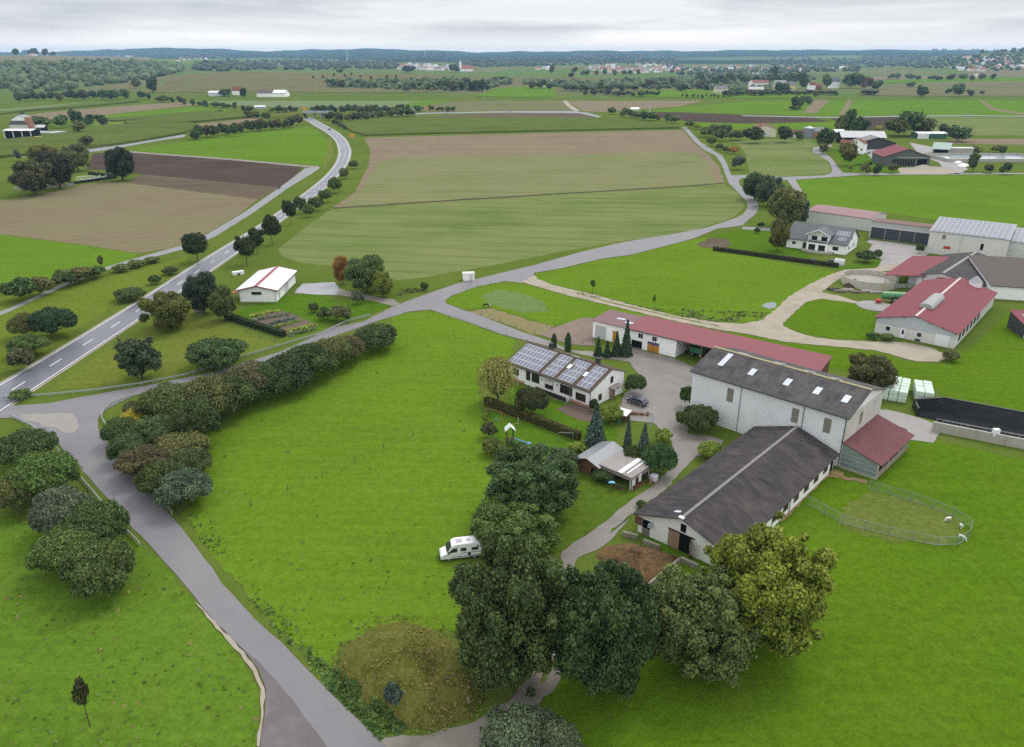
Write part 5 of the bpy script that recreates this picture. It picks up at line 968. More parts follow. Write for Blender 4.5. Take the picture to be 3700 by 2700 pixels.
# dirt strip, feeding plank beside the cowshed
# ---- red-roofed lean-to at the barn's gable
o = front((56.87, 116.63), DG, 0.02)
b = Bld('red_lean_to', 'open lean-to with red sheet roof and green windbreak netting at the barn gable', o, DG, 6.5, 15.2, [(0, 4.75), (6.5, 2.9)], 'y', None, ROOF_REDX.copy(), (.25, .35), 'lean-to', walls=False)
b.roof.data.materials[0] = ROOF_OLDRED
net = plain('windbreak_net', (.19, .24, .215), .9, var=.25, scale=2, bmp=.04)
mb = MB(); mb.hexa([(.1, .02, .35), (6.2, .02, .35), (6.2, .02, 2.95), (.1, .02, 4.6)], (0, .05, 0)); mb.build('windbreak_net', net, b.r)
for z in (1.2, 2.1, 2.8): mb = MB(); mb.bar((.1, -.03, z), (6.2, -.03, z), .05, 5); mb.build('rail', STEEL, b.r)
for y in (.1, 5.0, 10.0, 15.0): mb = MB(); mb.box(6.15, 6.35, y - .1, y + .1, 0, 2.9); mb.build('post', CONCW, b.r)
b.box('base_wall', CONCW, 0, 6.3, -.05, .12, 0, .35); b.box('side_wall', plain('timber_side', (.27, .23, .19), .9, var=.3), 6.2, 6.3, .3, 14.6, .0, 1.3)
# ---- solar-roofed bungalow
DGH = -43.5; o = front((15.93, 140.72), DGH, -23.2)
b = Bld('bungalow', 'long white single-storey house, front roof covered with solar panels', o, DGH, 23.2, 11.2, [(0, 3.85), (6.7, 6.5), (11.2, 4.75)], 'x', WHITE, ROOF_BROWN, (.25, .55), 'house')
for a0, a1, n in ((.2, 9.0, 9), (10.0, 13.4, 3), (14.4, 18.4, 4), (19.5, 22.7, 3)):
    b.solar(a0, a1, -.2, 6.2, n, 4, ((0, 2),) if a0 > 14 and a0 < 19 else ())
b.patch('roof_window', PLASTIC, 14.0, 14.9, 3.2, 4.4, .06, .1); b.patch('roof_window', PLASTIC, 18.8, 19.6, 2.6, 3.8, .06, .1); b.patch('roof_window', SKYL, 12.2, 14.0, 6.9, 7.7, .05, .08)
b.ridgecap(plain('brown_ridge', (.10, .075, .055), .85), .22)
for x in (6.0, 18.9): b.box('chimney', plain('slate_chimney', (.045, .048, .055), .7), x - .4, x + .4, 7.2, 8.0, 6.0, 7.7, b.roof)
b.gutter(0); b.pipe('F', 23.1, 3.7); b.pipe('F', 17.9, 3.7)
b.window('F', 1.5, 1.5, 1.7, 1.35, BRFRAME, mull=2); b.window('F', 5.6, 1.3, 1.0, 2.0, BRFRAME); b.window('F', 7.2, 1.35, 2.0, 1.9, BRFRAME, mull=2)
f = b.window('F', 11.0, 1.0, 2.1, 1.8, BRFRAME, mull=2); b.slab('roller_shutter', PLASTIC, 'F', 11.0, 13.1, 1.9, 2.8, .03, .06, f); b.window('F', 15.2, 1.2, 3.1, 1.75, BRFRAME, mull=3); b.window('F', 19.4, .95, 2.4, 1.45, BRFRAME, mull=3)
for x in (9.9, 14.2): b.slab('wall_lamp', METALG, 'F', x, x + .25, 2.3, 2.7, 0, .12)
mb = MB(); mb.box(9.6, 17.9, -1.5, -1.42, .2, 1.15)
for k in range(11): mb.box(9.6 + k * .79, 9.7 + k * .79, -1.53, -1.41, 0, 1.25)
mb.build('balcony_railing', plain('dark_wood', (.035, .028, .024), .8), b.r); b.box('terrace', CONCW, 9.2, 18.0, -1.5, -.01, 0, .15); b.slab('plinth', PINKB, 'F', 18.0, 23.2, 0, .55, .001, .03); b.slab('plinth', PINKB, 'F', .0, 5.0, 0, .5, .001, .03)
b.window('R', 6.5, 3.6, .75, 1.25, BRFRAME); b.window('R', 2.6, .9, .9, 1.2, BRFRAME); b.door('R', 7.0, 0, 1.1, 2.2, WOODB); b.slab('entrance_wall', plain('brown_entrance', (.27, .17, .15), .8), 'R', 6.3, 6.9, 0, 2.7, 0, .5)
mb = MB(); mb.hexa([(23.2, 5.9, 2.75), (24.4, 5.9, 2.55), (24.4, 9.0, 2.55), (23.2, 9.0, 2.75)], (0, 0, .1)); mb.build('entrance_canopy', WOODG, b.r); b.window('R', 8.8, 1.6, .8, .9, BRFRAME)
# ---- long red-roofed shed
DGL = -38.2
b = Bld('long_shed', 'long low white shed with pinkish-red sheet roof and open cart bays', (20.5, 183.4), DGL, 56, 7.6, [(0, 4.55), (7.6, 5.6)], 'x', None, ROOF_REDX, (.3, .5), 'shed', walls=False, clip=(10.2, 56.3))
mb = MB(); mb.box(0, 23.2, 0, 7.6, 0, 4.5); mb.build('wall', WHITE, b.r); mb = MB(); mb.box(23.2, 56, 7.3, 7.6, 0, 5.4); mb.box(55.8, 56, 0, 7.3, 0, 4.6); mb.build('back_wall', WOODB, b.r)
mb = MB(); mb.hexa([(-.4, -.5, 4.5), (10.4, -.5, 4.5), (10.4, 8.8, 4.95), (-.4, 8.8, 4.95)], (0, 0, .13))
r2 = mb.build('low_roof', ROOF_PURPLE, b.r)
for x, y in ((4.6, 3.6), (7.6, 2.4)):
    mb = MB(); z = 4.5 + .13 + (y + .5) * .0484 + .03; mb.hexa([(x, y, z), (x + 2.1, y + .3, z + .014), (x + 2.1, y + 1.2, z + .06), (x, y + .9, z + .045)], (0, 0, .05)); mb.build('skylight', SKYL, r2)
b.slab('sliding_gate', plain('pale_grey_gate', (.47, .48, .48), .6, var=.06), 'F', .8, 3.9, .05, 3.5, 0, .1); b.door('F', 5.9, 0, 1.3, 3.0, WOODO)
b.slab('garage_opening', DARK, 'F', 11.3, 14.2, .05, 1.9, 0, .03); b.slab('stone_base', GREYW, 'F', 10.2, 11.2, 0, .35, .001, .05)
d = b.slab('double_gate', WOODO, 'F', 15.7, 18.8, .05, 1.75, 0, .1); b.slab('gate_panel', plain('purple_panel', (.09, .085, .16), .6), 'F', 15.7, 18.8, 1.8, 2.45, 0, .1); b.slab('gate_post', WOODB, 'F', 17.2, 17.32, .05, 1.75, .1, .13, d)
b.window('F', 13.1, 2.8, 1.15, 1.1, mull=2); b.window('F', 16.9, 2.8, 1.15, 1.1, mull=2); b.gutter(0)
for x in (29.5, 36, 42.5, 49, 55.5): mb = MB(); mb.box(x - .12, x + .12, .1, .34, 0, 4.5); mb.build('post', WOODB, b.r)
mb = MB(); mb.box(23.3, 55.7, .08, .3, 4.2, 4.48); mb.build('lintel_beam', WOODB, b.r)
# ---- white shed with red ridge stripe
b = Bld('equipment_shed', 'white shed with white roof and red ridge stripe beside the main road', (-79.1, 213.25), 0, 10.7, 21, [(0, 3.7), (5.35, 4.9), (10.7, 3.7)], 'y', WHITE, ROOF_WHITE, (.7, .8), 'shed', trim=VERGER)
b.roof.data.materials[0] = sheet('white_sheet_roof_lengthwise', (.74, .74, .77), (.62, .64, .68), 'y', .5, .4, .4, .4, (1, 8), .1, .2, .03)
b.patch('ridge_stripe', VERGER, -.72, 21.72, 4.85, 5.3); b.patch('ridge_stripe', VERGER, -.72, 21.72, 5.4, 5.85); b.window('F', 3.7, 2.25, 2.9, .85, mull=1); b.slab('plinth', GREYW, 'F', 0, 10.7, 0, .25, .001, .04); b.pipe('F', .15, 3.6); b.pipe('R', 2.8, 3.6); b.pipe('F', 10.6, 3.6)
mb = MB(); mb.hexa([(-2.2, .2, 2.5), (-.05, .2, 2.9), (-.05, 6, 2.9), (-2.2, 6, 2.5)], (0, 0, .1)); mb.build('side_canopy', REDP, b.r)
for y in (.3, 3, 5.9): mb = MB(); mb.box(-2.15, -2.03, y, y + .12, 0, 2.5); mb.build('canopy_post', WOODB, b.r)
b.gutter(1); b.slab('gate', GREYW, 'R', 9, 13, 0, 2.9, 0, .06)
# ---- house with balcony gable
DH2 = -36.5
b = Bld('balcony_house', 'white two-storey house with grey tiled roof and balconied middle gable', (102.8, 282.9), DH2, 21.2, 15.4, [(0, 3.9), (7.7, 8.3), (15.4, 3.9)], 'x', WHITE, ROOF_SLATE, (.6, .7), 'house')
b.gutter(0)
g0, g1, gy = 7.6, 15.0, 1.1
mb = MB(); mb.box(g0, g1, -gy, 3, 0, 3.1); mb.add([(g0, -.0, 3.1), (g1, -.0, 3.1), (g1, 0, 6.3), ((g0 + g1) / 2, 0, 8.0), (g0, 0, 6.3), (g0, 6, 3.1), (g1, 6, 3.1), (g1, 6, 6.3), ((g0 + g1) / 2, 6, 8.0), (g0, 6, 6.3)], [(0, 1, 2, 3, 4), (9, 8, 7, 6, 5), (1, 6, 7, 2), (0, 4, 9, 5)]); mb.build('gable_bay', WHITE, b.r)
mb = MB(); mc = (g0 + g1) / 2
for sg, e in ((-1, g0 - .7), (1, g1 + .7)): mb.hexa([(e, -gy - .8, 6.0), (mc, -gy - .8, 8.05), (mc, 7.2, 8.05), (e, 7.2, 6.0)], (0, 0, .16))
mb.build('gable_roof', ROOF_SLATE, b.r); mb = MB()
for e in (g0 - .7, g1 + .7): mb.hexa([(e, -gy - .86, 5.85), (mc, -gy - .86, 7.9), (mc, -gy - .78, 7.9), (e, -gy - .78, 5.85)], (0, 0, .32))
mb.build('bargeboard', PLASTIC, b.r)
for x in (g0 + .1, g1 - .3): mb = MB(); mb.box(x, x + .22, -gy - .02, -gy + .2, 3.1, 6.2); mb.build('balcony_post', PLASTIC, b.r)
mb = MB(); mb.box(g0, g1, -gy - .04, -gy + .04, 4.0, 4.1)
for k in range(15): mb.box(g0 + .2 + k * .5, g0 + .26 + k * .5, -gy - .03, -gy + .03, 3.1, 4.0)
mb.build('balcony_railing', PLASTIC, b.r)
for x in (8.7, 12.2): 
    mb = MB(); mb.box(x, x + 2.0, -.06, -.01, 3.2, 5.5); mb.build('balcony_door', GLASS, b.r); mb = MB(); mb.box(x - .4, x + 2.0, -gy - .06, -gy - .01, .3, 2.6); mb.build('patio_door', GLASS, b.r)
b.window('F', 2.0, 1.6, 1.2, .9); b.window('F', 5.9, .3, 1.2, 2.3); b.window('F', 16.5, 1.2, 2.0, 1.3); b.window('R', 3, 1.3, 1.2, 1.3); b.window('R', 9, 1.3, 1.2, 1.3); b.window('R', 5.5, 4.4, 1.2, 1.2)
b.solar(16.2, 20.8, 3.2, 5.4, 4, 1); b.solar(17.6, 20.2, 1.0, 2.6, 2, 1)
mb = MB(); q = [(5.5, -1.5), (7.5, -3.2), (11, -3.9), (15, -3.4), (17, -2.2), (17.2, -.1), (5.4, -.1)]; mb.prism(q, 0, .55); mb.build('terrace', CONCW, b.r)
# ---- machine hall and red flat-roofed hall behind
DM = -38
o = (126.9, 329.5); b = Bld('red_flat_hall', 'pale hall with low pinkish-red roof behind the balcony house', (126.9, 329.5), DM - 7, 26.5, 17, [(0, 5.0), (8.5, 6.2), (17, 5.0)], 'x', GREYW, ROOF_REDX, (.3, .3), 'hall')
b.roof.data.materials[0] = sheet('faded_pink_roof', (.40, .22, .22), (.36, .23, .22), 'x', .5, .6, .3, .4, (1, 6), .1, .3, .03)
b = Bld('machine_hall', 'grey machine hall with four wide anthracite roller doors', (140.6, 298.9), DM, 21.8, 10, [(0, 6.6), (10, 6.0)], 'x', stained('hall_wall', (.42, .42, .41), (.36, .36, .34), .3), plain('brown_flat_roof', (.17, .10, .085), .85), (.3, .3), 'hall', trim=None)
for k in range(4): b.slab('roller_door', ANTH, 'F', .5 + k * 5.25, 5.55 + k * 5.25, .1, 4.3, 0, .06)
b.slab('door_beam', GREYW, 'F', .2, 21.5, 4.4, 4.7, 0, .1)
# ---- silo building with solar roof
b = Bld('solar_hall', 'tall pale concrete hall with a roof full of solar panels at right', (150.6, 273.8), -36.5, 24.5, 17, [(0, 7.9), (17, 10.3)], 'x', stained('old_concrete', (.60, .59, .56), (.46, .45, .42), .4), ROOF_LIGHT, (.3, .3), 'hall')
b.solar(.4, 23.6, .2, 16.4, 15, 5); b.slab('wall_sign', REDP, 'F', 5.2, 7.4, 2.3, 3.3, 0, .08); b.slab('window_opening', DARK, 'F', 16.5, 17.4, 3.4, 5.6, 0, .04); b.slab('window_opening', WOODG, 'F', 4.2, 5.3, 5.6, 7.2, 0, .04); b.pipe('F', 10.2, 7.7, GREYW)
p0 = G(*M3(2100, 490)); b = Bld('grey_annex', 'grey annex with solar panels at the right edge beside the tall solar hall', (172.2, 263.6), -36.5, 16, 14, [(0, 6.6), (14, 9.0)], 'x', GREYW, ROOF_LIGHT, (.3, .3), 'hall'); b.solar(.3, 9.3, .2, 13.2, 6, 4)
# ---- dark roofed barns of the right-hand farm
b = Bld('dark_barn', 'low barn with dark grey-black roof and pale ridge behind the big red barn', (122.5, 229.5), -43, 19, 36, [(0, 3.6), (9.3, 6.0), (19, 3.4)], 'y', GREYW, ROOF_DARK, (.4, .4), 'barn'); b.ridgecap(RIDGE, .4, .1); b.slab('white_wall_band', WHITE, 'F', 2.5, 9, .2, 3.4, 0, .03)
b = Bld('brown_roof_barn', 'barn with dark brown roof and white wall at the right edge', (140.8, 217.0), -14, 30, 24, [(0, 4.0), (24, 7.0)], 'x', WHITE, plain('brown_sheet_roof', (.085, .066, .06), .8, var=.25), (.5, .5), 'barn'); b.gutter(0)
b = Bld('red_canopy', 'red sheet-roofed canopy on posts at the left of the dark barn', (113.9, 226.8), -2, 12.6, 27.5, [(0, 4.2), (27.5, 5.0)], 'x', None, ROOF_RED, (.2, .2), 'canopy', walls=False)
mb = MB(); b.roof.data = mesh('roof', [(-.5, 0, 4.3), (11.9, -.6, 4.3), (30.5, 23.0, 4.6), (18.6, 23.8, 4.6), (-.5, 0, 4.48), (11.9, -.6, 4.48), (30.5, 23.0, 4.78), (18.6, 23.8, 4.78)], [(3, 2, 1, 0), (4, 5, 6, 7), (0, 1, 5, 4), (1, 2, 6, 5), (2, 3, 7, 6), (3, 0, 4, 7)], ROOF_RED)
for x, y in ((.3, .3), (4, .2), (8, 0), (11.4, 0), (6, 8), (12, 16)): mb = MB(); mb.box(x, x + .2, y, y + .2, 0, 4.3); mb.build('post', STEEL, b.r)
b.box('feed_wall', CONCW, 4.5, 11.5, 1.5, 1.7, 0, 1.3)
b = Bld('red_link_roof', 'small red roof joining the canopy and the big red-roofed barn', (124.4, 219.5), -43, 6.5, 9.5, [(0, 4.4), (6.5, 4.7)], 'y', None, ROOF_RED, (.2, .2), 'canopy', walls=False)
for x, y in ((.2, .2), (6.1, .2), (.2, 9), (6.1, 9)): mb = MB(); mb.box(x, x + .2, y, y + .2, 0, 4.4); mb.build('post', STEEL, b.r)
# ---- big red-roofed barn
DR = -40.5
b = Bld('big_red_barn', 'big barn with red sheet roof, ridge ventilator and white gable doors', (93.75, 186.9), DR, 18.6, 45.5, [(0, 4.2), (9.0, 6.4), (18.6, 3.95)], 'y', stained('barn_wall', (.60, .59, .55), (.46, .45, .41), .35), ROOF_RED, (.6, .5), 'barn', thick=.12)
b.slab('gable_cladding', plain('grey_gable_sheet', (.43, .46, .48), .6, var=.06), 'F', .05, 18.55, 2.75, 3.9, .001, .05)
mb = MB(); mb.add([(.05, -.05, 3.9), (18.55, -.05, 3.9), (18.5, -.05, 3.93), (9.0, -.05, 6.3), (.1, -.05, 4.17)], [(0, 1, 2, 3, 4)]); mb.build('gable_cladding', MATS['grey_gable_sheet'], b.r)
b.ridgecap(plain('pale_ridge', (.50, .42, .42), .6), .3, .08, a0=-.6, a1=8); b.ridgecap(MATS['pale_ridge'], .3, .08, a0=24, a1=46.0)
vent = sheet('ridge_ventilator', (.50, .52, .49), (.42, .43, .40), 'y', .4, .6, .3, .4, (1, 4), .1, .3, .04); sec = []
for y in (8.2, 20.5): sec.append([(9.0 + 1.75 * math.cos(t), y, 6.35 + 1.3 * math.sin(t)) for t in np.linspace(0, math.pi, 9)])
mb = MB(); mb.ring(sec); mb.build('ridge_ventilator', vent, b.roof)
for u in (2.6, 10.0): b.window('F', u, 1.25, 1.0, 1.05, PLASTIC)
d = b.door('F', 6.0, .1, 1.3, 2.35, PLASTIC); b.slab('door_pane', GLASS, 'F', 6.45, 6.95, 1.1, 2.2, .08, .1, d); b.slab('floor_hatch', DARK, 'F', 9.7, 11.0, .1, .6, 0, .04); b.slab('gable_door', plain('white_door', (.72, .73, .75), .5, var=.04), 'F', 14.1, 17.3, .05, 2.9, .05, .13)
for k in range(6): b.slab('side_opening', ANTH, 'R', 3 + k * 4.2, 5.6 + k * 4.2, 1.0, 3.0, 0, .04)
for k in range(7): mb = MB(); y = .0; c = .3 + k * 3.0; mb.box(c, c + .18, -.62, -.05, b.rz(c) - .42, b.rz(c) - .22); mb.build('purlin_end', WOODB, b.roof)
# white feed silo beside the barn, annex with solar
s_ = empty('feed_silo', (*G(*M3(1915, 810))[:2], 0), 0, 'white pointed feed silo rising behind the big red barn roof', 'silo')
mb = MB(); mb.cyl(0, 0, 2.6, 6.6, 1.7, 18); mb.build('tank', PLASTIC, s_); mb = MB(); mb.cyl(0, 0, 6.6, 8.0, 1.75, 18, .4); mb.build('top', METALG, s_); mb = MB(); mb.cyl(0, 0, .9, 2.6, .3, 18, 1.7); mb.build('hopper', PLASTIC, s_)
for k in range(4): t = k * math.pi / 2 + .4; mb = MB(); mb.bar((1.5 * math.cos(t), 1.5 * math.sin(t), 0), (1.5 * math.cos(t), 1.5 * math.sin(t), 2.8), .1); mb.build('leg', STEEL, s_)
b = Bld('calf_annex', 'red-roofed annex with two rows of solar panels at the right edge', (129.5, 182.5), -8, 30, 9, [(0, 3.3), (9, 4.4)], 'x', plain('dark_annex_wall', (.05, .05, .055), .8), ROOF_RED, (.3, .3), 'shed'); b.solar(1.5, 20, .0, 6.5, 9, 2); b.box('base_wall', CONCW, 0, 30, -.15, .01 - .02, 0, 1.0)
# ---- garden hut and white lean-to
b = Bld('garden_hut', 'brown wooden garden hut with pale grey gabled metal roof', (11.2, 115.9), -41, 4.6, 7.2, [(0, 2.25), (2.3, 3.05), (4.6, 2.25)], 'y', WOODB, ROOF_LIGHT, (.55, .45), 'hut', thick=.08); b.slab('opening_shade', DARK, 'F', 3.0, 4.2, .05, 1.5, 0, .03)
b = Bld('white_lean_to', 'open garden shelter under a whitish corrugated lean-to roof', (15.0, 113.2), -44, 6.3, 5.6, [(0, 2.45), (5.6, 2.75)], 'x', None, ROOF_PALE, (.25, .25), 'shelter', walls=False, thick=.07)
b.patch('clear_sheet', plain('clear_sheet', (.72, .73, .75), .4), 3.6, 4.5, -.2, 5.4); b.patch('clear_sheet', MATS['clear_sheet'], 5.0, 5.3, .4, 5.2)
for x, y in ((.1, .1), (6.1, .1), (6.1, 5.4), (.1, 5.4)): mb = MB(); mb.box(x - .08, x + .08, y - .08, y + .08, 0, 2.5); mb.build('post', PLASTIC, b.r)
b.slab('fascia', plain('weathered_fascia', (.30, .25, .24), .9, var=.4, scale=3), 'F', 0, 6.3, 1.75, 2.5, 0, .06); b.slab('fascia', MATS['weathered_fascia'], 'R', 0, 5.6, 1.75, 2.6, 0, .06); b.box('back_wall', WOODG, 0, 6.2, 5.45, 5.55, 0, 2.6); b.slab('white_panel', PLASTIC, 'R', .1, 1.0, 0, 1.9, .08, .14); b.slab('white_panel', PLASTIC, 'R', 1.9, 2.7, .6, 2.3, .08, .14)
# ---- little things standing near by
def boxthing(name, label, cat, p, deg, dims, mat, parts=(), group=None, bevel=.03):
    r = empty(name, p, rad(deg), label, cat, group); mb = MB(); x, y, z = dims; mb.box(-x / 2, x / 2, -y / 2, y / 2, 0, z); mb.build('body', mat, r, bevel=bevel)
    for nm, m, (a0, a1, b0, b1, c0, c1) in parts: q = MB(); q.box(a0, a1, b0, b1, c0, c1); q.build(nm, m, r)
    return r
boxthing('trailer_hut', 'small whitish hut with flat grey roof alone on the lane verge', 'hut', G(1036, 619), 8, (3.6, 2.4, 2.3), WHITE2, [('roof', GREYW, (-1.95, 1.95, -1.35, 1.35, 2.3, 2.42)), ('door', GREYW, (.3, 1.2, -1.25, -1.2, .1, 2.0))])
boxthing('bench', 'pale wooden bench under the dark tree near the red-striped shed', 'bench', G(442, 692), 5, (3.0, .9, .45), WOODG, [('backrest', WOODG, (-1.5, 1.5, .38, .46, .45, 1.2))])
boxthing('trailer', 'small white trailer parked left of the red-striped shed', 'trailer', G(527, 607), 35, (3.6, 1.6, 1.1), PLASTIC, [('wheel', BLACKP, (-.4, .3, -.95, -.8, 0, .6)), ('wheel', BLACKP, (-.4, .3, .8, .95, 0, .6))])

# ================================================================ vehicles
def paintmat():
    m, t, p, o = newmat('car_paint'); oi = N(t, 'ShaderNodeObjectInfo'); n = noise(t, coords(t, 'obj'), 1.2, 4)
    L(t, mixc(t, .12, oi.outputs['Color'], mixc(t, n, (.02, .02, .02), (.6, .6, .6))), p.inputs['Base Color']); p.inputs['Roughness'].default_value = .28; p.inputs['Specular IOR Level'].default_value = .5; p.inputs['Coat Weight'].default_value = .3; return m
PAINT = paintmat(); TYRE = plain('tyre_rubber', (.018, .018, .019), .85); RIM = plain('wheel_rim', (.42, .43, .45), .35, .6); LAMP = plain('lamp_glass', (.62, .64, .66), .15, spec=.6); TAIL = plain('tail_lamp', (.30, .02, .02), .25); SEATC = plain('cabin_glass', (.025, .03, .036), .06, spec=.7, var=.2)
def wheel(parent, x, y, r, w_=.22):
    s = -1 if y < 0 else 1; mb = MB(); mb.bar((x, y - s * w_, r), (x, y, r), r, 18); w1 = mb.build('wheel', TYRE, parent); mb = MB(); mb.bar((x, y, r), (x, y + s * .015, r), r * .62, 14); mb.build('rim', RIM, w1); mb = MB(); mb.bar((x, y + s * .015, r), (x, y + s * .03, r), r * .15, 8); mb.build('hub_cap', METALG, w1); return w1
def sideprof(poly, half, tuck=lambda z: 1.0):
    """closed side outline (x, z) given width, narrowing with height"""
    mb = MB(); mb.ring([[(x, y * half * tuck(z), z) for x, z in poly] for y in (1, -1)]); return mb
def camper(label, loc, deg):
    r = empty('camper_van', loc, rad(deg), label, 'van'); tk = lambda z: 1 - max(0, z - 1.35) * .075
    poly = [(-2.95, .42), (-2.98, 1.2), (-2.94, 2.25), (-2.78, 2.56), (-1.5, 2.64), (.6, 2.62), (1.05, 2.52), (1.28, 2.34), (2.02, 1.36), (2.32, 1.22), (2.78, 1.0), (2.93, .75), (2.95, .40)]
    b_ = sideprof(poly, 1.03, tk).build('body', PAINT, r, bevel=.07); b_.color = (.80, .80, .81, 1)
    mb = MB(); e = lambda x, z, s: (x + .035, s * (1.03 * tk(z) - .1), z + .02); mb.add([e(2.0, 1.42, -1), e(2.0, 1.42, 1), e(1.36, 2.27, 1), e(1.36, 2.27, -1)], [(0, 1, 2, 3)]); mb.build('windscreen', SEATC, r)
    for s in (-1, 1):
        y = lambda z: s * (1.03 * tk(z) + .012)
        mb = MB(); q = [(.55, 1.45), (1.78, 1.40), (1.22, 2.05), (.55, 2.08)]; mb.add([(a, y(z), z) for a, z in q], [(0, 1, 2, 3)]); mb.build('side_window', SEATC, r)
        mb = MB(); q = [(-.75, 1.5), (.05, 1.5), (.05, 2.02), (-.75, 2.02)]; mb.add([(a, y(z), z) for a, z in q], [(0, 1, 2, 3)]); mb.build('side_window', SEATC, r)
        mb = MB(); q = [(-2.4, 1.5), (-1.5, 1.5), (-1.5, 2.0), (-2.4, 2.0)]; mb.add([(a, y(z), z) for a, z in q], [(0, 1, 2, 3)]); mb.build('side_window', SEATC, r)
        mb = MB()
        for a0, a1, z0, z1 in ((-2.9, 1.3, .62, .72), (-2.9, .0, 1.18, 1.26), (-1.35, -.95, .62, 1.18), (-2.85, -1.2, .46, .54)): mb.add([(a0, y(z0), z0), (a1, y(z0), z0), (a1, y(z1), z1), (a0, y(z1), z1)], [(0, 1, 2, 3)])
        mb.build('side_stripe', plain('dark_stripe', (.04, .045, .055), .4), r)
        mb = MB(); mb.box(1.66, 1.86, min(s * 1.05, s * 1.3), max(s * 1.05, s * 1.3), 1.35, 1.7); mb.build('mirror', BLACKP, r, bevel=.03)
        mb = MB(); mb.hexa([(2.55, s * .62, .86), (2.86, s * .62, .78), (2.86, s * .97, .78), (2.55, s * .99, .86)], (.06, 0, .22)); mb.build('headlight', LAMP, r)
        for x in (-1.85, 1.75): wheel(r, x, s * 1.0, .35)
        mb = MB(); mb.box(-2.99, -2.95, min(s * .78, s * .98), max(s * .78, s * .98), .9, 1.5); mb.build('tail_lamp', TAIL, r)
    mb = MB(); mb.box(2.6, 3.02, -1.0, 1.0, .28, .66); mb.build('bumper', BLACKP, r, bevel=.05)
    for x, w_ in ((.2, .42), (-1.15, .3)): mb = MB(); mb.box(x - w_, x + w_, -w_, w_, 2.62, 2.72); mb.build('roof_hatch', plain('hatch_grey', (.42, .42, .45), .4), r, bevel=.03)
    return r
camper('white high-roofed camper van with dark side stripes parked on the meadow', (-7.35, 90.95, .04), 190.6)
def car(label, loc, deg, col, group=None, far=False, name='parked_car'):
    r = empty(name, loc, rad(deg), label, 'car', group); tk = lambda z: 1 - max(0, z - .85) * .28
    poly = [(-2.12, .32), (-2.2, .75), (-2.12, .98), (-1.95, 1.05), (-1.55, 1.38), (-.9, 1.49), (.1, 1.47), (.55, 1.36), (1.15, .98), (1.85, .84), (2.12, .66), (2.16, .35)]
    b_ = sideprof(poly, .89, tk).build('body', PAINT, r, bevel=.06); b_.color = (*col, 1)
    for nm, q in (('windscreen', ((.62, 1.34), (1.1, 1.02))), ('rear_window', ((-1.62, 1.36), (-1.92, 1.08)))):
        (x0, z0), (x1, z1) = q; s = 1 if nm[0] == 'w' else -1; mb = MB(); mb.add([(x0 + s * .02, -.89 * tk(z0) + .1, z0 + .02), (x1 + s * .03, -.89 * tk(z1) + .07, z1 + .02), (x1 + s * .03, .89 * tk(z1) - .07, z1 + .02), (x0 + s * .02, .89 * tk(z0) - .1, z0 + .02)], [(0, 1, 2, 3)]); mb.build(nm, SEATC, r)
    for s in (-1, 1):
        y = lambda z: s * (.89 * tk(z) + .012)
        for q in (((-.35, .98), (.92, .98), (.5, 1.33), (-.35, 1.38)), ((-1.6, 1.0), (-.45, .98), (-.45, 1.38), (-1.3, 1.36))): mb = MB(); mb.add([(a, y(z), z) for a, z in q], [(0, 1, 2, 3)]); mb.build('side_window', SEATC, r)
        for x in (-1.32, 1.3): wheel(r, x, s * .88, .32, .2)
        if not far:
            mb = MB(); mb.box(1.98, 2.14, min(s * .5, s * .82), max(s * .5, s * .82), .6, .76); mb.build('headlight', LAMP, r); mb = MB(); mb.box(-2.2, -2.1, min(s * .55, s * .85), max(s * .55, s * .85), .72, .98); mb.build('tail_lamp', TAIL, r); mb = MB(); mb.box(.78, .92, min(s * .88, s * 1.06), max(s * .88, s * 1.06), .95, 1.1); mb.build('mirror', BLACKP, r)
    return r
car('dark blue car parked on the yard beside the solar-roofed house', (25.75, 142.75, .08), 137, (.022, .032, .060))
for px, py, deg, c, l in ((729, 287.5, 75, (.02, .02, .025), 'black car driving on the main road bend near the bridge'), (1126, 248, 3, (.35, .37, .40), 'grey car on the far cross road in the middle'), (915, 250, 0, (.78, .78, .78), 'white vehicle on the cross road beside the tree row'), (2141, 255, 8, (.25, .28, .33), 'silvery car on the far road across the bright fields'), (1921, 340, 60, (.05, .06, .09), 'dark car parked in the yard by the white farmhouse')):
    p = G(px, py); car(l, (p.x, p.y, .1), deg, c, None, True, 'car')
# slurry tanker, wagon under the shed roof, red implement
t = empty('slurry_tanker', G(*M3(1402, 800)), rad(-12), 'green slurry tanker beside the big red-roofed barn', 'tanker'); mb = MB(); mb.bar((-3.2, 0, 2.0), (3.2, 0, 2.0), 1.05, 16); mb.build('tank', plain('tanker_green', (.10, .26, .12), .4), t)
for s in (-1, 1): wheel(t, .3, s * 1.25, .85, .5)
mb = MB(); mb.bar((3.2, 0, .9), (5, 0, .6), .1); mb.box(-3, 3, -.4, .4, .8, 1.05); mb.build('drawbar', METALG, t)
t = empty('mower', G(*M3(1320, 810)), rad(-10), 'small red farm implement on the round concrete slab', 'implement'); mb = MB(); mb.box(-1.2, .2, -.6, .6, .4, 1.3); mb.build('housing', REDP, t, bevel=.1); mb = MB(); mb.bar((.2, 0, .8), (3.2, 0, .9), .1, 6); mb.bar((1.5, -.7, .3), (1.5, .7, .3), .12, 6); mb.build('arm', BRICK, t)
t = empty('wagon', (44.2, 170.2, .09), rad(-38), 'green wagon standing under the open bay of the long shed', 'wagon'); mb = MB(); mb.box(-1.6, 1.6, -.9, .9, .8, 2.1); mb.build('box', GREENP, t)
for s in (-1, 1):
    for x in (-1, 1): wheel(t, x, s * .95, .4)
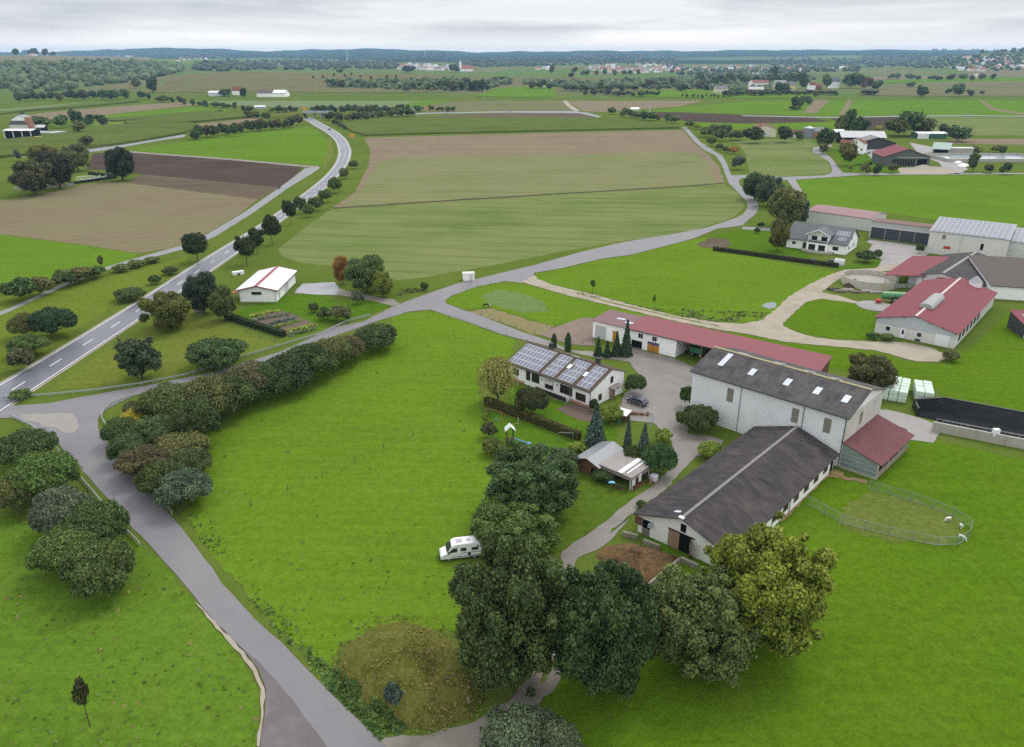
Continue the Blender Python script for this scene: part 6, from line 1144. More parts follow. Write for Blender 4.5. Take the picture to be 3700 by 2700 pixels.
t = empty('wagon', (50.8, 166.0, .09), rad(-38), 'bluish dark wagon deeper inside the long shed, near the barn', 'wagon'); mb = MB(); mb.box(-1.4, 1.4, -.9, .9, .7, 1.7); mb.build('box', plain('dark_blue_paint', (.03, .07, .09), .5), t)
for s in (-1, 1): wheel(t, 0, s * .95, .4)

# ================================================================ animals
def beast(name, label, cat, loc, deg, k, col, pose='stand', horse=True):
    """one continuous skinned body: trunk, neck, head, jointed legs, tail"""
    V, E, R = [], [], []
    def chain(pts, root=None):
        prev = root
        for (x, y, z, r) in pts:
            V.append((x * k, y * k, z * k)); R.append(r * k); i = len(V) - 1
            if prev is not None: E.append((prev, i))
            prev = i
        return prev
    chain([(-.55, 0, 1.10, .25)]); chain([(-.2, 0, 1.05, .27), (.2, 0, 1.06, .27), (.5, 0, 1.10, .25)], 0); sh = 3
    if pose == 'graze': nk = chain([(.78, 0, 1.05, .16), (1.0, 0, .72, .12), (1.12, 0, .40, .105), (1.24, 0, .20, .085), (1.32, 0, .06, .06)], sh)
    else: nk = chain([(.76, 0, 1.34, .17), (.98, 0, 1.58, .12), (1.12, 0, 1.62, .11), (1.34, 0, 1.48, .085), (1.50, 0, 1.38, .06)], sh)
    hd = len(V) - 3
    for s in (-1, 1):
        a = V[hd]; V.append((a[0] - .06 * k, s * .07 * k, a[2] + .17 * k)); R.append(.025 * k); E.append((hd, len(V) - 1))
        chain([(.48, s * .15, .80, .11), (.50, s * .15, .48, .06), (.48, s * .15, .14, .045), (.53, s * .15, .02, .055)], sh)
        chain([(-.56, s * .16, .82, .15), (-.42, s * .16, .58, .085), (-.66, s * .16, .40, .055), (-.62, s * .16, .12, .045), (-.57, s * .16, .02, .055)], 0)
    chain([(-.80, 0, 1.10, .05), (-.90, 0, .80, .06), (-.92, 0, .55 if horse else .85, .03)], 0)
    me = bpy.data.meshes.new(name); me.from_pydata(V, E, []); o = link(name, me); o.location = loc; o.rotation_euler = (0, 0, rad(deg)); me.materials.append(col)
    m = o.modifiers.new('skin', 'SKIN'); m.use_smooth_shade = True
    for i, q in enumerate(me.skin_vertices[0].data): q.radius = (R[i], R[i])
    me.skin_vertices[0].data[0].use_root = True
    o.modifiers.new('sub', 'SUBSURF').levels = 1; o.modifiers['sub'].render_levels = 1
    return tag(o, label, cat)
BAY = plain('bay_coat', (.055, .028, .018), .6, var=.3, scale=2); BLKC = plain('black_coat', (.010, .009, .009), .5); GOATC = plain('white_coat', (.70, .69, .66), .8, var=.08)
beast('horse', 'dark brown horse standing beside the main road near the apple tree', 'horse', G(264, 758), 130, 1.0, BAY); beast('horse', 'black horse grazing on the bare patch of the paddock', 'horse', G(1075, 680), 185, .95, BLKC, 'graze')
beast('foal', 'pale brownish foal close behind the black horse', 'horse', G(1083, 679.5), 200, .62, plain('pale_coat', (.40, .30, .25), .7))
gz = reg(3050, 1700, 650)
beast('goat', 'white animal farthest back in the pen, standing side-on by the fence', 'goat', G(*gz(1305, 640)), 195, .62, GOATC, 'graze', False); beast('goat', 'white animal in the middle of the three at the pen corner', 'goat', G(*gz(1465, 730)), 255, .60, GOATC, 'stand', False); beast('goat', 'white animal nearest the lower fence corner of the pen', 'goat', G(*gz(1475, 870)), 300, .62, GOATC, 'graze', False)
for px, py, l, d in ((243, 284, 'left of two white-backed cows on the far left paddock', 10), (268, 282, 'right of two white-backed cows on the far left paddock', 170)):
    beast('cow', l, 'cow', G(px, py), d, 1.1, plain('pied_coat', (.45, .43, .41), .8, var=.4, scale=.8), 'graze')

# ================================================================ fences, rails, pens
def gpath(pl, step): 
    p = np.array([tuple(G(*q))[:2] for q in pl]); s = np.concatenate([[0], np.cumsum(np.hypot(*np.diff(p, axis=0).T))]); n = max(2, int(round(s[-1] / step)) + 1); u = np.linspace(0, s[-1], n)
    return np.stack([np.interp(u, s, p[:, 0]), np.interp(u, s, p[:, 1])], 1)
def guardrail(label, pl):
    q = gpath(pl, 2.2); r = empty('guardrail', (*q[0], 0), 0, label, 'guardrail'); o = q[0]; prev = None; mb = MB()
    for i in range(len(q) - 1):
        a, b_ = Vector((*(q[i] - o), 0)), Vector((*(q[i + 1] - o), 0)); d = (b_ - a).normalized(); n = Vector((-d.y, d.x, 0))
        for z0, z1, e in ((.42, .54, .05), (.54, .60, .02), (.60, .72, .05)): mb.hexa([a + n * (-e) + Vector((0, 0, z0)), b_ + n * (-e) + Vector((0, 0, z0)), b_ + n * e + Vector((0, 0, z0)), a + n * e + Vector((0, 0, z0))], (0, 0, z1 - z0))
    mb.build('rail', STEEL, r)
    for i in range(0, len(q)): m2 = MB(); x, y = q[i] - o; m2.box(x - .06, x + .06, y - .12, y + .12, -.1, .66); m2.build('post', STEEL, r)
guardrail('long galvanised guardrail along the upper edge of the lane towards the sheds', PX(L1, (-40, 372), (80, 362), (260, 352), (520, 326), (760, 292), (1000, 246), (1150, 200), (1300, 150), (1500, 90), (1750, 16), (1900, -55), (2020, -85)))
guardrail('short galvanised guardrail curving round the hedge corner right of the lane', PX(L1, (770, 348), (680, 372), (605, 402), (560, 438), (556, 484), (606, 546), (706, 676), (806, 806), (876, 908), (938, 994)))
guardrail('galvanised guardrail left of the lane above the lower left thicket', PX(L1, (60, 462), (100, 482), (180, 525), (255, 580), (350, 690), (430, 790), (500, 870), (600, 990), (700, 1100), (762, 1165)))
POSTM = plain('weathered_post', (.10, .09, .075), .9, var=.3, scale=4); WIREM = plain('fence_wire', (.16, .16, .155), .5, .5)
def wire_fence(label, pl, step, h=1.15, wires=(.5, .95), mat=None, r_=.055):
    q = gpath(pl, step); o = q[0]; r = empty('wire_fence', (*o, 0), 0, label, 'fence')
    for x, y in q: m2 = MB(); m2.bar((x - o[0], y - o[1], -.1), (x - o[0] + random.uniform(-.04, .04), y - o[1], h * random.uniform(.93, 1.07)), r_, 6); m2.build('post', mat or POSTM, r)
    mb = MB()
    for z in wires:
        for i in range(len(q) - 1): mb.bar((*(q[i] - o), z), (*(q[i + 1] - o), z), .009, 3)
    mb.build('wire', WIREM, r)
wire_fence('thin wire fence crossing the near meadow in a straight line of dark posts', PX(L1, (1150, 1045), (1310, 975), (1640, 835), (1805, 765), (1970, 690), (2115, 625), (2250, 570)), 6.5)
wire_fence('wire fence along the edge of the near meadow beside the farm access lane', PX(M2, (470, 885), (655, 870), (890, 945), (1140, 1030), (1280, 1075)), 8)
wire_fence('wire fence of the paddock along the upper farm lane', PX(M2, (790, 760), (870, 735), (960, 705), (1040, 685)), 5)
wire_fence('wire fence of the bare paddock beside the access lane', PX(M2, (850, 850), (1055, 905), (1145, 945), (1245, 985), (1350, 1020), (1530, 930)), 7)
wire_fence('tall posts of the fence behind the black silage clamp', PX(BN, (1650, 500), (1868, 520), (1966, 545), (2064, 565), (2168, 590), (2300, 625)), 4.2, 1.9, (.6, 1.2, 1.8))
wire_fence('pale pipe fence on the grass above the black silage clamp', PX(BN, (1770, 450), (1900, 470), (2040, 500), (2180, 530), (2330, 560)), 4, 1.1, (.5, 1.0), STEEL, .04)
wire_fence('low wire fence of the horse paddock below the red-striped shed', PX(M1, (1430, 1030), (1620, 1095), (1800, 1160)), 6)
wire_fence('wooden rail fence beside the bare paddock behind the cypress columns', PX(HS, (950, 215), (1030, 212), (1110, 208)), 2.5, 1.2, (.4, .75, 1.1), WOODG)
# metal hurdles of the pen
pen = gpath(PX(BN, (1040, 1052), (1250, 1166), (1590, 1249), (1775, 1286), (1938, 1278), (1968, 1190), (1850, 1112), (1672, 1046), (1384, 962)), 3.3)
ORD = ['first', 'second', 'third', 'fourth', 'fifth', 'sixth', 'seventh', 'eighth', 'ninth', 'tenth', 'eleventh', 'twelfth', 'thirteenth', 'fourteenth', 'fifteenth', 'sixteenth', 'seventeenth', 'eighteenth', 'nineteenth', 'twentieth']
HUR = HURD
for i in range(len(pen) - 1):
    a, b_ = pen[i], pen[i + 1]; d = b_ - a; ln = float(np.hypot(*d)); r = empty('hurdle', (*a, 0), math.atan2(d[1], d[0]), f'{ORD[min(i, 19)]} galvanised hurdle of the pen, counted anticlockwise from the cowshed wall', 'hurdle', 'hurdles of the animal pen')
    mb = MB()
    for z in (.2, 1.55): mb.bar((.05, 0, z), (ln - .05, 0, z), .038, 5)
    for x in (.05, ln - .05): mb.bar((x, 0, .02), (x, 0, 1.55), .038, 5)
    mb.build('frame', HUR, r); mb = MB()
    for z in (.5, .85, 1.2): mb.bar((.05, 0, z), (ln - .05, 0, z), .012, 4)
    mb.bar((ln / 2, 0, .2), (ln / 2, 0, 1.55), .02, 5); mb.build('bars', HUR, r)

# ================================================================ stores: bales, silage, manure
WRAP = plain('bale_wrap', (.52, .63, .53), .35, var=.10, scale=1.2, bmp=.03, spec=.4)
bm0 = MB(); bm0.box(-.78, .78, -.78, .78, 0, 1.22); BALE = mesh('bale', bm0.v, bm0.f, WRAP); bb = bmesh.new(); bb.from_mesh(BALE); bmesh.ops.bevel(bb, geom=bb.edges[:], offset=.2, segments=3, affect='EDGES', profile=.6); bmesh.ops.subdivide_edges(bb, edges=[e for e in bb.edges if e.calc_length() > .5], cuts=2)
for v in bb.verts: v.co += Vector([random.uniform(-.035, .035) for _ in range(3)])
bb.to_mesh(BALE); bb.free(); BALE.polygons.foreach_set('use_smooth', [True] * len(BALE.polygons))
def stack(o, deg, nx, ny, nz, where):
    ca, sa = math.cos(rad(deg)), math.sin(rad(deg))
    for k in range(nz):
        for j in range(ny):
            for i in range(nx):
                x, y = i * 1.72, j * 1.72; b_ = link('wrapped_bale', BALE); b_.location = (o[0] + x * ca - y * sa, o[1] + x * sa + y * ca, k * 1.2 + .02); b_.rotation_euler = (0, 0, rad(deg) + random.uniform(-.06, .06)); b_.scale = [random.uniform(1.02, 1.1) for _ in range(3)]
                tag(b_, f"pale green wrapped bale, {'lower upper'.split()[k]} layer, {ORD[j]} row from the front, {ORD[i]} from left, {where} stack", 'bale', 'wrapped silage bales')
stack((77.6, 145.6), -30, 3, 5, 2, 'left'); stack((84.2, 144.2), -22, 2, 4, 2, 'right')
TARP = plain('black_tarp', (.006, .0065, .008), .8, var=.5, scale=1.5, bmp=.06, spec=.12)
c_ = empty('silage_clamp', (81.7, 139.5, 0), 0, 'silage clamp covered with black plastic behind a concrete wall', 'clamp'); R0 = Vector((81.7, 139.5, 0))
def rel(x, y, z): return Vector((x, y, z)) - R0
mb = MB()
NX, NY = 26, 12; fr = [Vector((80.4, 137.0, 0)), Vector((83.6, 134.5, 0)), Vector((82.2, 130.6, 0)), Vector((104, 118.5, 0))]; bk = [Vector((81.5, 140.6, 0)), Vector((87.5, 141.2, 0)), Vector((97.5, 135.2, 0)), Vector((116, 124.5, 0))]
def pl_(P, u): u *= len(P) - 1; i = min(int(u), len(P) - 2); return P[i].lerp(P[i + 1], u - i)
for i in range(NX):
    for j in range(NY):
        u, v = i / (NX - 1), j / (NY - 1); p = pl_(fr, u).lerp(pl_(bk, u), v); z = .12 + 1.9 * max(0, (v - .55) / .45) ** 1.0 + random.uniform(-.06, .06) + (.5 * math.sin(math.pi * v) if u > .5 else 0); mb.v.append(tuple(p - R0 + Vector((0, 0, z))))
mb.f = [(i * NY + j, (i + 1) * NY + j, (i + 1) * NY + j + 1, i * NY + j + 1) for i in range(NX - 1) for j in range(NY - 1)]; mb.build('black_sheet', TARP, c_)
mb = MB(); mb.hexa([rel(80.0, 130.5, 0), rel(104, 117.0, 0), rel(104.2, 117.4, 0), rel(80.2, 130.9, 0)], (0, 0, 1.9)); mb.build('concrete_wall', CONCW, c_)
mb = MB(); mb.hexa([rel(80.3, 137.0, 0), rel(81.4, 140.7, 0), rel(81.7, 140.6, 0), rel(80.6, 136.9, 0)], (0, 0, 1.8)); mb.hexa([rel(81.4, 140.7, 0), rel(87.5, 141.5, 0), rel(87.5, 141.9, 0), rel(81.4, 141.1, 0)], (0, 0, 2.0)); mb.hexa([rel(87.5, 141.5, 0), rel(116, 124.7, 0), rel(116.2, 125.1, 0), rel(87.7, 141.9, 0)], (0, 0, 2.1)); mb.build('side_wall', BLACKP, c_)
for a, z in (((81.7, 132.4), 1.0), ((82.2, 131.0), 1.25)):
    mb = MB(); b0 = Vector((a[0], a[1], 0)) - R0; b1 = b0 + Vector((21.5, -12.0, 0))
    for zz in (z, z + .7): mb.bar(b0 + Vector((0, 0, zz)), b1 + Vector((0, 0, zz)), .03, 4)
    for q in range(7): e_ = b0.lerp(b1, q / 6); mb.bar(e_, e_ + Vector((0, 0, z + .7)), .035, 4)
    mb.build('railing', STEEL, c_)
s_ = link('white_sack', BALE); s_.data = BALE.copy(); s_.data.materials[0] = PLASTIC; s_.location = (*G(*BN(2090, 700))[:2], 1.2); s_.scale = (.75, .5, 1.3); tag(s_, 'crumpled white sheet bundle on the concrete wall of the silage clamp', 'sheet')
flat('concrete_ground', PX(BN, (1418, 552), (1440, 515), (1500, 520), (1570, 535), (1660, 560), (1770, 603), (1790, 640), (1750, 705), (1570, 680), (1600, 655), (1605, 630)), .09, CONC, 1.5, .15)
flat('dirt_strip', PX(BN, (870, 1150), (990, 1040), (1160, 865), (1240, 890), (1380, 915), (1380, 935), (1230, 905), (1150, 900), (1010, 1040), (900, 1150)), .09, plain('bare_dirt', (.25, .17, .09), .95, var=.35, scale=.8, kind='world', bmp=.05), .8, .25)
w_ = empty('feed_trough', G(*reg(2900, 1450, 300, 1652)(620, 1440)), rad(-40), 'yellowed feed trough lying between cowshed corner and red lean-to', 'trough'); mb = MB(); mb.box(-1.5, 1.5, -.45, .45, .1, .2); mb.box(-1.5, 1.5, -.45, -.38, .2, .5); mb.box(-1.5, 1.5, .38, .45, .2, .5); mb.build('basin', plain('trough_yellow', (.40, .33, .14), .8, var=.3), w_)
mb = MB()
for x in (-1.3, 1.3): mb.box(x - .05, x + .05, -.4, .4, 0, .1)
mb.build('legs', WOODG, w_)
def manure():
    m, t, p, o = newmat('straw_manure'); v = coords(t); n = noise(t, v, .5, 6, .7, .6); n2 = noise(t, v, 3.5, 5, .75)
    c = mixc(t, ramp(t, n, .42, .62), (.05, .028, .016), (.23, .125, .032)); c = mixc(t, .55, c, mixc(t, ramp(t, n2, .35, .65), (.02, .012, .008), (.28, .17, .06))); L(t, c, p.inputs['Base Color']); p.inputs['Roughness'].default_value = .95; bump(t, p, n2, 1, .25); return m
def heap(name, outline, h, mat, label=None, cat=None, rough=.15, kind=None, n=46, power=.55, notch=None):
    g = [Vector(p[:2]) for p in (G(*q) for q in outline)]; cx = sum(p.x for p in g) / len(g); cy_ = sum(p.y for p in g) / len(g); ctr = Vector((cx, cy_)); th = np.linspace(0, 2 * math.pi, n, endpoint=False); R = []
    for a in th:
        d = Vector((math.cos(a), math.sin(a))); best = 1.0
        for i in range(len(g)):
            p, q = g[i] - ctr, g[(i + 1) % len(g)] - ctr; e_ = q - p; den = d.x * e_.y - d.y * e_.x
            if abs(den) < 1e-9: continue
            t_ = (p.x * e_.y - p.y * e_.x) / den; s_ = (p.x * d.y - p.y * d.x) / den
            if t_ > 0 and 0 <= s_ <= 1: best = max(best, t_)
        R.append(best)
    mb = MB(); rings = 16; mb.v.append((0, 0, h))
    for k in range(1, rings + 1):
        u = k / rings
        for a, r in zip(th, R):
            x, y = r * u * math.cos(a), r * u * math.sin(a); z = h * (1 - u ** (1 / power if power < 1 else 2.4)) + random.uniform(-rough, rough) * (1 - u) ** .3
            if notch: z -= notch[2] * math.exp(-((x - notch[0]) ** 2 + (y - notch[1]) ** 2) / notch[3] ** 2)
            mb.v.append((x, y, max(z, .02) if k < rings else 0.0))
    mb.f = [(0, 1 + i, 1 + (i + 1) % n) for i in range(n)] + [(1 + (k - 1) * n + i, 1 + k * n + i, 1 + k * n + (i + 1) % n, 1 + (k - 1) * n + (i + 1) % n) for k in range(1, rings) for i in range(n)]
    o = mb.build(name, mat, None, (cx, cy_, .03), True); return tag(o, label, cat, None, kind)
heap('manure_heap', PX(CN, (1690, 340), (1760, 280), (1900, 262), (2050, 300), (2185, 345), (2150, 410), (2050, 500), (1955, 570), (1880, 500), (1800, 420)), 1.8, manure(), 'brown and golden straw manure heap in front of the cowshed doors', 'manure heap', .28)
stq = reg(2250, 1800, 400, 1888)
for a, c, l in (((0, 640), (255, 705), 'mossy concrete block left of the manure heap, nearest the drive'), ((350, 775), (630, 885), 'mossy concrete block between manure heap and cowshed wall'), ((985, 1080), (1280, 1215), 'concrete block right of the manure heap below the stable door')):
    p, q = G(*stq(*a)), G(*stq(*c)); d = q - p; r = boxthing('concrete_block', l, 'block', (p + q) / 2, math.degrees(math.atan2(d.y, d.x)), (d.length, .45, .8), stained('mossy_concrete', (.27, .26, .20), (.13, .13, .07), .9, .9, True, .8))
p, q = G(*stq(960, 1120)), G(*stq(330, 1640)); d = q - p; boxthing('manure_wall', 'low concrete wall along the lower side of the manure heap', 'wall', (p + q) / 2, math.degrees(math.atan2(d.y, d.x)), (d.length, .3, 1.0), MATS['mossy_concrete'])
for i, (x, y, a) in enumerate(((1015, 722, 12), (1060, 735, -5), (1110, 728, 8), (1165, 740, -4), (1230, 735, 6), (1290, 742, 2))):
    t = empty('timber_stack', G(*M3(x, y)), rad(a), f'{ORD[i]} weathered timber stack from the left in the row below the round slurry tank', 'timber', 'timber stacks by the slurry tank'); mb = MB()
    for k in range(9): z = .12 + .22 * (k % 3); yy = -.5 + .5 * (k // 3); mb.bar((-1.7 + random.uniform(-.4, .4), yy, z), (1.7 + random.uniform(-.4, .4), yy + random.uniform(-.2, .2), z), .11, 6)
    mb.build('beams', random.choice((WOODG, CONCW, POSTM)), t)
heap('soil_heap', PX(M3, (1075, 700), (1110, 665), (1160, 655), (1210, 690), (1205, 705), (1130, 712)), 1.6, MATS['ploughed_soil'], 'dark brown soil heap beside the round slurry tank', 'soil heap', .2)
# round slurry tank
p = G(*M3(1250, 655), 1.2); t = empty('slurry_tank', (p.x, p.y, 0), 0, 'open round concrete slurry tank with mossy wall at the right-hand farm', 'tank'); ro, ri = [], []
for z0, z1, R1, R2 in ((0, 2.5, 8.1, 7.8),):
    mb = MB(); n = 40; sec = [[(R1, z0), (R1, z1), (R2, z1), (R2, .9)]]
    for k in range(n):
        a = 2 * math.pi * k / n
        for r_, z in sec[0]: mb.v.append((r_ * math.cos(a), r_ * math.sin(a), z))
    mb.f = [(k * 4 + j, ((k + 1) % n) * 4 + j, ((k + 1) % n) * 4 + j + 1, k * 4 + j + 1) for k in range(n) for j in range(3)]; mb.build('tank_wall', stained('tank_wall_concrete', (.45, .43, .38), (.34, .27, .09), .8, .9, True, .6), t)
mb = MB(); mb.cyl(0, 0, .8, .95, 7.85, 40); mb.build('slurry', plain('slurry_surface', (.30, .29, .25), .7, var=.2, scale=.4), t)
p = G(*M3(1290, 828)); mb = MB(); mb.cyl(0, 0, 0, .2, 5.0, 36); tag(mb.build('concrete_slab', CONC, None, (p.x, p.y, 0)), 'round flat concrete slab in the grass beside the big red barn', 'slab')

# ================================================================ garden and playground
def clipped_hedge(label, a, b_, wd, h, col, n):
    p, q = G(*a), G(*b_); d = q - p; ln = d.length; P, D = [], []
    for i in range(n):
        s = random.random()
        if s < .4: P.append((random.uniform(0, ln), random.uniform(-wd / 2, wd / 2), h)); D.append((0, 0, 1))
        else: sg = random.choice((-1, 1)); P.append((random.uniform(0, ln), sg * wd / 2, random.uniform(0, h))); D.append((0, sg, .3))
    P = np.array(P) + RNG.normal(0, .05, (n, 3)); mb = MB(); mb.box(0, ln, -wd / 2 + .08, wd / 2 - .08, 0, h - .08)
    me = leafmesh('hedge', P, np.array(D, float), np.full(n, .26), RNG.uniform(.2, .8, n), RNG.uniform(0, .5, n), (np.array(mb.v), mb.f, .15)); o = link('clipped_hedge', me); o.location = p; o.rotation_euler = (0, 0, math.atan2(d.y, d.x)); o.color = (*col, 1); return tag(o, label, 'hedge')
clipped_hedge('long clipped hedge between the play lawn and the solar-roofed house', HS(235, 705), HS(1005, 1000), 1.1, 1.7, (.085, .085, .022), 4200)
clipped_hedge('dark straight hedge at the edge of the balcony house lawn', M3(230, 462), M3(1048, 575), 1.2, 1.5, (.050, .052, .02), 2600)
clipped_hedge('dark clipped hedge beside the vegetable garden of the red-striped shed', M1(1490, 1000), M1(1860, 1120), 1.5, 1.6, (.03, .055, .018), 2200)
clipped_hedge('low dark hedge along the cemetery at the left', T1(450, 1030), T1(760, 985), 1.6, 1.4, (.03, .042, .02), 900)
clipped_hedge('dark hedge at the upper edge of the cemetery', T1(585, 962), T1(758, 978), 1.5, 1.6, (.022, .035, .016), 600)
pz = reg(1720, 1450, 400, 2203)
p = G(*pz(675, 880)); t = empty('play_tower', p, rad(8), 'wooden play tower with pale pointed roof and blue slide', 'play tower'); h = HZ(p.y, pz(0, 470)[1]); h = max(3.0, min(4.2, h))
for x in (-.6, .6):
    for y in (-.6, .6): mb = MB(); mb.box(x - .06, x + .06, y - .06, y + .06, 0, h - .8); mb.build('post', plain('dark_timber', (.045, .035, .03), .8), t)
mb = MB(); mb.box(-.66, .66, -.66, .66, 1.3, 1.4); mb.build('platform', WOODG, t); mb = MB(); mb.box(-.55, .45, -.72, -.66, .75, 1.25); mb.build('white_board', PLASTIC, t)
mb = MB()
for sg in (-1, 1): mb.hexa([(sg * 0, -.85, h), (sg * .95, -.85, h - .95), (sg * .95, .85, h - .95), (sg * 0, .85, h)], (0, 0, .05))
mb.build('roof', plain('pale_canopy', (.58, .63, .62), .7), t); mb = MB(); mb.box(-.66, .66, -.68, -.62, 1.4, 2.0); mb.box(-.68, -.62, -.66, .66, 1.4, 2.0); mb.build('railing', WOODB, t)
mb = MB(); mb.hexa([(.66, -.28, 1.4), (3.2, -.38, .3), (3.2, .22, .3), (.66, .28, 1.4)], (0, 0, .06)); mb.hexa([(.66, -.32, 1.4), (3.2, -.42, .3), (3.2, -.36, .3), (.66, -.26, 1.4)], (0, 0, .25)); mb.hexa([(3.2, -.38, .3), (3.9, -.4, .25), (3.9, .2, .25), (3.2, .22, .3)], (0, 0, .06)); mb.build('slide', plain('slide_blue', (.16, .33, .55), .35), t)
p = G(*pz(530, 440)); t = empty('swing_frame', p, rad(60), 'dark wooden swing frame left of the play tower', 'swing'); mb = MB()
for y in (0, 3.4): mb.bar((-.9, y, 0), (0, y, 2.4), .06, 6); mb.bar((.9, y, 0), (0, y, 2.4), .06, 6)
mb.bar((0, 0, 2.4), (0, 3.4, 2.4), .07, 6); mb.build('frame', WOODB, t); mb = MB()
for y in (1.2, 1.7): mb.bar((0, y, 2.4), (0, y, .55), .012, 3)
mb.box(-.14, .14, 1.15, 1.75, .5, .55); mb.build('swing_seat', BLUEP, t)
p = G(*pz(1640, 790)); q = G(*pz(1925, 800)); d = q - p; t = empty('goal_frame', p, math.atan2(d.y, d.x), 'grey metal goal frame on the lawn by the clipped hedge', 'goal'); mb = MB()
for x in (0, d.length): mb.bar((x, 0, 0), (x, 0, 1.75), .05, 6); mb.bar((x, 0, 1.75), (x, .9, 0), .03, 5)
mb.bar((0, 0, 1.75), (d.length, 0, 1.75), .05, 6); mb.build('frame', METALG, t); mb = MB()
for k in range(9): x = d.length * k / 8; mb.bar((x, 0, 1.75), (x, .9, 0), .006, 3)
for k in range(6): mb.bar((0, .9 * k / 5, 1.75 - .35 * k), (d.length, .9 * k / 5, 1.75 - .35 * k), .006, 3)
mb.build('net', WIREM, t)
t = empty('sign_post', G(*pz(840, 490)), 0, 'thin white post with a small arm beyond the play tower', 'post'); mb = MB(); mb.bar((0, 0, 0), (0, 0, 1.8), .04, 6); mb.build('pole', PLASTIC, t); mb = MB(); mb.bar((0, 0, .6), (-1.1, -.3, .45), .04, 5); mb.build('arm', plain('yellowish_wood', (.40, .36, .2), .8), t)
z6 = reg(2000, 1550, 500)
t = empty('water_container', G(*z6(1640, 850)), rad(-40), 'white cube-shaped water container beside the drive', 'container'); mb = MB(); mb.box(-.55, .55, -.55, .55, .15, 1.2); mb.build('tank', PLASTIC, t, bevel=.08); mb = MB(); mb.box(-.6, .6, -.6, .6, 0, .14); mb.build('pallet', WOODG, t)
t = empty('gas_bottle', G(*z6(1582, 895)), 0, 'red upright barrel in front of the white water container', 'barrel'); mb = MB(); mb.cyl(0, 0, 0, 1.0, .24, 14); mb.build('body', BRICK, t); mb = MB(); mb.cyl(0, 0, 1.0, 1.12, .1, 10); mb.build('cap', METALG, t)
t = empty('parasol', G(*z6(942, 990)), 0, 'round light blue parasol at the front of the white lean-to', 'parasol'); mb = MB(); mb.bar((0, 0, 0), (0, -.15, 1.7), .03, 6); mb.build('pole', METALG, t); mb = MB(); sec = [[(R_ * math.cos(a), R_ * math.sin(a) * .95 - .2, z + R_ * math.sin(a) * -.45) for a in np.linspace(0, 2 * math.pi, 17)[:-1]] for R_, z in ((.62, 1.35), (.5, 1.52), (.3, 1.66), (.03, 1.72))]; mb.ring(sec); mb.build('canopy', plain('sky_blue_cloth', (.22, .50, .68), .7), t)
for k, (x, y) in enumerate(((1010, 975), (1080, 985), (1130, 1000), (1350, 960), (1400, 930), (1450, 900), (1330, 1000))):
    t = empty('flower_pot', G(*z6(x, y)), 0, f"{['dark-red planted pot left of the white corner post', 'second planted pot left of the white corner post', 'planted pot right beside the white corner post', 'leafy pot in the planted row under the gable side', 'middle pot of the planted row under the gable side', 'farthest pot of the planted row under the gable side', 'pot at the outer edge of the planted row'][k]}", 'flower pot', 'plant pots at the garden shelter'); mb = MB(); mb.cyl(0, 0, 0, .38, .2, 12, .27); mb.build('pot', BRICK, t); f = link('plant', PROTO['small']['c'][k % 4], t, (0, 0, .34)); f.scale = (.42, .42, .6); f.color = (*random.choice([GREEN['deep'], GREEN['mid'], GREEN['red']]), 1)
cz = reg(2100, 1380, 300, 2253)
t = empty('woodshed', G(*cz(1120, 1080)), rad(-35), 'little woodshed with white sheet roof beside the blue hose', 'shed'); mb = MB()
for x in (-1.0, 1.0):
    for y in (-.7, .9): mb.box(x - .05, x + .05, y - .05, y + .05, 0, 1.9)
mb.build('post', WOODB, t); mb = MB(); mb.hexa([(-1.3, -1, 1.85), (1.3, -1, 1.85), (1.3, 1.2, 2.25), (-1.3, 1.2, 2.25)], (0, 0, .05)); mb.build('roof', PLASTIC, t); mb = MB(); mb.box(-1.0, 1.0, .84, .9, 0, 1.9); mb.build('back_wall', WOODB, t)
t = empty('waste_bin', G(*cz(1020, 1120)), rad(-35), 'green plastic bin in front of the little woodshed', 'bin'); mb = MB(); mb.cyl(0, 0, 0, 1.0, .34, 12, .42); mb.build('body', GREENP, t); mb = MB(); mb.cyl(0, 0, 1.0, 1.06, .45, 12); mb.build('lid', BLACKP, t)
t = empty('log_pile', G(*cz(1560, 900)), rad(-8), 'long pile of brown firewood logs below the parked car', 'log pile'); mb = MB()
for k in range(46): x = random.uniform(-2.1, 2.1); z = random.choice((.12, .32, .52)); mb.bar((x, -.4, z), (x + random.uniform(-.1, .1), .4, z + random.uniform(-.05, .05)), .12, 7)
mb.build('logs', WOODB, t); mb = MB(); mb.box(-2.2, 2.2, -.6, -.5, .0, .12); mb.build('plank', plain('pale_plank', (.42, .35, .26), .85), t)
mb = MB(); pts = [G(*cz(x, y), .12) for x, y in ((1730, 825), (1850, 830), (1920, 880), (1940, 960), (1920, 1060), (1905, 1160), (1880, 1220))]
for i in range(len(pts) - 1): mb.bar(pts[i], pts[i + 1], .09, 6)
tag(mb.build('hose', plain('hose_blue', (.10, .21, .30), .5, var=.4, scale=4), None), 'bluish hose lying in a curve on the yard', 'hose')
t = empty('rain_barrel', G(*reg(2100, 1120, 400)(670, 890)), 0, 'black rain barrel at the foot of the spruces', 'barrel'); mb = MB(); mb.cyl(0, 0, 0, 1.1, .45, 16, .5); mb.build('barrel', ANTH, t); mb = MB(); mb.cyl(0, 0, 1.1, 1.16, .5, 16); mb.build('lid', BLACKP, t)
for x, y, l in [(543, 292, 'upper dark cube bush by the balcony house driveway'), (518, 330, 'lower dark cube bush by the balcony house driveway')]: 
    b_ = plant('small', 'clipped_bush', (*M3(x, y), 14, 14), 'dark', l, 'bush')
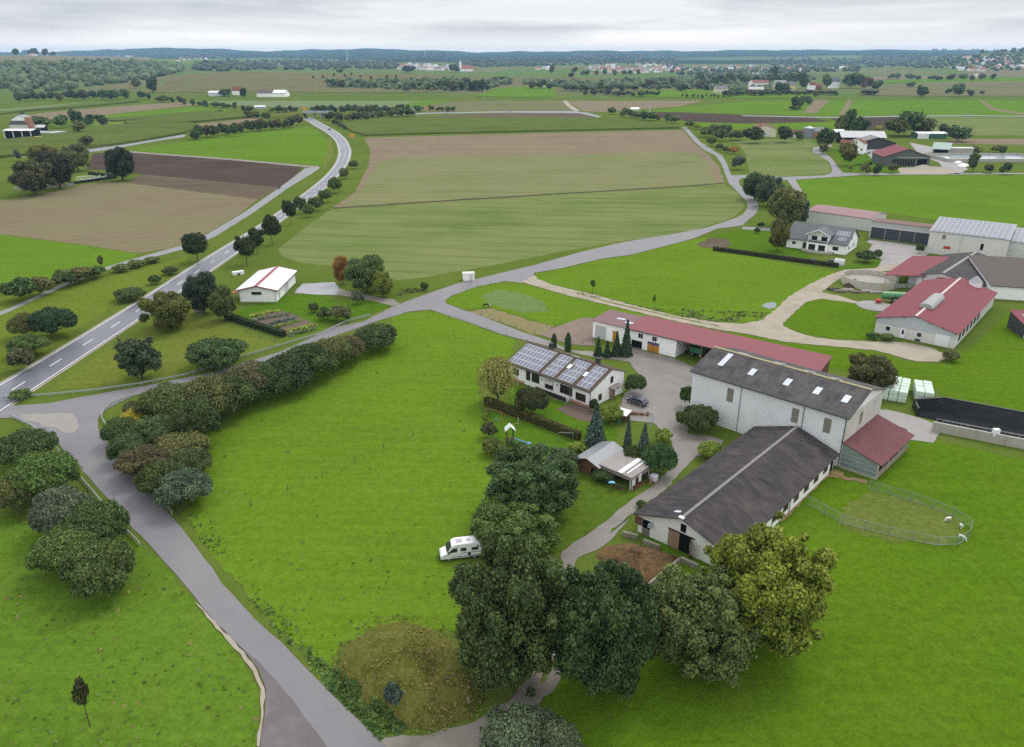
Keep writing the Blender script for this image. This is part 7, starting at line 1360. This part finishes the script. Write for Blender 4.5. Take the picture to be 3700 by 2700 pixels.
t = empty('greenhouse', G(*M3(1055, 555)), rad(-36), 'small round-topped polytunnel greenhouse on the balcony house lawn', 'greenhouse'); mb = MB(); mb.ring([[(x, 1.5 * math.cos(a), 2.1 * math.sin(a)) for a in np.linspace(0, math.pi, 11)] for x in (-1.6, 1.6)]); mb.build('cover', plain('tunnel_film', (.50, .53, .50), .3, var=.1), t); mb = MB(); mb.box(-1.66, -1.6, -.5, .5, 0, 1.7); mb.build('door', GREYW, t)
for x, y, l in ((880, 535, 'dark covered garden furniture left of the polytunnel'), (1000, 540, 'dark cube cover right beside the polytunnel')): boxthing('covered_furniture', l, 'furniture', G(*M3(x, y)), 20, (1.8, 1.3, 1.0), ANTH, [('cloth_edge', GREYW, (-.95, .95, -.7, .7, 0, .1))], bevel=.2)
# vegetable beds by the red-striped shed
for i, (a, c, col) in enumerate([((1640, 985), (1830, 950), 'lime'), ((1680, 1010), (1880, 975), 'grey'), ((1760, 1040), (1930, 1000), 'blue'), ((1800, 1060), (1970, 1015), 'fresh'), ((1870, 1085), (2060, 1045), 'lime'), ((1900, 1110), (2050, 1070), 'mid')]):
    p, q = G(*M1(*a)), G(*M1(*c)); n = 260; u = RNG.uniform(0, 1, n); pp = np.array([tuple(p.lerp(q, t_)) for t_ in u]) + np.stack([RNG.normal(0, .5, n), RNG.normal(0, .5, n), RNG.uniform(.05, .55, n)], 1)
    o = link('vegetable_row', leafmesh('vegetable_row', pp, np.tile([0, 0, 1.], (n, 1)), np.full(n, .5), RNG.uniform(.2, 1, n), RNG.uniform(0, .5, n))); o.color = (*GREEN[col], 1); tag(o, f'{ORD[i]} vegetable row from the red-striped shed, {["yellow-green", "grey-leaved", "blue-green", "bright green", "pale lime", "dark green"][i]}', 'vegetable row', 'vegetable rows')
flat('vegetable_soil', PX(M1, (1640, 1000), (1830, 950), (1900, 965), (2090, 1045), (1900, 1120), (1860, 1090)), .07, MATS['garden_soil'], 1, .2)
# overgrown mound
MOUND = grass('mound_grass', (.135, .165, .022), (.20, .195, .05), (.32, .23, .10), .95, rad(50), weediness=.55, weeds=(.12, .10, .045), bmp=.5, big=.14)
heap('mound', [(745, 1470), (775, 1420), (830, 1385), (890, 1375), (960, 1392), (1030, 1440), (1065, 1500), (1075, 1545), (1030, 1590), (960, 1615), (900, 1610), (820, 1570), (760, 1515)], 3.6, MOUND, None, None, .2, 'structure', 72, 1.3, (2.6, -1.4, 2.4, 1.6))
for b_, c, l in (((845, 1432, 44, 44), 'deep', 'left dark bush on top of the overgrown mound'), ((882, 1415, 44, 46), 'dark', 'right dark bush on top of the overgrown mound'), ((872, 1535, 44, 60), 'blue', 'bushy blue-green shrub on the road side of the mound')): plant('small', 'shrub', b_, c, l, 'shrub')
t = empty('rusty_grate', G(1016, 1440), rad(-60), 'rusty metal grate leaning between the mound and the tallest tree', 'grate'); mb = MB()
for k in range(9): mb.bar((k * .25, 0, .1), (k * .25, .5, 1.1), .03, 4)
for k in range(3): mb.bar((0, .1 + .2 * k, .2 + .4 * k), (2, .1 + .2 * k, .2 + .4 * k), .03, 4)
mb.build('bars', plain('rust', (.17, .10, .085), .9), t); mb = MB(); mb.bar((0, 0, .05), (2, 0, .05), .05, 4); mb.bar((0, .52, 1.12), (2, .52, 1.12), .05, 4); mb.build('frame', METALG, t)
t = empty('drawbar', G(1450, 1440), rad(20), 'pale metal implement lying under the dark trees', 'implement'); mb = MB(); mb.bar((-1.1, 0, .35), (1.1, .1, .45), .12, 6); mb.bar((-.2, -.7, .3), (.1, .8, .4), .1, 6); mb.build('frame', plain('pale_metal', (.25, .26, .28), .6, .2), t); mb = MB(); mb.bar((.9, -.4, .1), (1.2, .5, .7), .08, 5); mb.bar((-.9, -.4, .1), (-1.2, .4, .5), .08, 5); mb.build('tines', METALG, t)
t = empty('dead_branch', G(1010, 1555), 0, 'bleached dead branch lying on the right slope of the mound', 'branch'); mb = MB(); mb.bar((0, 0, .9), (1.3, -.2, 1.0), .05, 5); mb.bar((1.3, -.2, 1.0), (1.25, -1.0, .5), .05, 5, .02); mb.bar((0, 0, .9), (-.9, .4, 1.1), .05, 5, .02); mb.build('stem', plain('bleached_wood', (.42, .40, .35), .9), t); mb = MB(); mb.bar((.4, -.05, .95), (.1, -.7, .7), .03, 4, .01); mb.build('twig', MATS['bleached_wood'], t)

# ================================================================ grass and weeds
def inside(poly, X, Y):
    c = np.zeros(len(X), bool); n = len(poly)
    for i in range(n):
        (x1, y1), (x2, y2) = poly[i], poly[(i + 1) % n]; k = ((y1 > Y) != (y2 > Y)) & (X < (x2 - x1) * (Y - y1) / (y2 - y1 + 1e-12) + x1); c ^= k
    return c
def tufts(name, polys, n, size, base, spread=.5, z=.05, bright=(.2, 1)):
    P = []
    for poly in polys:
        q = np.array(poly, float); x0, y0 = q.min(0); x1, y1 = q.max(0); m = n * 3; X, Y = RNG.uniform(x0, x1, m), RNG.uniform(max(y0, 640), min(y1, 1720), m); k = inside(poly, X, Y)
        for a, b_ in zip(X[k][:n], Y[k][:n]): g_ = G(a, b_); P.append((g_.x, g_.y, z))
    P = np.array(P); m = len(P); clump = np.sin(P[:, 0] * .55 + 1.3 * np.sin(P[:, 1] * .3)) + np.sin(P[:, 1] * .5 + P[:, 0] * .2); P = P[clump + RNG.normal(0, 1, m) > -.2]; m = len(P)
    P[:, 2] += RNG.uniform(.0, size * .35, m); D = np.tile([0, -.35, .6], (m, 1)) + RNG.normal(0, .4, (m, 3))
    o = link(name, leafmesh(name, P, D, size * RNG.uniform(.6, 1.3, m), RNG.uniform(*bright, m), RNG.uniform(0, .7, m) ** 2)); o.color = (*base, 1); return tag(o, kind='stuff')
NEARP = [(870, 697), (985, 694), (1106, 741), (1140, 752), (1060, 840), (1085, 1000), (1080, 1100), (1020, 1300), (1010, 1400), (760, 1420), (730, 1480), (640, 1410), (480, 1240), (400, 1135), (455, 1090), (430, 960), (640, 850), (850, 755)]
LEFTP = [(10, 1150), (200, 1160), (285, 1190), (405, 1303), (540, 1465), (565, 1510), (572, 1570), (565, 1700), (10, 1700)]
RIGHTP = [(1435, 1190), (1600, 1140), (1800, 1020), (1940, 1070), (1990, 965), (2264, 1012), (2290, 1700), (1250, 1700), (1240, 1480)]
tufts('grass', [NEARP, LEFTP], 420, .42, (.085, .16, .03), bright=(.3, .75))
tufts('dry_grass', [LEFTP], 200, .5, (.21, .19, .06), bright=(.3, .7))
tufts('weeds', [[(400, 1135), (450, 1140), (560, 1290), (700, 1440), (770, 1530), (740, 1545), (640, 1430), (500, 1270)], [(640, 1410), (760, 1500), (860, 1620), (840, 1640), (740, 1540)]], 1500, .42, (.09, .165, .04), bright=(.2, .75))
from mathutils.bvhtree import BVHTree
MO = bpy.data.objects['mound']; MBV = BVHTree.FromPolygons([MO.location + v.co for v in MO.data.vertices], [tuple(p.vertices) for p in MO.data.polygons])
def on_mound(name, poly, n, size, base, bright):
    q = np.array(poly, float); x0, y0 = q.min(0); x1, y1 = q.max(0); X, Y = RNG.uniform(x0, x1, n * 3), RNG.uniform(y0, y1, n * 3); P = []
    for a, b_ in zip(X, Y):
        o_, d_ = Vector((0, 0, HC)), Vector(ray(a, b_)); hit = MBV.ray_cast(o_, d_.normalized())[0] or G(a, b_)
        if inside(poly, np.array([a]), np.array([b_]))[0]: P.append((hit.x, hit.y, hit.z + random.uniform(.02, .25)))
        if len(P) >= n: break
    P = np.array(P); m = len(P); k = np.sin(P[:, 0] * 1.3 + P[:, 1] * .4) + np.sin(P[:, 1] * 1.7 - P[:, 0] * .5) + RNG.normal(0, .9, m) > -.4; P = P[k]; m = len(P)
    o = link(name, leafmesh(name, P, np.tile([.2, -.5, .5], (m, 1)) + RNG.normal(0, .35, (m, 3)), size * RNG.uniform(.5, 1.4, m), RNG.uniform(*bright, m), RNG.uniform(0, .9, m) ** 2)); o.color = (*base, 1); return tag(o, kind='stuff')
MP = [(725, 1465), (765, 1400), (830, 1362), (900, 1352), (975, 1372), (1045, 1430), (1085, 1500), (1090, 1550), (1040, 1600), (960, 1628), (890, 1622), (800, 1580), (745, 1525)]
on_mound('long_grass', MP, 1900, .26, (.15, .19, .035), (.35, .6)); on_mound('dry_grass', MP, 1300, .26, (.21, .19, .07), (.3, .6)); on_mound('dry_grass', [(930, 1400), (1000, 1420), (1060, 1500), (1050, 1580), (960, 1600), (940, 1520)], 320, .28, (.20, .15, .055), (.3, .6)); on_mound('long_grass', [(740, 1480), (830, 1540), (900, 1610), (880, 1630), (790, 1575), (730, 1520)], 700, .5, (.075, .14, .035), (.1, .7))
tufts('weeds', [[(250, 940), (330, 1000), (370, 1110), (350, 1120), (240, 985)], [(30, 945), (110, 985), (250, 1150), (300, 1210), (270, 1190), (150, 1060), (30, 990)]], 900, .5, (.11, .13, .03))
tufts('weeds', [[(870, 640), (1000, 610), (1150, 575), (1300, 540), (1330, 548), (1130, 592), (1000, 628), (880, 655)], [(1230, 640), (1430, 680), (1600, 690), (1700, 690), (1690, 712), (1560, 712), (1420, 680)]], 1400, .8, (.10, .13, .04))

# ================================================================ farms and villages farther off
def farm(name, label, x0, x1, ytop, ybase, deg, aspect, wall, roof, cat='house', rise=.35, axis='x', group=None, wins=0, over=.4, gate=None):
    """gabled house whose front shows between two columns and two rows of the photo"""
    p = at((x0 + x1) / 2, ybase); d = depth(p); wd = (x1 - x0) / F * d / max(.5, math.cos(rad(deg)) + aspect * abs(math.sin(rad(deg)))); D = wd * aspect; hh = (ybase - ytop) / F * d
    hr = max(2.6, (hh - D * .5 * math.sin(math.atan2(HC, max(1, p.y)))) ); he = hr * (1 - rise); c, s_ = math.cos(rad(deg)), math.sin(rad(deg)); o = (p.x - c * wd / 2 + (s_ * D / 2 if deg < 0 else 0) * .0, p.y - s_ * wd / 2)
    W_ = D if axis == 'x' else wd
    b = Bld(name, label, o, deg, wd, D, [(0, he), (W_ / 2, hr), (W_, he)], axis, wall, roof, (over, over), cat, group, z0=p.z)
    for k in range(wins): b.window('F', wd * (k + .5) / wins - .6, he * .35, 1.2, min(1.4, he * .35))
    if gate: b.slab('gate', gate, 'F', wd * .3, wd * .7, .1, he * .8, 0, .1)
    return b
RT = sheet('pinkish_tiles', (.33, .15, .14), (.36, .2, .18), 'x', .4, .8, .1, .5, (1, .5), .15, .3, .03)
# farm on the right
farm('farmhouse', 'yellow-walled house with red roof among dark round trees', 1662, 1718, 275, 303, -12, 1.1, CREAM, TILE_RED, 'house', .3, 'y', None, 0, .6, GREYW)
t = empty('grain_silo', (*G(1786, 305)[:2], 0), 0, 'grey corrugated round silo behind the farm entrance lane', 'silo'); d = depth(G(1786, 305)); r_ = 11.5 / F * d; h_ = 21 / F * d; mb = MB(); mb.cyl(0, 0, 0, h_, r_, 24); mb.build('tank', sheet('silo_sheet', (.34, .38, .41), (.26, .29, .31), 'x', 1.2, .4, .4, .4, (2, 1), .3, .3, .05), t); mb = MB(); mb.cyl(0, 0, h_, h_ + r_ * .35, r_ * 1.04, 24, .3); mb.build('top', STEEL, t)
farm('farm_shed', 'long low shed with white-streaked roof right of the grey silo', 1795, 1828, 283, 306, -25, .6, BRICK, ROOF_LIGHT, 'shed'); farm('farm_shed', 'pinkish low shed left of the grey silo', 1742, 1776, 288, 305, -6, .5, GREYW, RT, 'shed'); farm('farm_shed', 'small shed with bright roof behind the farm entrance tree', 1844, 1870, 287, 302, 12, .8, WOODB, ROOF_WHITE, 'shed')
b = farm('solar_barn', 'barn with a long light-grey roof over a dark open front', 1860, 1955, 291, 318, -6, .5, DARK, ROOF_LIGHT, 'barn', .42, over=1.2)
for x in (.5, 12, 24): b.slab('post', GREYW, 'F', x, x + .5, 0, b.prof[0][1], .1, .5)
farm('dark_gable_barn', 'broad barn with dark boarded gable and grey roof', 1895, 1980, 302, 330, -8, .7, plain('dark_boards', (.055, .052, .056), .85, var=.25), sheet('grey_barn_roof', (.27, .25, .25), (.33, .3, .29), 'y', .5, .6, .3, .5, (1, 4), .2, .3, .04), 'barn', .45, 'y', over=1.0)
b = farm('red_gable_hall', 'open-fronted hall with red roof and grey-green gable in the right farm', 1948, 2056, 325, 368, -8, .9, plain('green_grey_boards', (.10, .115, .10), .8, var=.25), ROOF_RED, 'hall', .45, 'y', over=1.0)
for k in range(9): b.slab('opening', DARK, 'F', b.Lx * (.2 + k * .055), b.Lx * (.235 + k * .055), .4, b.prof[0][1] * .75, 0, .05)
b.slab('opening', DARK, 'F', b.Lx * .74, b.Lx * .94, .1, b.prof[0][1] * .8, 0, .05); b.slab('lintel', STEEL, 'F', b.Lx * .3, b.Lx * .98, b.prof[0][1] * .88, b.prof[0][1] * .95, 0, .1); b.patch('roof_sheet', ROOF_WHITE, 8, 22, b.Lx * .56, b.Lx * .8)
farm('farmhouse', 'white farmhouse with brown roof beside the olive pear-shaped tree', 1872, 1912, 308, 340, -35, .8, WHITE, TILE_RED, 'house', .3, 'y', wins=3); farm('farm_shed', 'small brown-roofed shed left of the white farmhouse', 1856, 1886, 310, 325, -20, .6, WOODB, TILE_RED, 'shed')
b = farm('silage_clamp', 'green and white silage store beyond the dark-gabled barn', 2028, 2092, 292, 307, 0, .5, plain('dark_green_tarp', (.045, .12, .075), .5), PLASTIC, 'clamp', .2); b.slab('end_wall', PLASTIC, 'F', 0, b.Lx * .38, 0, b.prof[0][1], 0, .4)
t = empty('feed_silo', (*G(2023, 300)[:2], 0), 0, 'white narrow tower silo beside the green silage store', 'silo'); mb = MB(); mb.cyl(0, 0, 0, 11, 1.9, 16); mb.build('tank', PLASTIC, t); mb = MB(); mb.cyl(0, 0, 11, 12.5, 1.9, 16, .3); mb.build('top', PLASTIC, t)
b = farm('tarped_clamp', 'pale green tarped clamp with dark open end right of the red hall', 2052, 2106, 316, 342, -30, 1.4, plain('pale_green_tarp', (.24, .33, .29), .5, var=.15), plain('pale_green_tarp', (0, 0, 0)), 'clamp', .5); b.slab('opening', DARK, 'F', 1, b.Lx - 1, .2, b.prof[0][1] * .9, 0, .1)
p = G(2175, 352); t = empty('basin', (p.x, p.y, 0), 0, 'wide concrete basin with bluish water at the right farm', 'basin'); mb = MB(); X_, Y_ = 34, 17
for a0, a1, c0, c1 in ((-X_, X_, -Y_, -Y_ + .6), (-X_, X_, Y_ - .6, Y_), (-X_, -X_ + .6, -Y_ + .6, Y_ - .6), (X_ - .6, X_, -Y_ + .6, Y_ - .6)): mb.box(a0, a1, c0, c1, 0, 2.2)
mb.build('basin_wall', CONCW, t); mb = MB(); mb.box(-X_ + .6, X_ - .6, -Y_ + .6, Y_ - .6, .5, .8); mb.build('water_surface', plain('basin_water', (.30, .37, .40), .15, spec=.5), t)
b = farm('bunker_wall', 'grey stepped concrete bunker left of the water basin', 2100, 2150, 326, 343, -4, .5, CONCW, GREYW, 'bunker', .08)
for px, py, l in ((2092, 352, 'largest'), (2118, 358, 'middle'), (2130, 366, 'smallest')): heap('rubble_heap', [(px - 14, py), (px, py - 4), (px + 14, py), (px, py + 4)], 1.2, PLASTIC, f'{l} white plastic-covered heap on the farm yard by the basin', 'heap', .3, n=20)
heap('sand_heap', [(2015, 372), (2040, 364), (2068, 372), (2040, 379)], 1.8, GRAVEL, 'pale sand heap in front of the red-roofed hall', 'heap', .15, n=24)
# left-edge farm
b = farm('farm_shed', 'open white-roofed shed at the left edge below the brick chimney', 12, 74, 286, 307, 0, .5, DARK, ROOF_WHITE, 'shed', .12, over=.8)
for k in range(4): b.slab('post', PLASTIC, 'F', b.Lx * k / 3.2, b.Lx * k / 3.2 + .6, 0, b.prof[0][1], .05, .5)
b = farm('farmhouse', 'dark-roofed house with brick chimney at the left farm', 22, 62, 268, 285, 0, .7, GREYW, ROOF_DARKX, 'house', .4); b.box('chimney', BRICK, b.Lx * .88, b.Lx * 1.1, b.D * .1, b.D * .6, 0, b.prof[1][1] * 1.5)
farm('farm_shed', 'dark open shed right of the brick chimney at the left farm', 80, 100, 277, 290, -4, .6, DARK, GREYW, 'shed'); farm('farmhouse', 'pale house with white gable far left above the maize', 28, 62, 255, 277, 0, .8, WHITE, ROOF_LIGHT, 'house', .4, 'y')
for a, c, l in ((64, 104, 'left'), (104, 140, 'right')):
    p, q = G(a, 300), G(c, 296); d = q - p; boxthing('clamp_wall', f'{l} grey concrete clamp of the left farm with bluish cover', 'clamp', (p + q) / 2, math.degrees(math.atan2(d.y, d.x)), (d.length, 12, 2.2), CONCW, [('cover', plain('bluish_cover', (.33, .38, .41), .5), (-d.length / 2 + .5, d.length / 2 - .5, -5.5, 5.5, 2.2, 2.5))])
for px, py, l in ((72, 307, 'red farm implement standing before the white-roofed shed at left'), (86, 307, 'pale parked trailer before the left farm sheds')): boxthing('trailer', l, 'trailer', G(px, py), 10, (6, 2.4, 2), REDP if 'red' in l else CREAM, [('wheel', BLACKP, (-1, 0, -1.4, -1.2, 0, .9))])
# cemetery by the dark trees
HST = plain('grave_stone', (.42, .42, .43), .5, var=.35, scale=.4, kind='world')
p, q = G(30, 421), G(165, 411); d = q - p; boxthing('cemetery_wall', 'low pale wall in front of the dark trees at the left edge', 'wall', (p + q) / 2, math.degrees(math.atan2(d.y, d.x)), (d.length, .5, 1.5), CONCW)
flat('lawn', [(150, 412), (172, 388), (258, 383), (262, 392), (200, 404)], .05, BRIGHT, 2, .3)
for i, ((x0, y0), (x1, y1)) in enumerate((((168, 391), (205, 388)), ((172, 397), (218, 392)), ((160, 404), (248, 394)))): flat('path', [(x0, y0), (x1, y1), (x1 + 1, y1 + 1.6), (x0, y0 + 1.8)], .07, GRAVEL, 2, .1)
for i in range(26):
    p = G(random.uniform(170, 245), random.uniform(389, 399)); mb = MB(); mb.box(-.35, .35, -.1, .1, 0, random.uniform(.7, 1.1)); mb.box(-.45, .45, -1.6, .1, 0, .15); tag(mb.build('gravestone', HST, None, (p.x, p.y, .05)), 'small grey gravestone in the hedged cemetery at the left', 'gravestone', 'gravestones of the cemetery')
# bridge over the main road, signs
p0, p1 = G(672, 262), G(724, 262); t = empty('road_bridge', ((p0.x + p1.x) / 2, p0.y + 8, 0), rad(-3), 'grey road bridge crossing above the main road', 'bridge'); mb = MB(); mb.box(-16, 16, -5, 5, 5.4, 6.5); mb.build('deck', plain('bridge_concrete', (.33, .36, .38), .8), t)
for y in (-5, 5): mb = MB(); mb.box(-16, 16, y - .1, y + .1, 6.5, 7.6); mb.build('parapet', STEEL, t)
for x in (-3.5, 5.5): mb = MB(); mb.box(x - .6, x + .6, -4, 4, 0, 5.4); mb.build('pier', CONCW, t)
mb = MB(); mb.hexa([(-40, -6, 0), (-15, -6, 0), (-15, 6, 0), (-40, 6, 0)], (0, 0, .1)); mb.add([(-60, -14, 0), (-12, -9, 0), (-16, -5, 5.9), (-60, -5, 5.0), (-60, 14, 0), (-12, 9, 0), (-16, 5, 5.9), (-60, 5, 5.0)], [(0, 1, 2, 3), (5, 4, 7, 6), (1, 5, 6, 2), (3, 2, 6, 7), (4, 0, 3, 7)]); mb.build('embankment', VERGE, t); mb = MB(); mb.add([(70, -14, 0), (12, -9, 0), (16, -5, 5.9), (70, -5, 4.0), (70, 14, 0), (12, 9, 0), (16, 5, 5.9), (70, 5, 4.0)], [(3, 2, 1, 0), (6, 7, 4, 5), (2, 6, 5, 1), (7, 6, 2, 3), (7, 3, 0, 4)]); mb.build('embankment', VERGE, t)
ORNG = plain('sign_orange', (.60, .29, .02), .5, var=.05)
for px, py, wd, h0, h1, l in ((778, 307, 4.4, 1.2, 4.4, 'big orange direction sign on posts beside the main road bend'), (675, 256, 5.0, 6, 10, 'orange direction sign above the left end of the bridge'), (946, 249, 2.4, 3, 7, 'orange sign in the tree row along the cross road')):
    t = empty('direction_sign', G(px, py), rad(-6), l, 'sign'); mb = MB(); mb.box(-wd / 2, wd / 2, -.06, .02, h0, h1); mb.build('panel', ORNG, t)
    for x in (-wd * .3, wd * .3): mb = MB(); mb.bar((x, .08, 0), (x, .08, h1), .07, 6); mb.build('post', STEEL, t)
b = farm('road_house', 'flat long building with grey roof in the tree row of the cross road', 815, 905, 241, 248, 0, .2, WHITE, ROOF_SLATE, 'building', .3)
for px, py, hgt, l in ((1072, 216, 14, 'lone pole by the track beside the scrub belt'), (1436, 251, 9, 'thin white post by the cross road in the middle')): t = empty('pole', at(px, py), 0, l, 'pole'); mb = MB(); mb.bar((0, 0, 0), (0, 0, hgt), .35, 6, .25); mb.build('shaft', PLASTIC, t); mb = MB(); mb.box(-.8, .8, -.1, .1, hgt - 1, hgt - .8); mb.build('cross_arm', STEEL, t)
# farm below the dry hillside
farm('barn', 'pale blue-white shed at the left of the farm below the dry hillside', 461, 497, 202, 213, 0, .5, plain('pale_blue_wall', (.55, .60, .66), .6), ROOF_WHITE, 'shed', .3); farm('farmhouse', 'red-roofed house between trees below the dry hillside', 512, 534, 194, 211, -10, .8, WHITE, TILE_RED, 'house', .45)
b = farm('barn', 'large barn with dark roof and white end below the dry hillside', 566, 632, 200, 215, -4, .5, WHITE, plain('dark_brown_roof', (.10, .075, .075), .8), 'barn', .45); b.patch('white_roof_part', PLASTIC, b.Lx * .55, b.Lx * 1.0, .5, b.D / 2 - .2)
plant('far', 'tree', (500, 207, 30, 16), 'deep', 'tree between the pale shed and the red-roofed hillside house', far=True); plant('far', 'tree', (540, 208, 16, 22), 'dark', 'dark tree right of the red-roofed hillside house', far=True)
farm('boat_shed', 'white and bluish vehicle shelter right of the ragged tree row', 938 * .6, 586, 234, 241, 0, .5, STEEL, PLASTIC, 'shelter', .3)
# hamlet on the slope
for x0, x1, y0, y1, wl, rf, l, w_ in ((1582, 1611, 191, 207, CREAM, ROOF_SLATE, 'cream house with grey roof at the left end of the hamlet', 3), (1654, 1689, 193, 207, CREAM, ROOF_LIGHT, 'low cream house with pale blue roof in the hamlet', 3), (1662, 1703, 178, 195, WHITE2, RT, 'large pale house behind the low blue-roofed one', 4), (1712, 1738, 179, 198, CREAM, ROOF_LIGHT, 'house with light metallic roof left part of the yellow row in the hamlet', 3), (1736, 1760, 182, 201, plain('yellow_render', (.60, .52, .27), .8), ROOF_SLATE, 'yellow house with many windows in the hamlet', 4), (1788, 1803, 183, 199, WHITE, TILE_RED, 'small white house right of the big hamlet tree', 2), (1798, 1818, 187, 199, WOODB, TILE_RED, 'orange-roofed low house in the hamlet', 0), (1836, 1858, 173, 195, WHITE, ROOF_SLATE, 'tall white house at the right of the hamlet', 4), (1664, 1700, 162, 170, GREYW, ROOF_LIGHT, 'long pale roof above the hamlet trees', 0), (1560, 1575, 170, 180, WHITE, ROOF_SLATE, 'white house on the upper left of the hamlet', 2), (1925, 1946, 183, 192, BRICK, TILE_RED, 'reddish house at the far right of the hamlet', 0)):
    farm('house', l, x0, x1, y0, y1, random.choice((-8, 4, 8)), .7, wl, rf, 'house', .38, 'x', None, w_)
farm('white_tent', 'white tent-like vehicles by the brown field in the middle distance', 1395, 1413, 238, 244, 0, .6, PLASTIC, PLASTIC, 'tent', .5)
# far villages: each house its own object, too small to show parts
def fhouse_mesh(wall, roof):
    mb = MB(); mb.add([(-.5, -.4, -.3), (.5, -.4, -.3), (.5, .4, -.3), (-.5, .4, -.3), (-.5, -.4, .55), (.5, -.4, .55), (.5, .4, .55), (-.5, .4, .55), (-.5, 0, .95), (.5, 0, .95)], [(0, 1, 5, 4), (1, 2, 6, 5), (2, 3, 7, 6), (3, 0, 4, 7), (5, 6, 9), (7, 4, 8)]); n = len(mb.f)
    mb.add([(-.55, -.47, .5), (.55, -.47, .5), (.55, 0, .98), (-.55, 0, .98), (.55, .47, .5), (-.55, .47, .5)], [(0, 1, 2, 3), (3, 2, 4, 5)]); me = mesh('far_house', mb.v, mb.f, wall); me.materials.append(roof)
    for i in range(n, len(mb.f)): me.polygons[i].material_index = 1
    return me
FW = plain('village_white', (.88, .88, .87), .8, var=.03); FC = plain('village_cream', (.80, .76, .66), .8)
FH = [fhouse_mesh(FW, plain('village_red_roof', (.34, .12, .09), .8)), fhouse_mesh(FW, plain('village_grey_roof', (.24, .24, .26), .8)), fhouse_mesh(FC, MATS['village_red_roof']), fhouse_mesh(FW, plain('village_brown_roof', (.22, .13, .10), .8)), fhouse_mesh(FW, plain('village_light_roof', (.52, .52, .54), .7))]
def village(boxes, label, group, size=(13, 19)):
    for x0, x1, y0, y1, n in boxes:
        for i in range(n):
            x, y = random.uniform(x0, x1), random.uniform(y0, y1); p = at(x, y); o = link('house', random.choice(FH)); s = random.uniform(*size); o.location = p; o.rotation_euler = (0, 0, random.uniform(-.9, .9)); o.scale = (s * 1.1, s, s * random.uniform(.6, .8)); tag(o, label, 'house', group)
village([(876, 950, 143, 155, 34), (940, 1000, 148, 156, 22), (1020, 1040, 148, 154, 5)], 'distant white house of the church village behind the ridge crest', 'houses of the church village')
village([(1300, 1380, 144, 158, 22), (1400, 1500, 140, 162, 46), (1330, 1420, 152, 164, 16), (1180, 1240, 151, 155, 6)], 'distant house of the village climbing the wooded slope in the middle', 'houses of the middle village')
village([(1500, 1660, 148, 158, 24), (1660, 1900, 147, 156, 30)], 'distant house in the long village behind the hamlet', 'houses of the long village')
village([(2130, 2240, 127, 140, 30), (2100, 2240, 150, 158, 14), (2160, 2330, 124, 150, 14)], 'distant white house on the wooded hill at the right edge', 'houses on the right hill')
village([(230, 300, 124, 128, 9), (380, 470, 130, 136, 9), (60, 130, 120, 124, 6)], 'distant house on the plateau at upper left', 'houses on the left plateau', (12, 18))
p = at(1018, 158); t = empty('church', p, 0, 'white church tower with red nave roof on the village edge', 'church'); mb = MB(); mb.box(-4, 4, -4, 4, -3, 34); mb.build('tower', FW, t); mb = MB(); mb.bar((0, 0, 34), (0, 0, 44), 5.6, 4, .3); mb.build('spire', plain('village_grey_roof', (0, 0, 0)), t); mb = MB(); mb.box(4, 46, -8, 8, -3, 9); mb.build('nave', FW, t); mb = MB(); mb.add([(4, -9, 8.5), (47, -9, 8.5), (47, 0, 19), (4, 0, 19), (47, 9, 8.5), (4, 9, 8.5)], [(0, 1, 2, 3), (3, 2, 4, 5), (1, 4, 2), (0, 3, 5)]); mb.build('nave_roof', MATS['village_red_roof'], t)
p = at(1870, 152.5); o = link('warehouse', FH[4]); o.location = p; o.scale = (60, 22, 12); tag(o, 'large white flat warehouse in the long village', 'warehouse'); p = at(1760, 158); o = link('warehouse', FH[4]); o.location = p; o.scale = (40, 20, 10); tag(o, 'smaller white warehouse before the long village', 'warehouse')
for px, py, h_, l in ((769, 137, 26, 'white wind turbine mast on the left against the blue hills'), (940, 127, 16, 'fainter wind turbine mast on the hills right of the first')):
    p = at(px, py); d = depth(p); h_ = h_ / F * d; t = empty('wind_turbine', p, 0, l, 'wind turbine'); mb = MB(); mb.bar((0, 0, 0), (0, 0, h_), h_ * .024, 8, h_ * .014); mb.build('mast', FW, t); mb = MB()
    for k in range(3): a = 2 * math.pi * k / 3 + .2; mb.bar((0, -2, h_), (h_ * .35 * math.cos(a), -2, h_ + h_ * .35 * math.sin(a)), h_ * .008, 4, h_ * .002)
    mb.build('rotor', FW, t); mb = MB(); mb.box(-1.5, 1.5, -3, 5, h_ - 1.5, h_ + 1.5); mb.build('nacelle', FW, t)
treeline([(30, 119), (60, 118), (95, 116), (120, 121)], 6, (9, 22), (9, 18), ['deep', 'dark'], 'tree on the skyline at the far left', 'skyline trees at the far left', jit=1)
# skyline woods: rows of crowns along the tops of the far hills
wood('wood', [(2060, 109, 112), (2140, 107, 110), (2250, 106, 109), (2330, 107, 109)], (5, 9), 130, tint=(.03, .045, .025))

# ================================================================ air
hz = MB(); hz.box(-15000, 15000, -400, 16400, -60, 215)
m = bpy.data.materials.new('air'); m.use_nodes = True; t = m.node_tree; t.nodes.clear(); o = t.nodes.new('ShaderNodeOutputMaterial'); v = t.nodes.new('ShaderNodeVolumePrincipled')
v.inputs['Color'].default_value = (.40, .69, 1.0, 1); v.inputs['Density'].default_value = 6.0e-5; v.inputs['Anisotropy'].default_value = .0
t.links.new(v.outputs[0], o.inputs['Volume']); tag(hz.build('haze', m), kind='stuff')
